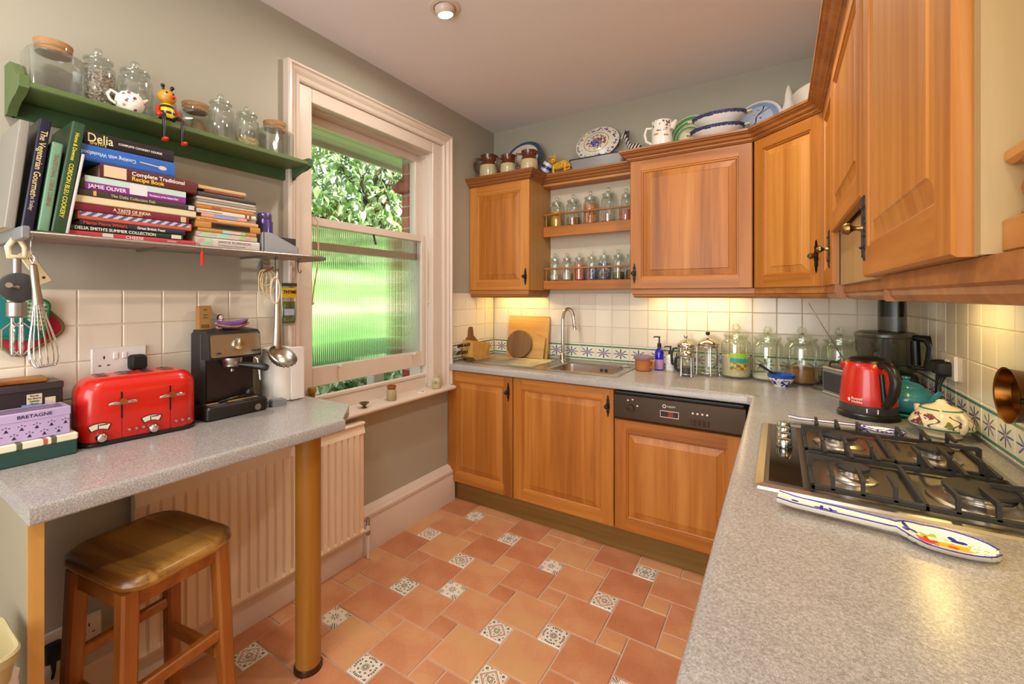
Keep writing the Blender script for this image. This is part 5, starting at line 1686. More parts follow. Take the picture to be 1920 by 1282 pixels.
MB().lathe([(0.009, -0.05), (0.009, -0.16), (0.02, -0.165), (0.02, -0.2), (0.012, -0.205)], 12).obj('frame', M['dull_steel'], eb, smooth=40)
MB().lathe([(0.036, 0), (0.038, 0.002), (0.038, 0.008), (0.034, 0.01), (0.0005, 0.01)], 28, 0, Matrix.Translation((0.012, 0, -0.125)) @ Matrix.Rotation(PI / 2, 4, 'Y')).obj('gear_wheel', M['dark_grey'], eb, smooth=40)
MB().tube([(0.022, 0, -0.125), (0.03, -0.02, -0.122), (0.05, -0.022, -0.12)], [0.004, 0.004, 0.007], 8).obj('crank', M['chrome'], eb, smooth=50)
for s in (-1, 1):
    MB().tube([(0, s * 0.008, -0.2), (0, s * 0.008, -0.3)], 0.0035, 8).obj('shaft', M['chrome'], eb, smooth=60)
    for a in (0, PI / 2):
        c_, d_ = math.cos(a) * 0.019, math.sin(a) * 0.019
        MB().tube([(0, s * 0.008, -0.215), (c_, s * 0.008 + d_, -0.235), (c_, s * 0.008 + d_, -0.285), (0, s * 0.008, -0.306), (-c_, s * 0.008 - d_, -0.285), (-c_, s * 0.008 - d_, -0.235)], 0.0022, 6, closed=True).obj('beater_wire', M['chrome'], eb, smooth=60)


def potholder(label, loc, half, rot, mats, rim, r=0.03):
    p = thing('pot_holder', label, 'pot holder', loc, 0, 'pot holders hanging on the wall', rot)
    pts = rrect(-half, half, -half, half, r, 6)
    MB().loft([[(x, a * s_, b * s_) for a, b in pts] for x, s_ in ((0.0, 0.97), (0.002, 0.985), (0.009, 0.985), (0.012, 0.93))]).obj('pad', mats, p, smooth=50)
    MB().tube([(0.006, a, b) for a, b in pts], 0.0055, 8, closed=True).obj('binding', rim, p, smooth=60)
    return p


M['red_quilt'] = pm('red_quilting', '#A8203C', 0.9, var=0.3, vs=90, bump=0.6, bs=90)
t = MT('green_check', 0.9); x, y, z = t.xyz()
chk = ((y * 520).sin() > 0) ; chk2 = ((z * 520).sin() > 0)
t.color(t.mix(z + y > 0.015, '#0E6A6A', t.mix(chk * 0.5 + chk2 * 0.5, '#E0E4D8', '#1E8A50'))); M['green_check'] = t.mat
potholder('red quilted pot holder with olive edging, hanging behind the whisk', (0.008, -2.575, 1.275), 0.068, (R(38), 0, 0), M['red_quilt'], pm('olive_binding', '#6A6A40', 0.9))
potholder('green pot holder with a scalloped edge, hanging behind the egg beater', (0.03, -2.590, 1.30), 0.058, (R(-8), 0, 0), M['green_check'], pm('green_binding', '#14784A', 0.9), 0.02)
pk = thing('tape_peeler', 'cream handled peeler hanging at an angle beside the whisk', 'peeler', (0.15, -2.60, 1.484), 0, None, (R(28), 0, 0))
MB().box(-0.003, 0.003, -0.014, 0.014, -0.095, 0.0, c=0.002).obj('handle', M['cream_glaze'], pk)
for z in (-0.02, -0.078):
    MB().lathe([(0.004, 0), (0.0005, 0.001)], 10, 0, Matrix.Translation((0.003, 0.002, z)) @ Matrix.Rotation(PI / 2, 4, 'Y')).obj('rivet', M['copper'], pk)

# ------------------------------------------------------------------ hanging tools, right of the espresso machine
hook('black hook holding the skimmer', (0.232, -1.925, 1.512), 0.05, 'pewter')
hook('bare wire hook at the end of the rack', (0.235, -1.83, 1.512), 0.05, 'pewter')
sk = thing('skimmer', 'long steel perforated skimmer ladle hanging from the rack', 'ladle', (0.232, -1.922, 1.462), R(35), None, (R(2), 0, R(60)))
hm_ = MB()
rings = []
for z, w, d in ((0.0, 0.005, 0.004), (-0.02, 0.008, 0.006), (-0.05, 0.010, 0.008), (-0.2, 0.0135, 0.009), (-0.29, 0.017, 0.01), (-0.305, 0.015, 0.008)):
    rings.append([(w * math.cos(a), d * math.sin(a), z) for a in [2 * PI * k / 14 for k in range(14)]])
hm_.loft(rings)
hm_.obj('handle', M['steel'], sk, smooth=60)
bw = MB()
BR = 0.056
prof_b = [(BR * math.sin(a), -BR * 0.72 * math.cos(a)) for a in [PI / 2 * k / 8 for k in range(9)]]
prof_b[0] = (0.0008, prof_b[0][1])
inner_b = [(r_ * 0.97, z_ + 0.0015) for r_, z_ in prof_b[::-1]]
mt = Matrix.Translation((0.02, -0.035, -0.325)) @ Matrix.Rotation(R(28), 4, 'X') @ Matrix.Rotation(R(25), 4, 'Y')
bw.lathe(prof_b + inner_b, 26, 0, mt, False, False)
bo_ = bw.obj('bowl', M['steel'], sk, smooth=60)
ho = MB()
for k in range(5):
    for q in range(6 + k * 2):
        a, e_ = 2 * PI * q / (6 + k * 2), R(18 + k * 15)
        p = Vector((BR * math.sin(e_) * math.cos(a), BR * math.sin(e_) * math.sin(a), -BR * 0.72 * math.cos(e_)))
        ho.ball(mt @ p, 0.0026, 6, 4)
h2 = ho.obj('holes', M['black'], bo_); h2['kind'] = 'stuff'
sr = thing('string_loops', 'tangle of pale string loops hanging on the hook beside the skimmer', 'string', (0.22, -1.965, 1.455))
for k in range(6):
    a = k * 0.7
    w, h = 0.016 + 0.006 * (k % 3), 0.03 + 0.012 * (k % 4)
    MB().tube([(0.004 * math.cos(q + k), w * math.sin(q) - 0.01 + 0.012 * (k % 3), -h + h * math.cos(q) * 1.0 + 0.01) for q in [2 * PI * z / 20 for z in range(20)]], 0.0016, 6, closed=True).obj('loop', M['string'], sr, smooth=60)
MB().tube([(0.0, -0.012, 0.0), (0.004, 0.01, 0.01), (0.004, 0.03, 0.022)], 0.004, 8).obj('twig', M['board_dark'], sr)
rb = MB().tube([(0.01 + 0.003 * math.sin(q), 0.016 * math.sin(q), -0.05 + 0.05 * math.cos(q)) for q in [2 * PI * z / 22 for z in range(22)]], 0.0035, 8, closed=True)
tag(rb.obj('rubber_band', pm('pale_rubber', '#C8B49A', 0.7), loc=(0.236, -1.94, 1.436)), 'wide pale rubber band looped over the skimmer handle', 'rubber band')
th = thing('herb_packet', 'clear packet of thyme with a yellow label hanging on the window frame', 'packet', (0.055, -1.765, 1.42), PI / 2)
MB().loft([[(x, y, z) for x, y in rrect(-0.036, 0.036, -d, d, min(d, 0.006), 3)] for z, d in ((0.0, 0.0015), (-0.05, 0.006), (-0.13, 0.012), (-0.185, 0.002))]).obj('bag', clear_glass('cellophane', (0.86, 0.88, 0.82), 0.15, 0.5, 0.15), th, smooth=60)
MB().loft([[(x, y, z) for x, y in rrect(-0.03, 0.03, -d, d, min(d, 0.004), 3)] for z, d in ((-0.08, 0.0015), (-0.1, 0.005), (-0.16, 0.008), (-0.175, 0.002))]).obj('dried_thyme', M['herbs'], th, smooth=60)
MB().box(-0.034, 0.034, -0.0105, -0.0065, -0.062, -0.02).obj('label_card', M['yellow'], th)
MB().box(-0.034, 0.034, -0.0105, -0.002, -0.012, 0.002).obj('header_card', M['dark_grey'], th)
text('THYME', 0.02, M['black'], th, (0, -0.0112, -0.038), (R(90), 0, 0), 'label_text', 'CENTER', sx=0.95, bold=0.0006)
MB().box(-0.026, 0.02, -0.0125, -0.0105, -0.14, -0.112).obj('price_sticker', tcol('#A8B4C8'), th)

# ------------------------------------------------------------------ things on the window sill
WS = 0.7775
sj = thing('stoneware_jar', 'small beige stoneware jar with a brown rim on the window sill', 'jar', (0.045, -1.135, WS))
MB().lathe([(0.026, 0), (0.028, 0.003), (0.028, 0.056), (0.024, 0.062)], 24).obj('body', pm('stoneware', '#A89874', 0.35, var=0.08, vs=30), sj, smooth=40)
MB().lathe([(0.024, 0.062), (0.022, 0.068), (0.026, 0.072), (0.026, 0.082), (0.022, 0.084), (0.021, 0.064)], 24, cap1=False).obj('neck', pm('brown_glaze', '#8A5628', 0.2), sj, smooth=40)
gc = MB().lathe([(0.014, 0), (0.015, 0.003), (0.008, 0.008), (0.008, 0.012), (0.018, 0.02), (0.027, 0.028), (0.025, 0.029), (0.014, 0.02), (0.0005, 0.017)], 24)
tag(gc.obj('bronze_cup', pm('bronze', '#8A7448', 0.3, 1.0), smooth=40, loc=(0.05, -1.335, WS)), 'little bronze footed cup on the window sill', 'cup')
sb_ = thing('stoneware_bottle', 'rounded beige stoneware bottle with dark print on the window sill', 'bottle', (0.045, -0.745, WS))
MB().lathe([(0.022, 0), (0.027, 0.004), (0.03, 0.02), (0.03, 0.045), (0.025, 0.06), (0.013, 0.068), (0.012, 0.074), (0.015, 0.077), (0.015, 0.084), (0.01, 0.085), (0.009, 0.07)], 24).obj('body', pm('stoneware_pale', '#B8AC88', 0.3, var=0.06, vs=30), sb_, smooth=40)
for k, (w, z) in enumerate(((0.012, 0.046), (0.008, 0.04), (0.014, 0.033))):
    MB().lathe([(0.0303, z), (0.0303, z + 0.003)], 8, 0, Matrix.Rotation(R(-62), 4, 'Z'), False, False, -w / 0.03, w / 0.03).obj('print', M['navy'], sb_)
cs_ = thing('coaster', 'small square tile lying on the window sill', 'coaster', (0.055, -0.885, WS), R(12))
MB().box(-0.024, 0.024, -0.024, 0.024, 0, 0.005, c=0.001).obj('tile_base', M['white_china'], cs_)
MB().lathe([(0.008, 0.005), (0.006, 0.0065), (0.0005, 0.007)], 12).obj('flower', M['tin_dark'], cs_)

# ------------------------------------------------------------------ sink and tap
CT = 0.9138
si = thing('sink', 'inset steel sink with a ribbed draining board', 'sink', (0, 0, CT))
def rr3(x0, x1, y0, y1, r, z, n=4):
    return [(x, y, z) for x, y in rrect(x0, x1, y0, y1, r, n)]
def strip(mb, a, b):
    m_ = len(a)
    mb.add(a + b, [(i, (i + 1) % m_, m_ + (i + 1) % m_, m_ + i) for i in range(m_)])
bw = MB()
bx = (SX0 + 0.004, SX1 - 0.004, SY0 + 0.004, SY1 - 0.004)
lv_ = [rr3(*bx, 0.05, 0.004), rr3(bx[0] + .006, bx[1] - .006, bx[2] + .006, bx[3] - .006, 0.048, -0.003), rr3(bx[0] + .012, bx[1] - .012, bx[2] + .012, bx[3] - .012, 0.045, -0.12), rr3(bx[0] + .03, bx[1] - .03, bx[2] + .03, bx[3] - .03, 0.03, -0.15)]
for a, b in zip(lv_, lv_[1:]): strip(bw, a, b)
bw.add(lv_[-1], [tuple(range(len(lv_[-1])))])
out_ = [rr3(bx[0] - .02, bx[1] + .02, bx[2] - .02, bx[3] + .02, 0.03, 0.001), lv_[0]]
strip(bw, *out_)
so = bw.obj('bowl', M['sink'], si, smooth=40)
for k in (-0.022, -0.012, 0.008, 0.018):
    MB().box(0.93 + k, 0.936 + k, -0.142, -0.135, -0.038, -0.018).obj('overflow_slot', M['black'], so)
dr = MB()
dr.box(0.075, SX0 - 0.017, -0.49, -0.075, 0.0, 0.0032, c=0.001).box(SX0 - 0.017, 1.125, -0.49, SY0 - 0.014, 0.0, 0.0032, c=0.001).box(SX0 - 0.017, 1.125, SY1 + 0.014, -0.075, 0.0, 0.0032, c=0.001).box(SX1 + 0.014, 1.125, SY0 - 0.014, SY1 + 0.014, 0.0, 0.0032, c=0.001)
dr.obj('rim', M['sink'], si)
for k in range(11):
    y = -0.45 + k * 0.033
    MB().tube([(0.12, y, 0.0035), (0.58, y, 0.0035)], 0.0072, 8).obj('drainer_rib', M['sink'], si, smooth=60)
tp = thing('mixer_tap', 'tall curved chrome mixer tap behind the sink', 'tap', (0.63, -0.1, CT + 0.003))
MB().lathe([(0.024, 0), (0.024, 0.006), (0.019, 0.01), (0.019, 0.05), (0.013, 0.056)], 20).obj('base', M['chrome'], tp, smooth=40)
arc = [(0, 0, 0.05), (0, 0, 0.27)] + [(0.045 - 0.045 * math.cos(a), -0.006 * (1 - math.cos(a)) * 2, 0.285 + 0.075 * math.sin(a)) for a in [PI * k / 12 for k in range(13)]] + [(0.095, -0.02, 0.235)]
MB().tube(arc, 0.0125, 14).lathe([(0.0135, 0.0), (0.0135, 0.015)], 14, 0, Matrix.Translation((0.0955, -0.02, 0.222))).obj('spout', M['chrome'], tp, smooth=60)
MB().tube([(-0.018, -0.005, 0.032), (-0.05, -0.01, 0.04), (-0.075, -0.012, 0.045)], [0.008, 0.006, 0.005], 10).obj('lever', M['chrome'], tp, smooth=60)
tag(MB().lathe([(0.03, 0), (0.032, 0.003), (0.0045, 0.005), (0.0045, 0.012), (0.008, 0.018), (0.0005, 0.02)], 20).obj('sink_plug', M['chrome'], smooth=40, loc=(1.06, -0.098, CT + 0.0035)), 'chrome sink plug lying behind the bowl', 'sink plug')

# ------------------------------------------------------------------ boards and knife block in the corner
def leaning(o, loc, lean, rz=0.0):
    o.matrix_world = Matrix.Translation(loc) @ Matrix.Rotation(rz, 4, 'Z') @ Matrix.Rotation(-lean, 4, 'X')
cbd = thing('chopping_board', 'large rectangular wooden chopping board leaning on the tiles', 'chopping board', (0, 0, 0), 0, 'chopping boards')
MB().box(0, 0.335, 0.0, 0.02, 0, 0.305, c=0.004).obj('plank', M['board_pale'], cbd)
leaning(cbd, (0.165, -0.092, CT + 0.0045), R(10), R(1))
cb3 = thing('chopping_board', 'smaller cracked wooden board leaning on the large chopping board', 'chopping board', (0, 0, 0), 0, 'chopping boards')
MB().prism([(0, 0), (0.15, 0), (0.155, 0.15), (0.10, 0.165), (0.06, 0.18), (0.0, 0.175)], 0, 0.016, mat=Matrix(((1, 0, 0, 0), (0, 0, 1, 0), (0, 1, 0, 0), (0, 0, 0, 1)))).obj('plank', M['board_pale'], cb3)
leaning(cb3, (0.335, -0.122, CT + 0.0085), R(12), R(1))
cb2 = thing('chopping_board', 'round dark wooden board leaning in front of the other boards', 'chopping board', (0, 0, 0), 0, 'chopping boards')
MB().lathe([(0.098, 0.0), (0.102, 0.003), (0.102, 0.013), (0.098, 0.016)], 40, 0, Matrix.Translation((0, 0.016, 0.102)) @ Matrix.Rotation(PI / 2, 4, 'X')).obj('disc', M['board_dark'], cb2, smooth=30)
leaning(cb2, (0.3, -0.158, CT + 0.0085), R(13), R(1))
kb = thing('knife_block', 'slanted pale wooden knife block by the window frame', 'knife block', (0.025, -0.44, CT + 0.0005), R(0))
t_ = MB()
t_.loft([[(x, 0.0, 0.03), (x, 0.0, 0.145), (x, 0.21, 0.115), (x, 0.21, 0.0), (x, 0.05, 0.0)] for x in (0.0, 0.085)])
t_.obj('block', M['board_pale'], kb)
for k, (x, z, l, rot) in enumerate(((0.045, 0.115, 0.115, 4), (0.04, 0.065, 0.12, -2), (0.06, 0.12, 0.1, 5))):
    kn_ = thing('kitchen_knife', ('dark handled knife in the upper slot of the knife block', 'dark handled knife with a steel butt in the lower slot of the knife block', 'short dark handled knife at the side of the knife block')[k], 'knife', (0.025 + x, -0.441, CT + z), 0, 'knives in the block')
    MB().loft([[(w * math.cos(a), y, h_ * math.sin(a) + dz) for a in [2 * PI * q / 10 for q in range(10)]] for y, w, h_, dz in ((0.0, 0.006, 0.009, 0), (-0.03, 0.008, 0.011, 0.001), (-0.08, 0.008, 0.011, 0.002), (-l + 0.012, 0.007, 0.012, 0.0), (-l, 0.005, 0.008, -0.004))]).obj('handle', pm('rosewood', '#3A2014', 0.3), kn_, smooth=50)
    for q in (-0.02, -0.05, -0.08):
        MB().ball((0.0075, q, 0.002), 0.003, 8, 6).obj('rivet', M['chrome'], kn_)
    MB().box(-0.0012, 0.0012, -0.002, 0.05, -0.01, 0.01).obj('blade', M['chrome'], kn_)
pd = thing('paddle_board', 'small wooden paddle board with a round handle behind the knife block', 'chopping board', (0.011, -0.33, CT + 0.0005), 0, 'chopping boards')
pts = [(0.10 * math.cos(a) , 0.07 + 0.07 * math.sin(a)) for a in [R(q) for q in range(-60, 61, 12)]]
outl = [(-0.1, 0.0), (0.1, 0.0), (0.105, 0.06), (0.09, 0.115), (0.055, 0.145), (0.028, 0.165), (0.024, 0.205), (0.018, 0.225), (0.0, 0.232), (-0.018, 0.225), (-0.024, 0.205), (-0.028, 0.165), (-0.055, 0.145), (-0.09, 0.115), (-0.105, 0.06)]
MB().loft([[(x, a, b) for a, b in outl] for x in (0.0, 0.014)]).obj('plank', M['board_dark'], pd)
pd.rotation_euler = (0, R(-1.5), 0)

# ------------------------------------------------------------------ pots and bottles right of the sink
tc = thing('terracotta_crock', 'terracotta crock with a handle and a cloth top beside the sink', 'crock', (1.185, -0.16, CT), R(-20))
MB().lathe([(0.042, 0), (0.047, 0.004), (0.05, 0.03), (0.048, 0.06), (0.05, 0.066), (0.053, 0.072), (0.053, 0.082), (0.046, 0.084)], 26).obj('body', M['terracotta_pot'], tc, smooth=40)
MB().tube([(0.048, 0, 0.065), (0.07, 0, 0.06), (0.072, 0, 0.035), (0.05, 0, 0.02)], 0.007, 10).obj('handle', M['terracotta_pot'], tc, smooth=60)
MB().loft([[((0.052 - i + 0.003 * math.sin(a * 9)) * math.cos(a), (0.052 - i + 0.003 * math.sin(a * 9)) * math.sin(a), z) for a in [2 * PI * q / 40 for q in range(40)]] for z, i in ((0.072, -0.003), (0.085, -0.001), (0.09, 0.004), (0.092, 0.03))]).obj('cloth_cover', pm('mauve_cloth', '#7A6A88', 0.9, var=0.1, vs=40), tc, smooth=50)

def pump_bottle(label, loc, r, h, bm, lm, lz, rz=0.0):
    b = thing('pump_bottle', label, 'bottle', loc, rz, 'pump bottles by the sink')
    hs = h * 0.64
    MB().lathe([(r * 0.9, 0), (r, 0.004), (r, hs * 0.82), (r * 0.85, hs * 0.93), (r * 0.42, hs), (r * 0.4, hs * 1.08)], 24).obj('body', bm, b, smooth=50)
    MB().lathe([(r * 1.01, lz[0] * hs), (r * 1.01, lz[1] * hs)], 24, 0, None, False, False).obj('paper_label', lm, b, smooth=60)
    MB().lathe([(r * 0.46, hs * 1.06), (r * 0.46, hs * 1.22), (r * 0.2, hs * 1.26), (r * 0.16, hs * 1.5), (r * 0.24, hs * 1.5), (r * 0.24, h)], 16).tube([(0, 0, h - 0.004), (-r * 1.1, 0, h - 0.004), (-r * 1.25, 0, h - 0.01)], r * 0.16, 8).obj('pump', M['black'], b, smooth=40)
    return b


pump_bottle('cobalt blue pump bottle with a lilac label', (1.262, -0.09, CT), 0.026, 0.205, M['cobalt'], tcol('#B08AC0'), (0.05, 0.5))
t = MT('speckled_label', 0.4); vd_ = t.voronoi(90); t.color(t.mix(vd_ < 0.25, '#E6E4E2', '#7A88A0'))
pump_bottle('white pump bottle with a speckled label', (1.328, -0.095, CT), 0.027, 0.15, t.mat, t.mat, (0.1, 0.9))

def cafetiere(label, loc, r, h, rz, knob, coffee=0.0, ring_handle=True):
    c = thing('cafetiere', label, 'cafetiere', loc, rz, 'glass and chrome cafetieres')
    z0 = 0.012
    hb = h * 0.68
    MB().lathe([(r * 0.9, z0), (r, z0 + 0.004), (r, hb), (r * 1.03, hb + 0.004)], 26, cap1=False).obj('beaker', M['glass'], c, smooth=50)
    if coffee:
        MB().lathe([(r * 0.93, z0 + 0.004), (r * 0.95, z0 + 0.008), (r * 0.95, z0 + coffee), (0.0005, z0 + coffee)], 24).obj('coffee', pm('coffee', '#2A1810', 0.2), c)
    lid = [(r * 1.02, hb), (r * 1.08, hb + 0.004), (r * 1.08, hb + 0.012), (r * 0.98, hb + 0.018), (r * 0.8, hb + h * 0.1), (r * 0.5, hb + h * 0.15), (r * 0.2, hb + h * 0.17), (0.004, hb + h * 0.175), (0.004, h - 0.02)]
    MB().lathe(lid, 26).obj('lid', M['chrome'], c, smooth=40)
    MB().ball((0, 0, h - 0.012), 0.012, 14, 10).obj('knob', M[knob], c, smooth=60)
    for k in range(4):
        a = PI / 4 + k * PI / 2
        ca, sa = math.cos(a), math.sin(a)
        MB().tube([(r * 1.12 * ca, r * 1.12 * sa, 0.002), (r * 1.06 * ca, r * 1.06 * sa, 0.014), (r * 1.04 * ca, r * 1.04 * sa, hb - 0.004)], [0.006, 0.004, 0.004], 8).obj('frame_strut', M['chrome'], c, smooth=60)
    for z in (0.016, hb - 0.008):
        MB().tube([(r * 1.04 * math.cos(a), r * 1.04 * math.sin(a), z) for a in [2 * PI * k / 30 for k in range(30)]], 0.003, 6, closed=True).obj('frame_band', M['chrome'], c, smooth=60)
    MB().tube([(r * 1.05, 0, hb - 0.01), (r * 1.5, 0, hb - 0.012), (r * 1.75, 0, hb * 0.7), (r * 1.7, 0, hb * 0.35), (r * 1.1, 0, hb * 0.22)], 0.007, 10).obj('handle', M['black'], c, smooth=60)
    return c


cafetiere('medium chrome cafetiere behind the small one, next to the white bottle', (1.415, -0.105, CT), 0.045, 0.225, R(200), 'chrome')
cafetiere('smallest chrome cafetiere with dark coffee in it', (1.44, -0.235, CT), 0.034, 0.17, R(185), 'chrome', 0.04)
cafetiere('large chrome cafetiere with a black knob', (1.535, -0.125, CT), 0.055, 0.25, R(65), 'black')

# ------------------------------------------------------------------ big glass storage jars
GB = 'large glass storage jars on the worktop'
j1 = jar('large glass storage jar of rice with a picture label', (1.675, -0.11, CT), 0.073, 0.295, GB, M['rice'], 0.66, 'ring', 'green_glass', 0.78)
lb = MB().lathe([(0.0735, 0.05), (0.0735, 0.14)], 10, 0, Matrix.Rotation(R(-75), 4, 'Z'), False, False, R(-34), R(34))
t = MT('jar_picture', 0.4); x, y, z = t.xyz(); vc = t.noise(60, 2)
t.color(t.mix(z < 0.088, t.mix((z - 0.088) > 0.025 + (vc - 0.5) * 0.02, '#2E9A98', '#9CC83C'), t.mix(vc > 0.5, '#C8B848', '#8A6A2C')))
lb.obj('picture_label', t.mat, j1, smooth=60)
jar('large glass storage jar with a little pale flour', (1.823, -0.11, CT), 0.073, 0.285, GB, M['flour'], 0.16, 'ring', 'green_glass', 0.8)
jar('large glass storage jar half full of brown sugar', (1.975, -0.115, CT), 0.076, 0.29, GB, M['brown_sugar'], 0.42, 'ring', 'green_glass', 0.8)
jar('large glass storage jar with white flour behind the grey radio', (2.13, -0.1, CT), 0.075, 0.29, GB, M['flour'], 0.34, 'ring', 'green_glass', 0.8)
jar('glass storage jar mostly hidden behind the food processor', (2.30, -0.085, CT), 0.062, 0.28, GB, M['flour'], 0.3, 'ring', 'green_glass', 0.8)
t = MT('blue_white_bowl', 0.15); x, y, z = t.xyz(); n = t.noise(55, 2)
t.color(t.mix(z > 0.043, t.mix(n > 0.54, '#EDE8E0', '#2A3A9A'), '#2450A8')); M['blue_white'] = t.mat
bl = thing('small_bowl', 'small blue and white patterned bowl in front of the storage jars', 'bowl', (1.885, -0.265, CT))
MB().lathe([(0.03, 0), (0.03, 0.005), (0.045, 0.022), (0.058, 0.045), (0.061, 0.062), (0.058, 0.062), (0.043, 0.026), (0.0005, 0.012)], 28).obj('body', M['blue_white'], bl, smooth=40)
kf = thing('butter_knife', 'black handled spreader resting in the small blue bowl', 'knife', (1.885, -0.265, CT + 0.016))
MB().tube([(0.03, 0.0, 0.004), (-0.045, -0.004, 0.052), (-0.095, -0.008, 0.085)], [0.003, 0.006, 0.007], 8).obj('handle', M['black'], kf, smooth=50)
cs2 = MB().lathe([(0.03, 0), (0.034, 0.002), (0.055, 0.008), (0.054, 0.01), (0.03, 0.005), (0.0005, 0.005)], 28)
tag(cs2.obj('saucer', M['glass'], smooth=40, loc=(2.06, -0.25, CT)), 'clear glass saucer beside the grey radio', 'saucer')

# ------------------------------------------------------------------ radio
ra_ = thing('radio', 'grey box radio with a raised aerial behind the red kettle', 'radio', (2.045, -0.345, CT), R(-62))
MB().box(0.0, 0.235, 0.0, 0.085, 0.006, 0.118, c=0.006).obj('case', M['grey'], ra_)
M['silver'] = pm('silver_plastic', '#A8A49E', 0.35, 0.4)
MB().box(-0.002, 0.237, -0.002, 0.087, 0.0, 0.012, c=0.004).obj('lower_frame', M['silver'], ra_)
MB().box(-0.002, 0.237, -0.002, 0.087, 0.114, 0.126, c=0.005).obj('upper_frame', M['silver'], ra_)
MB().box(0.02, 0.2, 0.018, 0.068, 0.126, 0.129, c=0.002).obj('top_panel', M['black'], ra_)
MB().box(0.015, 0.22, -0.004, 0.0, 0.02, 0.105, c=0.002).obj('speaker_grille', M['dark_grey'], ra_)
MB().tube([(0.012, 0.03, 0.126), (0.012, 0.036, 0.145), (0.06, 0.042, 0.15), (0.15, 0.042, 0.147), (0.2, 0.036, 0.14), (0.21, 0.03, 0.126)], 0.005, 8).obj('carry_handle', M['black'], ra_, smooth=50)
ra_.scale = (0.78, 0.85, 1.0)
MB().tube([(0.172, 0.041, 0.122), (-0.08, -0.027, 0.416)], [0.003, 0.0016], 8).obj('aerial', M['chrome'], ra_)

# ------------------------------------------------------------------ food processor
fp_ = thing('food_processor', 'food processor with a smoked bowl and tall feed tube in the corner', 'food processor', (2.272, -0.318, CT), R(-20))
MB().loft([[(x, y, z) for x, y in rrect(-0.1 + i, 0.1 - i, -0.1 + i, 0.1 - i, 0.04, 5)] for z, i in ((0, 0), (0.01, -0.004), (0.1, 0.004), (0.115, 0.02))]).obj('motor_base', M['dark_grey'], fp_, smooth=40)
MB().lathe([(0.085, 0.118), (0.1, 0.125), (0.105, 0.25), (0.106, 0.27)], 32, cap1=False).obj('bowl', M['smoke'], fp_, smooth=50)
MB().lathe([(0.108, 0.268), (0.11, 0.278), (0.108, 0.286), (0.09, 0.294), (0.04, 0.298), (0.0005, 0.298)], 32).obj('bowl_lid', clear_glass('smoked_lid', (0.5, 0.49, 0.48), 0.25, 0.3, 0.06), fp_, smooth=40)
MB().lathe([(0.034, 0.118), (0.03, 0.16), (0.02, 0.2), (0.012, 0.26), (0.0005, 0.262)], 18).obj('spindle', M['grey'], fp_, smooth=50)
MB().loft([[(x + 0.02, y, z) for x, y in rrect(-0.045, 0.045, -0.035, 0.035, 0.025, 5)] for z in (0.29, 0.432)]).obj('feed_tube', clear_glass('smoked_tube', (0.4, 0.38, 0.38), 0.2, 0.25, 0.03), fp_, smooth=40)
MB().loft([[(x + 0.02, y, z) for x, y in rrect(-0.04, 0.04, -0.03, 0.03, 0.022, 5)] for z in (0.36, 0.436)]).obj('pusher', M['black'], fp_, smooth=40)
MB().tube([(0.096, -0.03, 0.275), (0.14, -0.045, 0.272), (0.157, -0.05, 0.24), (0.152, -0.048, 0.19), (0.148, -0.047, 0.15)], [0.012, 0.017, 0.019, 0.019, 0.021], 12).tube([(0.1, -0.032, 0.262), (0.104, -0.033, 0.16)], 0.016, 10).box(0.1, 0.15, -0.055, -0.035, 0.142, 0.158, c=0.005).obj('handle', M['black'], fp_, smooth=50)

# ------------------------------------------------------------------ kettle
ke = thing('kettle', 'red electric kettle with a black handle on its base', 'kettle', (2.155, -0.76, CT), R(-8))
MB().lathe([(0.088, 0), (0.093, 0.004), (0.093, 0.016), (0.086, 0.022), (0.0005, 0.022)], 40, sx=1.0, sy=0.95).obj('power_base', M['black'], ke, smooth=40)
MB().lathe([(0.083, 0.021), (0.0855, 0.026), (0.0848, 0.053)], 40).obj('lower_band', M['dark_grey'], ke, smooth=40)
MB().lathe([(0.0848, 0.052), (0.083, 0.09), (0.078, 0.14), (0.073, 0.18), (0.069, 0.202), (0.06, 0.208)], 40).obj('body', M['red_enamel'], ke, smooth=50)
MB().lathe([(0.064, 0.205), (0.06, 0.213), (0.05, 0.221), (0.03, 0.226), (0.0005, 0.228)], 36).obj('lid', M['black'], ke, smooth=50)
MB().tube([(0.05, -0.02, 0.198), (0.085, -0.028, 0.204), (0.113, -0.034, 0.186), (0.124, -0.038, 0.15), (0.118, -0.038, 0.11), (0.1, -0.034, 0.076), (0.084, -0.03, 0.06)], [0.012, 0.0145, 0.0155, 0.016, 0.0155, 0.015, 0.013], 14, mat=Matrix.Rotation(R(-38), 4, 'Z')).obj('handle', M['black'], ke, smooth=60)
MB().tube([(0.07, -0.03, 0.17), (0.082, -0.032, 0.07)], 0.008, 10, mat=Matrix.Rotation(R(-38), 4, 'Z')).obj('water_gauge', M['black'], ke, smooth=60)
MB().loft([[(-0.062 - 0.02 * q, y * (1 - 0.3 * q), 0.19 + dz * (1 - 0.2 * q)) for y, dz in ((-0.02, 0.008), (0, -0.016), (0.02, 0.008))] for q in (0, 1)]).obj('spout', M['red_enamel'], ke, smooth=40)
for k, w in enumerate(('Russell', 'Hobbs')):
    text(w, 0.0125, M['white'], ke, (-0.030, -0.0800, 0.076 - k * 0.0115), (R(93), 0, R(-20)), 'brand_print', 'CENTER', bold=0.0002)
MB().loft([[(-0.0535 + a, y, 0.07 + b) for a, b in ((0, -0.007), (0.004, -0.003), (0.004, 0.004), (0, 0.008), (-0.003, 0.002))] for y in (-0.0705, -0.066)]).obj('brand_mark', M['white'], ke)
for k in range(2):
    MB().box(-0.004 + k * 0.03, 0.0 + k * 0.03, -0.0858, -0.083, 0.03, 0.045).obj('marking', M['white'], ke)

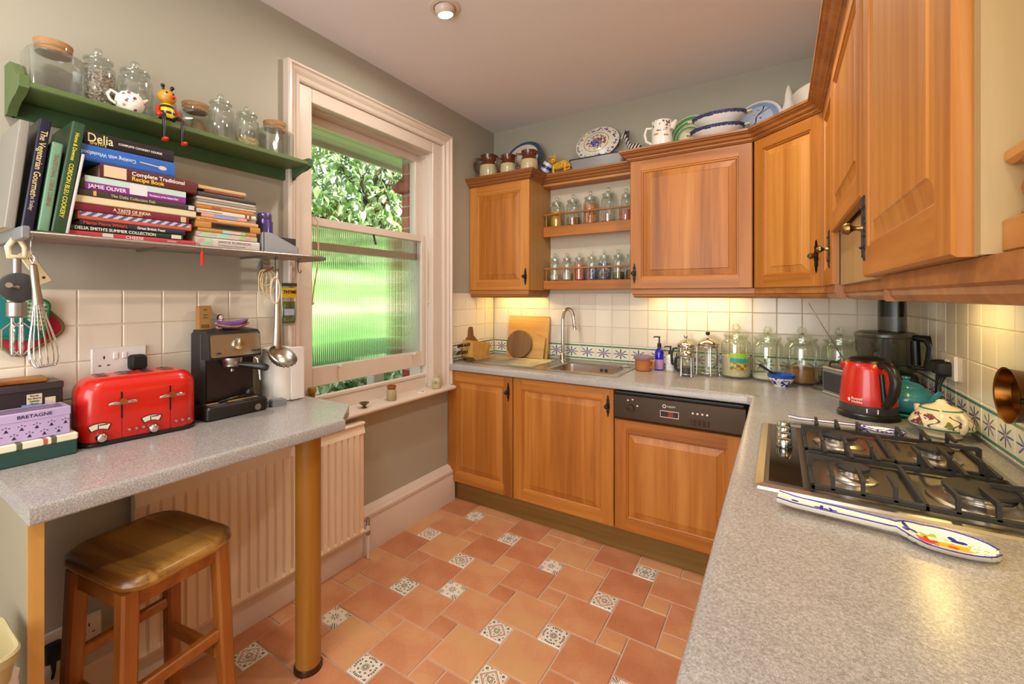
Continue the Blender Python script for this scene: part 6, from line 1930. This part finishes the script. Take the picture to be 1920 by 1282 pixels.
# ------------------------------------------------------------------ teapots
tl = thing('teapot', 'round teal teapot with a knobbed lid behind the kettle', 'teapot', (2.28, -0.65, CT + 0.016), R(-48))
MB().lathe([(0.045, 0), (0.06, 0.008), (0.079, 0.035), (0.08, 0.055), (0.07, 0.078), (0.052, 0.09), (0.045, 0.094)], 32).obj('body', M['teal'], tl, smooth=50)
MB().lathe([(0.05, 0.092), (0.048, 0.098), (0.032, 0.108), (0.012, 0.113), (0.008, 0.118), (0.013, 0.124), (0.012, 0.13), (0.0005, 0.132)], 28).obj('lid', M['teal'], tl, smooth=40)
MB().tube([(0.07, 0, 0.04), (0.092, 0, 0.06), (0.108, 0, 0.085), (0.112, 0, 0.09)], [0.018, 0.013, 0.009, 0.008], 12).obj('spout', M['teal'], tl, smooth=60)
MB().tube([(-0.06, -0.02, 0.084), (-0.08, -0.03, 0.088), (-0.095, -0.034, 0.06), (-0.09, -0.03, 0.03), (-0.072, -0.022, 0.02)], 0.008, 10).obj('handle', M['teal'], tl, smooth=60)
tr_ = MB().lathe([(0.062, 0), (0.07, 0.003), (0.085, 0.012), (0.084, 0.015), (0.06, 0.008), (0.0005, 0.008)], 32)
tag(tr_.obj('pot_stand', pm('sea_green_glaze', '#4FA890', 0.2), smooth=40, loc=(2.28, -0.65, CT + 0.001)), 'sea green dish under the teal teapot', 'dish')
t = MT('floral_glaze', 0.15); x, y, z = t.xyz()
th_ = y.atan2(x)
ban = (((z - 0.031).abs() < 0.0035)).max((z - 0.088).abs() < 0.002)
n = t.noise(26, 1); vd_ = t.voronoi(20); n2 = t.noise(130, 2)
fl = (vd_ < 0.34) * (z > 0.038) * (z < 0.072)
sw = (((th_ * 9 + (z * 190).sin() * 1.4).sin() > 0.93)) * (z > 0.036) * (z < 0.075)
lf = (n > 0.60) * (z > 0.036) * (z < 0.076)
c_ = t.mix(ban, '#E8DCB8', '#4C8070'); c_ = t.mix(sw, c_, '#5A4A38'); c_ = t.mix(lf, c_, '#7A7A40'); c_ = t.mix(fl * (n2 > 0.42), c_, '#7C3048')
t.color(c_); M['floral'] = t.mat
ft = thing('teapot', 'squat cream teapot painted with flowers beside the hob', 'teapot', (2.315, -0.925, CT + 0.0), R(115))
MB().lathe([(0.045, 0.0), (0.05, 0.004), (0.046, 0.012), (0.055, 0.018), (0.077, 0.03), (0.079, 0.042), (0.07, 0.06), (0.056, 0.078), (0.052, 0.082)], 36).obj('body', M['floral'], ft, smooth=45)
MB().lathe([(0.055, 0.08), (0.053, 0.086), (0.04, 0.094), (0.022, 0.1), (0.014, 0.106), (0.013, 0.112), (0.006, 0.117), (0.0005, 0.118)], 32).obj('lid', M['floral'], ft, smooth=40)
MB().tube([(-0.05, 0, 0.078), (-0.072, 0, 0.082), (-0.086, 0, 0.07), (-0.084, 0, 0.045), (-0.074, 0, 0.03)], 0.0075, 10).obj('handle', M['cream_glaze'], ft, smooth=60)
MB().tube([(0.07, 0, 0.035), (0.09, 0, 0.055), (0.098, 0, 0.08)], [0.016, 0.011, 0.008], 12).obj('spout', M['cream_glaze'], ft, smooth=60)

# socket with two plugs on the right wall
socket('white socket on the right-hand tiles above the floral teapot', (W - 0.0065, -0.675, 1.11), -PI / 2, (-1, 1), 0.148, 0.088)
plug('black plug with a thick cable in the socket above the floral teapot', (W - 0.018, -0.70, 1.105), -PI / 2, [(0, -0.015, -0.028), (0, -0.025, -0.06), (0.03, -0.03, -0.11), (0.05, -0.03, -0.185)])
plug('small black plug beside the other one above the floral teapot', (W - 0.018, -0.638, 1.105), -PI / 2, [(0, -0.015, -0.028), (0, -0.02, -0.06), (-0.01, -0.02, -0.11), (-0.06, -0.02, -0.185)])

# ------------------------------------------------------------------ hob
hb_ = thing('gas_hob', 'steel four burner gas hob set in the worktop', 'hob', (1.825, -1.705, CT))
HX, HY = 0.525, 0.62
MB().loft([rr3(0, HX, 0, HY, 0.012, 0.0), rr3(0.003, HX - 0.003, 0.003, HY - 0.003, 0.012, 0.006), rr3(0.02, HX - 0.02, 0.02, HY - 0.02, 0.01, 0.009), rr3(0.024, HX - 0.024, 0.024, HY - 0.024, 0.008, 0.0075)]).obj('steel_plate', M['steel'], hb_, smooth=20)
MB().box(0.03, 0.098, 0.045, 0.585, 0.0075, 0.0092).obj('control_strip', pm('black_glass', '#1C1712', 0.06), hb_)
for k in range(4):
    MB().lathe([(0.019, 0.009), (0.02, 0.013), (0.0185, 0.03), (0.0165, 0.034), (0.0005, 0.035)], 20, 0, Matrix.Translation((0.064, 0.335 + k * 0.072, 0.0))).obj('control_knob', M['chrome'], hb_, smooth=40)
for k, (x, y, r) in enumerate(((0.2, 0.46, 0.042), (0.2, 0.165, 0.032), (0.405, 0.455, 0.037), (0.41, 0.155, 0.056))):
    b_ = thing('burner', None, None, (x, y, 0.008)); b_.parent = hb_
    MB().lathe([(r * 1.5, 0.0), (r * 1.45, 0.004), (r * 1.2, 0.006), (r * 1.1, 0.01), (r * 1.0, 0.011)], 28).obj('dish', M['steel'], b_, smooth=40)
    MB().lathe([(r * 0.95, 0.01), (r * 0.98, 0.013), (r * 0.98, 0.024), (r * 0.9, 0.026)], 36).obj('crown', M['chrome'], b_, smooth=30)
    MB().lathe([(r * 1.02, 0.025), (r * 1.03, 0.028), (r * 0.98, 0.032), (r * 0.4, 0.034), (0.0005, 0.0335)], 32).obj('cap', M['iron'], b_, smooth=40)
for k, (y0, y1) in enumerate(((0.325, 0.595), (0.03, 0.3))):
    g_ = thing('pan_support', ('black iron pan support over the rear burners', 'black iron pan support over the front burners')[k], 'pan support', (1.825, -1.705, CT + 0.008), 0, 'iron pan supports on the hob')
    X0, X1, XM = 0.112, 0.495, 0.305
    fr_ = MB()
    bar_ = lambda a, b, c, d, z0, z1: fr_.box(a, b, c, d, z0, z1, c=0.0018)
    bar_(X0, X1, y0, y0 + 0.009, 0.004, 0.016); bar_(X0, X1, y1 - 0.009, y1, 0.004, 0.016)
    bar_(X0, X0 + 0.009, y0, y1, 0.004, 0.016); bar_(X1 - 0.009, X1, y0, y1, 0.004, 0.016); bar_(XM - 0.0045, XM + 0.0045, y0, y1, 0.004, 0.016)
    for a in (X0, X1 - 0.009):
        for b in (y0, y1 - 0.009):
            bar_(a, a + 0.009, b, b + 0.009, 0.0, 0.006)
    fr_.obj('outer_frame', M['iron'], g_)
    ym = (y0 + y1) / 2
    for (xs, rr_q) in (((X0 + 0.04, X0 + 0.092, X0 + 0.145), 0.04), ((XM + 0.045, XM + 0.1, XM + 0.155), 0.045)):
        for q, x in enumerate(xs):
            for side in (0, 1):
                yb = y0 + 0.0045 if side == 0 else y1 - 0.0045
                s_ = 1 if side == 0 else -1
                ln = 0.09 if q == 1 else 0.075
                fg = MB()
                pts = [(yb - 0.0045 * s_, 0.01), (yb + 0.0045 * s_, 0.01), (yb + 0.006 * s_, 0.034), (yb + ln * s_, 0.036), (yb + (ln + 0.004) * s_, 0.042), (yb + 0.002 * s_, 0.046), (yb - 0.0045 * s_, 0.042)]
                fg.loft([[(x + dx, a, b) for a, b in pts] for dx in (-0.0035, 0.0035)])
                fg.obj('finger', M['iron'], g_)
    for x, s_ in ((X0 + 0.0045, 1), (X1 - 0.0045, -1)):
        fg = MB()
        pts = [(x - 0.0045 * s_, 0.01), (x + 0.0045 * s_, 0.01), (x + 0.006 * s_, 0.034), (x + 0.06 * s_, 0.036), (x + 0.064 * s_, 0.042), (x + 0.002 * s_, 0.046), (x - 0.0045 * s_, 0.042)]
        fg.loft([[(a, ym + dy, b) for a, b in pts] for dy in (-0.0035, 0.0035)])
        fg.obj('finger', M['iron'], g_)


# ------------------------------------------------------------------ spoon rests
def spoon_rest(label, loc, rz, L, bw_, bl_, mat_):
    s = thing('spoon_rest', label, 'spoon rest', loc, rz, 'painted china spoon rests')
    N = 34
    def half(f):
        x = f * L
        hw = 0.020 - 0.005 * min(1, x / (L - bl_) * 1.2)
        if x > L - bl_ - 0.03:
            u = min(1.0, (x - (L - bl_ - 0.03)) / (bl_ + 0.03))
            e = math.sqrt(max(0.0, 1 - ((u - 0.58) / 0.43) ** 2)) if abs(u - 0.58) < 0.43 else 0.0
            hw = max(hw * (1 - u) if u > 0.1 else hw, bw_ * e)
        return max(hw, 0.0006)
    rows_t, rows_m, rows_b = [], [], []
    mb = MB()
    rings = []
    for k in range(N + 1):
        f = k / N
        x = f * L
        hw = half(f)
        inb = max(0.0, min(1.0, (x - (L - bl_)) / (bl_ * 0.25)))
        lift = 0.010 * (1 - inb) + 0.006 * max(0, 1 - x / 0.03)
        ed = 0.016
        dep = 0.006 * inb * min(1, hw / 0.02)
        zt = ed
        rings.append([(x, -hw, lift * 0.6 + zt), (x, -hw * 0.72, lift * 0.6 + zt - 0.003 - dep * 0.7), (x, 0, lift * 0.6 + zt - 0.004 - dep), (x, hw * 0.72, lift * 0.6 + zt - 0.003 - dep * 0.7), (x, hw, lift * 0.6 + zt),
                      (x, hw * 0.8, max(0.0, lift * 0.6 + zt - 0.011)), (x, 0, max(0.0, lift * 0.6 + zt - 0.016)), (x, -hw * 0.8, max(0.0, lift * 0.6 + zt - 0.011))])
    mb.loft(rings)
    mb.obj('china_body', mat_, s, smooth=60)
    rim = MB().tube([(k / N * L, half(k / N), rings[k][4][2] + 0.0002) for k in range(N + 1)], 0.0013, 6).tube([(k / N * L, -half(k / N), rings[k][0][2] + 0.0002) for k in range(N + 1)], 0.0013, 6)
    rim.obj('blue_rim', pm('blue_rim', '#2A2A98', 0.2), s, smooth=60)
    return s


t = MT('floral_china', 0.12); x, y, z = t.xyz(); n = t.noise(150, 2)
def disc(cx, cy, r, amp=0.15, pet=9):
    d = ((x - cx) * (x - cx) + (y - cy) * (y - cy)).sqrt(); a_ = (y - cy).atan2(x - cx)
    return d < (a_ * pet).cos() * (r * amp) + r
c_ = t.mix((n > 0.58) * (x > 0.20) * (y.abs() < 0.034) * (y < 0.02), '#F0EADC', '#8A9A3C')
c_ = t.mix(disc(0.235, 0.012, 0.014, 0.3, 5), c_, '#A8B850')
c_ = t.mix(disc(0.232, -0.004, 0.016, 0.2, 7), c_, '#C8382C')
c_ = t.mix(disc(0.264, -0.006, 0.0225, 0.15, 10), c_, '#E0B030')
c_ = t.mix(disc(0.262, -0.005, 0.0075, 0.1, 6), c_, '#C86828')
c_ = t.mix(disc(0.205, 0.014, 0.009, 0.5, 3).max(disc(0.268, 0.02, 0.010, 0.5, 3)), c_, '#2A3498')
c_ = t.mix(disc(0.075, 0.0, 0.008, 0.5, 4).max(disc(0.092, 0.001, 0.006, 0.5, 3)).max(disc(0.03, 0.004, 0.005, 0.3, 2)), c_, '#2A3498')
t.color(c_)
spoon_rest('white china spoon rest with red and yellow flowers in front of the hob', (1.874, -1.782, CT), R(-6), 0.318, 0.046, 0.125, t.mat)
t = MT('blue_china', 0.12); x, y, z = t.xyz(); n = t.noise(120, 3)
c_ = t.mix((n > 0.5) * (x > 0.185) * (y.abs() < 0.03), '#F0EADC', '#2A3AA8')
c_ = t.mix(disc(0.07, 0.0, 0.007, 0.5, 4), c_, '#2A3498')
t.color(c_)
spoon_rest('white china spoon rest painted in blue behind the hob', (1.905, -1.028, CT), R(3), 0.31, 0.04, 0.115, t.mat)

# copper pan hanging at the right edge
cp_ = thing('copper_pan', 'small copper pan hanging on the tiles at the right edge of the picture', 'pan', (W - 0.012, -1.275, 1.115), 0)
MB().lathe([(0.075, 0.0), (0.08, 0.004), (0.086, 0.035), (0.09, 0.038), (0.084, 0.036), (0.077, 0.008), (0.0005, 0.006)], 36, 0, Matrix.Rotation(-PI / 2, 4, 'Y'), sx=0.78, sy=0.9).obj('pan_body', M['copper'], cp_, smooth=40)
MB().tube([(-0.03, -0.08, 0.0), (-0.02, -0.12, 0.0), (-0.012, -0.2, 0.0)], [0.008, 0.007, 0.008], 10).obj('handle', M['pewter'], cp_, smooth=60)

# ------------------------------------------------------------------ jars on the spice shelf
GS1, GS2 = 'larger jars on the upper spice shelf', 'small jars on the lower spice shelf'
ZU, ZL = 1.8475, 1.4715
for lab, x, r, h, m, l in (('upper spice shelf jar full of yellow powder', 0.565, 0.046, 0.215, 'mustard', 0.8), ('upper spice shelf jar of mixed grain', 0.687, 0.048, 0.218, 'muesli', 0.4),
                           ('upper spice shelf jar full of orange lentils', 0.812, 0.048, 0.225, 'lentil', 0.95), ('upper spice shelf jar nearly empty, with clear sides', 0.934, 0.047, 0.232, 'lentil', 0.06),
                           ('narrow upper spice shelf jar with a red band beside the large cabinet', 1.05, 0.034, 0.21, 'pink_salt', 0.55)):
    jar(lab, (x, -0.0565, ZU), r, h, GS1, M[m], l)
for lab, x, r, h, m, l in (('lower spice shelf jar nearest the window, holding pale salt', 0.55, 0.035, 0.195, 'flour', 0.35), ('second lower spice shelf jar from the window, half full of white powder', 0.642, 0.035, 0.195, 'flour', 0.5),
                           ('lower spice shelf jar full of pink salt', 0.733, 0.037, 0.192, 'pink_salt', 0.95), ('lower spice shelf jar with dark contents next to the pink one', 0.82, 0.034, 0.195, 'blue_foil', 0.7),
                           ('lower spice shelf jar of blue and silver sweets', 0.906, 0.039, 0.2, 'blue_foil', 0.9), ('lower spice shelf jar of dried herbs', 1.0, 0.036, 0.198, 'herbs', 0.4),
                           ('lower spice shelf jar next to the large cabinet, partly hidden', 1.085, 0.034, 0.2, 'dark_spice', 0.5)):
    jar(lab, (x, -0.056, ZL), r, h, GS2, M[m], l)

# ------------------------------------------------------------------ on top of the cabinets
UT = 2.2005
t = MT('two_tone_glaze', 0.15); z = t.xyz()[2]
t.color(t.mix(z > 0.105, '#C8B890', '#6A3218')); M['two_tone'] = t.mat
def jug(label, loc, r, h, rz):
    j = thing('stoneware_jug', label, 'jug', loc, rz, 'brown and cream stoneware jugs')
    f = h / 0.17
    b = MB().lathe([(r * 0.8, 0), (r * 0.95, 0.008), (r, h * 0.35), (r * 0.95, h * 0.58), (r * 0.78, h * 0.72), (r * 0.8, h * 0.88), (r * 0.9, h), (r * 0.84, h), (r * 0.72, h * 0.75), (r * 0.8, h * 0.3)], 30, mis=[0] * 3 + [1] * 6)
    b.obj('body', [M['stone_cream'], M['stone_brown']], j, smooth=45)
    MB().tube([(-r * 0.8, 0, h * 0.9), (-r * 1.45, 0, h * 0.93), (-r * 1.65, 0, h * 0.7), (-r * 1.45, 0, h * 0.45), (-r * 0.95, 0, h * 0.32)], r * 0.13, 10).obj('handle', M['stone_brown'], j, smooth=60)
    MB().tube([(r * 0.78, 0, h * 0.86), (r * 1.0, 0, h * 0.97)], [r * 0.25, r * 0.12], 10).obj('lip', M['stone_brown'], j, smooth=60)


M['stone_cream'] = pm('stoneware_cream', '#C4B48C', 0.2, coat=0.3); M['stone_brown'] = pm('stoneware_brown', '#5E2C16', 0.15, coat=0.4)
jug('tallest brown topped stoneware jug, nearest the window', (0.118, -0.25, UT), 0.068, 0.175, R(15))
jug('middle brown topped stoneware jug of the three', (0.285, -0.255, UT), 0.057, 0.148, R(15))
jug('brown topped stoneware jug in front of the blue rimmed plate', (0.45, -0.255, UT), 0.06, 0.15, R(15))


def plate(label, cx, cy, z, r, m, lean=12, ry=1.0, group=None, rz=0.0, name='plate', tilt=0.0):
    p = thing(name, label, 'plate', (0, 0, 0), 0, group)
    MB().lathe([(r * 0.55, 0.012), (r * 0.6, 0.010), (r * 0.66, 0.006), (r * 0.98, -0.006), (r, -0.004), (r, 0.0), (r * 0.66, 0.012), (r * 0.58, 0.017), (r * 0.0005, 0.017)][::-1], 44, 0, Matrix.Rotation(PI / 2, 4, 'X'), sx=1.0, sy=ry).obj('china_disc', m, p, smooth=50)
    p.matrix_world = Matrix.Translation((cx, cy, z + r * ry * math.cos(R(lean)) + 0.001)) @ Matrix.Rotation(rz, 4, 'Z') @ Matrix.Rotation(-R(lean), 4, 'X') @ Matrix.Rotation(tilt, 4, 'Y')
    return p


def ring_plate(name, base, rings, speck=None, ell=1.0):
    t = MT(name, 0.12); x, y, z = t.xyz()
    zz = z / ell
    rr = (x * x + zz * zz).sqrt()
    c = base
    n = t.noise(70, 2)
    for r0, r1, col, br in rings:
        f = (rr > r0) * (rr < r1)
        if br: f = f * (n > br)
        c = t.mix(f, c, col)
    t.color(c)
    return t, (x, zz, rr, n)


t, _ = ring_plate('blue_rim_plate', '#E2DCCC', [(0.125, 0.16, '#3C5478', 0.0), (0.135, 0.16, '#2A4A5A', 0.5), (0.082, 0.086, '#B8B098', 0)])
plate('large white plate with a dark blue rim behind the jugs', 0.325, -0.12, UT, 0.155, t.mat, 20)
t, (px_, pz_, pr_, pn_) = ring_plate('floral_platter', '#E6DECC', [(0.108, 0.142, '#34489A', 0.56), (0.11, 0.14, '#B8A040', 0.66), (0.082, 0.086, '#6A3A30', 0.35)], ell=0.74)
n3 = t.noise(48, 2); n4 = t.noise(75, 2)
c_ = t.b.inputs['Base Color'].links[0].from_socket
c_ = t.mix((pr_ < 0.07) * (n3 > 0.55), c_, '#6A7A4A'); c_ = t.mix((pr_ < 0.07) * (n4 > 0.57), c_, '#B04A38'); c_ = t.mix((pr_ < 0.04) * (n4 < 0.53), c_, '#2E4EA8')
t.color(c_)
plate('oval floral platter propped behind the grey roasting tin', 0.86, -0.065, UT + 0.074, 0.148, t.mat, 9, 0.74, None, 0, 'platter', R(-7))
# roasting tin
rt_ = thing('roasting_tin', 'grey enamel roasting tin with a dark rim on the spice shelf', 'tin', (0.69, -0.15, UT + 0.001))
def rtr(i, z): return [(x, y, z) for x, y in rrect(i, 0.375 - i, i * .3, 0.10 - i * .3, 0.02, 4)]
MB().loft([rtr(0.018, 0), rtr(0.004, 0.07), rtr(0.007, 0.071), rtr(0.022, 0.006)]).obj('pan', pm('grey_enamel', '#8C8A8C', 0.3), rt_, smooth=40)
MB().tube([(x, y, 0.072) for x, y in rrect(0.003, 0.372, 0.001, 0.099, 0.02, 4)], 0.004, 8, closed=True).obj('rim', M['tin_dark'], rt_, smooth=60)
# blue and white mug, yellow cat
bm = thing('striped_mug', 'blue and white striped mug tipped behind the yellow cat', 'mug', (0.508, -0.115, UT + 0.055), 0, None, (0, R(35), 0))
t = MT('blue_stripes', 0.2); z = t.xyz()[2]; t.color(t.mix((z * 150).sin() > 0, '#E4E0DC', '#2E4E98'))
MB().lathe([(0.03, -0.04), (0.036, -0.036), (0.038, 0.045), (0.035, 0.045), (0.033, -0.03)], 26).obj('body', t.mat, bm, smooth=40)
ct = thing('cat_figure', 'yellow pottery cat crouching on the cabinet corner', 'figurine', (0.595, -0.14, UT), R(-8))
t = MT('cat_glaze', 0.25); n = t.noise(70, 2); t.color(t.mix(n > 0.62, '#D8A42C', '#5A3014')); M['cat'] = t.mat
bd_ = MB()
rings = []
for x, r, z in ((-0.02, 0.018, 0.05), (0.0, 0.026, 0.05), (0.03, 0.027, 0.05), (0.06, 0.032, 0.058), (0.085, 0.03, 0.055), (0.1, 0.016, 0.045), (0.104, 0.004, 0.04)):
    rings.append([(x, r * 0.8 * math.cos(a), z + r * math.sin(a)) for a in [2 * PI * k / 16 for k in range(16)]])
bd_.loft(rings)
for x, y in ((-0.005, -0.018), (-0.005, 0.018), (0.085, -0.018), (0.085, 0.018)):
    bd_.tube([(x, y, 0.045), (x, y * 1.1, 0.0)], [0.012, 0.009], 8)
bd_.obj('body', M['cat'], ct, smooth=60)
hc = MB().ball((-0.02, -0.01, 0.098), 0.027, 16, 12, sx=1.05, sy=0.85)
for s in (-1, 1):
    hc.loft([[(-0.02 + s * 0.016 - 0.009, -0.012, 0.115), (-0.02 + s * 0.016 + 0.009, -0.012, 0.115), (-0.02 + s * 0.016, -0.002, 0.116)], [(-0.02 + s * 0.021 - 0.001, -0.011, 0.136), (-0.02 + s * 0.021 + 0.001, -0.011, 0.136), (-0.02 + s * 0.021, -0.009, 0.136)]])
ho_ = hc.obj('head', M['cat'], ct, smooth=50)
for s in (-1, 1):
    MB().ball((-0.02 + s * 0.01, -0.032, 0.103), 0.0045, 8, 6).obj('eye', M['tin_dark'], ho_)
MB().ball((-0.02, -0.035, 0.093), 0.004, 8, 6, sx=1.5).obj('nose', M['red'], ho_)
MB().tube([(0.1, 0, 0.05), (0.115, 0, 0.03), (0.11, -0.015, 0.012), (0.08, -0.03, 0.008)], [0.009, 0.008, 0.007, 0.005], 8).obj('tail', M['cat'], ct, smooth=60)
# zebra
zb = thing('zebra_figure', 'small striped zebra figure beside the large cabinet', 'figurine', (1.105, -0.10, UT), R(180))
t = MT('zebra_stripes', 0.5); x, y, z = t.xyz(); n = t.noise(20, 2)
t.color(t.mix(((x * 300 + z * 150 + n * 5).sin() > 0), '#D8D0C8', '#1C1A1A'))
zz_ = MB()
rings = []
for x, z, r in ((-0.05, 0.09, 0.022), (-0.03, 0.095, 0.028), (0.0, 0.095, 0.027), (0.02, 0.105, 0.025), (0.035, 0.14, 0.019), (0.045, 0.175, 0.015), (0.06, 0.185, 0.013), (0.08, 0.17, 0.009), (0.086, 0.164, 0.005)):
    rings.append([(x + r * 0.5 * math.sin(a) * (0 if z < 0.1 else -0.6), r * 0.75 * math.cos(a), z + r * math.sin(a)) for a in [2 * PI * k / 14 for k in range(14)]])
zz_.loft(rings)
for x, y in ((-0.035, -0.012), (-0.035, 0.012), (0.012, -0.012), (0.012, 0.012)):
    zz_.tube([(x, y, 0.085), (x, y, 0.04), (x + 0.004, y, 0.0)], [0.011, 0.007, 0.006], 8)
zz_.obj('body', t.mat, zb, smooth=60)
for s in (-1, 1):
    MB().tube([(0.048, s * 0.008, 0.19), (0.044, s * 0.011, 0.215)], [0.006, 0.001], 8).obj('ear', M['tin_dark'], zb)
MB().box(0.022, 0.046, -0.002, 0.002, 0.13, 0.21).obj('mane', M['tin_dark'], zb)
# butterfly jug
t = MT('butterfly_china', 0.12); x, y, z = t.xyz(); n = t.noise(42, 2); n2 = t.noise(60, 2); n3 = t.noise(30, 1)
c_ = t.mix((n > 0.6) * (z > 0.1), '#EEE8E0', '#5A7040'); c_ = t.mix((n2 > 0.63) * (z > 0.09), c_, '#A83050')
bf = lambda cx, cz: ((x - cx) * (x - cx) * 0.55 + (z - cz) * (z - cz)).sqrt() < ((x - cx).abs() * 40).sin().abs() * 0.012 + 0.004
c_ = t.mix(((bf(-0.02, 0.085)).max(bf(0.03, 0.075))) * (y < 0), c_, '#B88A20')
t.color(c_)
bj = thing('butterfly_jug', 'white china jug painted with butterflies and flowers', 'jug', (1.31, -0.245, UT))
MB().lathe([(0.05, 0), (0.056, 0.004), (0.056, 0.13), (0.054, 0.155), (0.058, 0.165), (0.055, 0.165), (0.052, 0.15), (0.052, 0.01)], 34).obj('body', t.mat, bj, smooth=45)
MB().tube([(0.05, 0, 0.12), (0.066, 0, 0.145), (0.078, 0, 0.162)], [0.022, 0.016, 0.008], 12).obj('spout', M['white_china'], bj, smooth=60)
MB().tube([(-0.053, 0, 0.14), (-0.085, 0, 0.145), (-0.096, 0, 0.11), (-0.088, 0, 0.07), (-0.054, 0, 0.045)], 0.008, 10).obj('handle', M['white_china'], bj, smooth=60)
# green banded plates, standing one before the other
for k, (r, y) in enumerate(((0.12, -0.08), (0.096, -0.125), (0.072, -0.17))):
    t, _ = ring_plate('green_band_%d' % k, '#D8D0B0', [(r * 0.74, r * 0.93, '#4E9C60', 0), (r * 0.66, r * 0.69, '#22302A', 0)])
    plate(('largest cream plate with a green band, at the back', 'middle cream plate with a green band', 'smallest cream plate with a green band, in front')[k], 1.44, y, UT, r, t.mat, 8, 1.0, 'green banded plates on the cabinet')
# two blue rimmed serving dishes, stacked
t = MT('dish_blue_rim', 0.12); z = t.xyz()[2]; n = t.noise(90, 2)
t.color(t.mix(z > 0.052 + (n - 0.5) * 0.012, '#E4DED4', t.mix(n > 0.5, '#343E6E', '#4A5480')))
for k, (z0, s_) in enumerate(((0.0, 1.0), (0.066, 1.0))):
    d_ = thing('serving_dish', ('lower blue rimmed serving dish of two stacked', 'upper blue rimmed serving dish of two stacked')[k], 'dish', (1.595 + 0.01 * k, -0.245, UT + z0), R(0), 'stacked blue rimmed serving dishes')
    MB().lathe([(0.06, 0), (0.065, 0.006), (0.1, 0.03), (0.128, 0.055), (0.138, 0.066), (0.134, 0.068), (0.095, 0.036), (0.0005, 0.012)], 40, 0, None, sx=1.0, sy=0.72).obj('body', t.mat, d_, smooth=40)
    for q in (-1, 1):
        MB().tube([(q * 0.13, -0.02, 0.06), (q * 0.15, -0.012, 0.065), (q * 0.15, 0.012, 0.065), (q * 0.13, 0.02, 0.06)], 0.006, 8).obj('lug', M['cream_glaze'], d_, smooth=60)
# blue plate with a branch
t = MT('blue_branch_plate', 0.12); x, y, z = t.xyz(); n = t.noise(9, 3); rr = (x * x + z * z).sqrt(); n2 = t.noise(60, 2)
c_ = t.mix(n, '#8CA4C8', '#C8D4E4'); c_ = t.mix((rr > 0.08) * (rr < 0.104) * 0.6, c_, '#5C7CB0'); c_ = t.mix(rr > 0.109, c_, '#DDE0E0')
br = ((x + 0.0 - z * 0.45 + (z * 90).sin() * 0.006).abs() < 0.003) * (z > -0.08) * (z < 0.075); br2 = ((z - 0.02 - x * 0.6).abs() < 0.0025) * (x > 0.005) * (x < 0.06)
c_ = t.mix(br.max(br2), c_, '#2A2230'); c_ = t.mix((n2 > 0.63) * ((x - z * 0.45).abs() < 0.028) * (rr < 0.09), c_, '#A84A58'); t.color(c_)
plate('pale blue plate with a blossom branch on the corner cabinet', 1.775, -0.10, UT, 0.12, t.mat, 13, 1.0, None, R(-14))
# white oval dish and bird
wd = thing('oval_dish', 'large plain white oval dish at the cabinet corner', 'dish', (2.085, -0.285, UT), R(-42))
MB().lathe([(0.11, 0), (0.115, 0.008), (0.15, 0.10), (0.175, 0.15), (0.18, 0.155), (0.176, 0.16), (0.145, 0.105), (0.0005, 0.014)], 44, sx=1.0, sy=0.72).obj('body', M['white_china'], wd, smooth=40)
bi = thing('bird_figure', 'small white pottery bird behind the oval dish', 'figurine', (1.908, -0.135, UT), R(60))
bi.scale = (1.25, 1.25, 1.1)
rings = []
for x, z, r in ((-0.045, 0.08, 0.008), (-0.02, 0.085, 0.03), (0.005, 0.1, 0.036), (0.02, 0.135, 0.03), (0.022, 0.17, 0.022), (0.018, 0.205, 0.016), (0.015, 0.235, 0.008), (0.014, 0.245, 0.002)):
    rings.append([(x, r * 0.85 * math.cos(a), z + r * 0.5 * math.sin(a)) if z < 0.09 else (x + r * math.sin(a), r * 0.85 * math.cos(a), z) for a in [2 * PI * k / 16 for k in range(16)]])
MB().loft(rings).lathe([(0.03, 0), (0.026, 0.01), (0.014, 0.05), (0.018, 0.085)], 16).obj('body', M['white_china'], bi, smooth=60)
MB().tube([(0.035, 0, 0.19), (0.055, 0, 0.185)], [0.006, 0.001], 8).obj('beak', M['grey'], bi)
for s in (-1, 1):
    MB().ball((0.03, s * 0.014, 0.2), 0.003, 8, 6).obj('eye', M['black'], bi)

# ------------------------------------------------------------------ lettering becomes plain mesh
bpy.context.view_layer.update()
dg = bpy.context.evaluated_depsgraph_get()
for o in TEXTS:
    me = bpy.data.meshes.new_from_object(o.evaluated_get(dg))
    n = bpy.data.objects.new('lettering', me)
    COL.objects.link(n)
    n.parent = o.parent
    n.location, n.rotation_euler, n.scale = o.location, o.rotation_euler, o.scale
    nm = o.name.split('.')[0]
    cu = o.data
    bpy.data.objects.remove(o)
    bpy.data.curves.remove(cu)
    n.name = nm
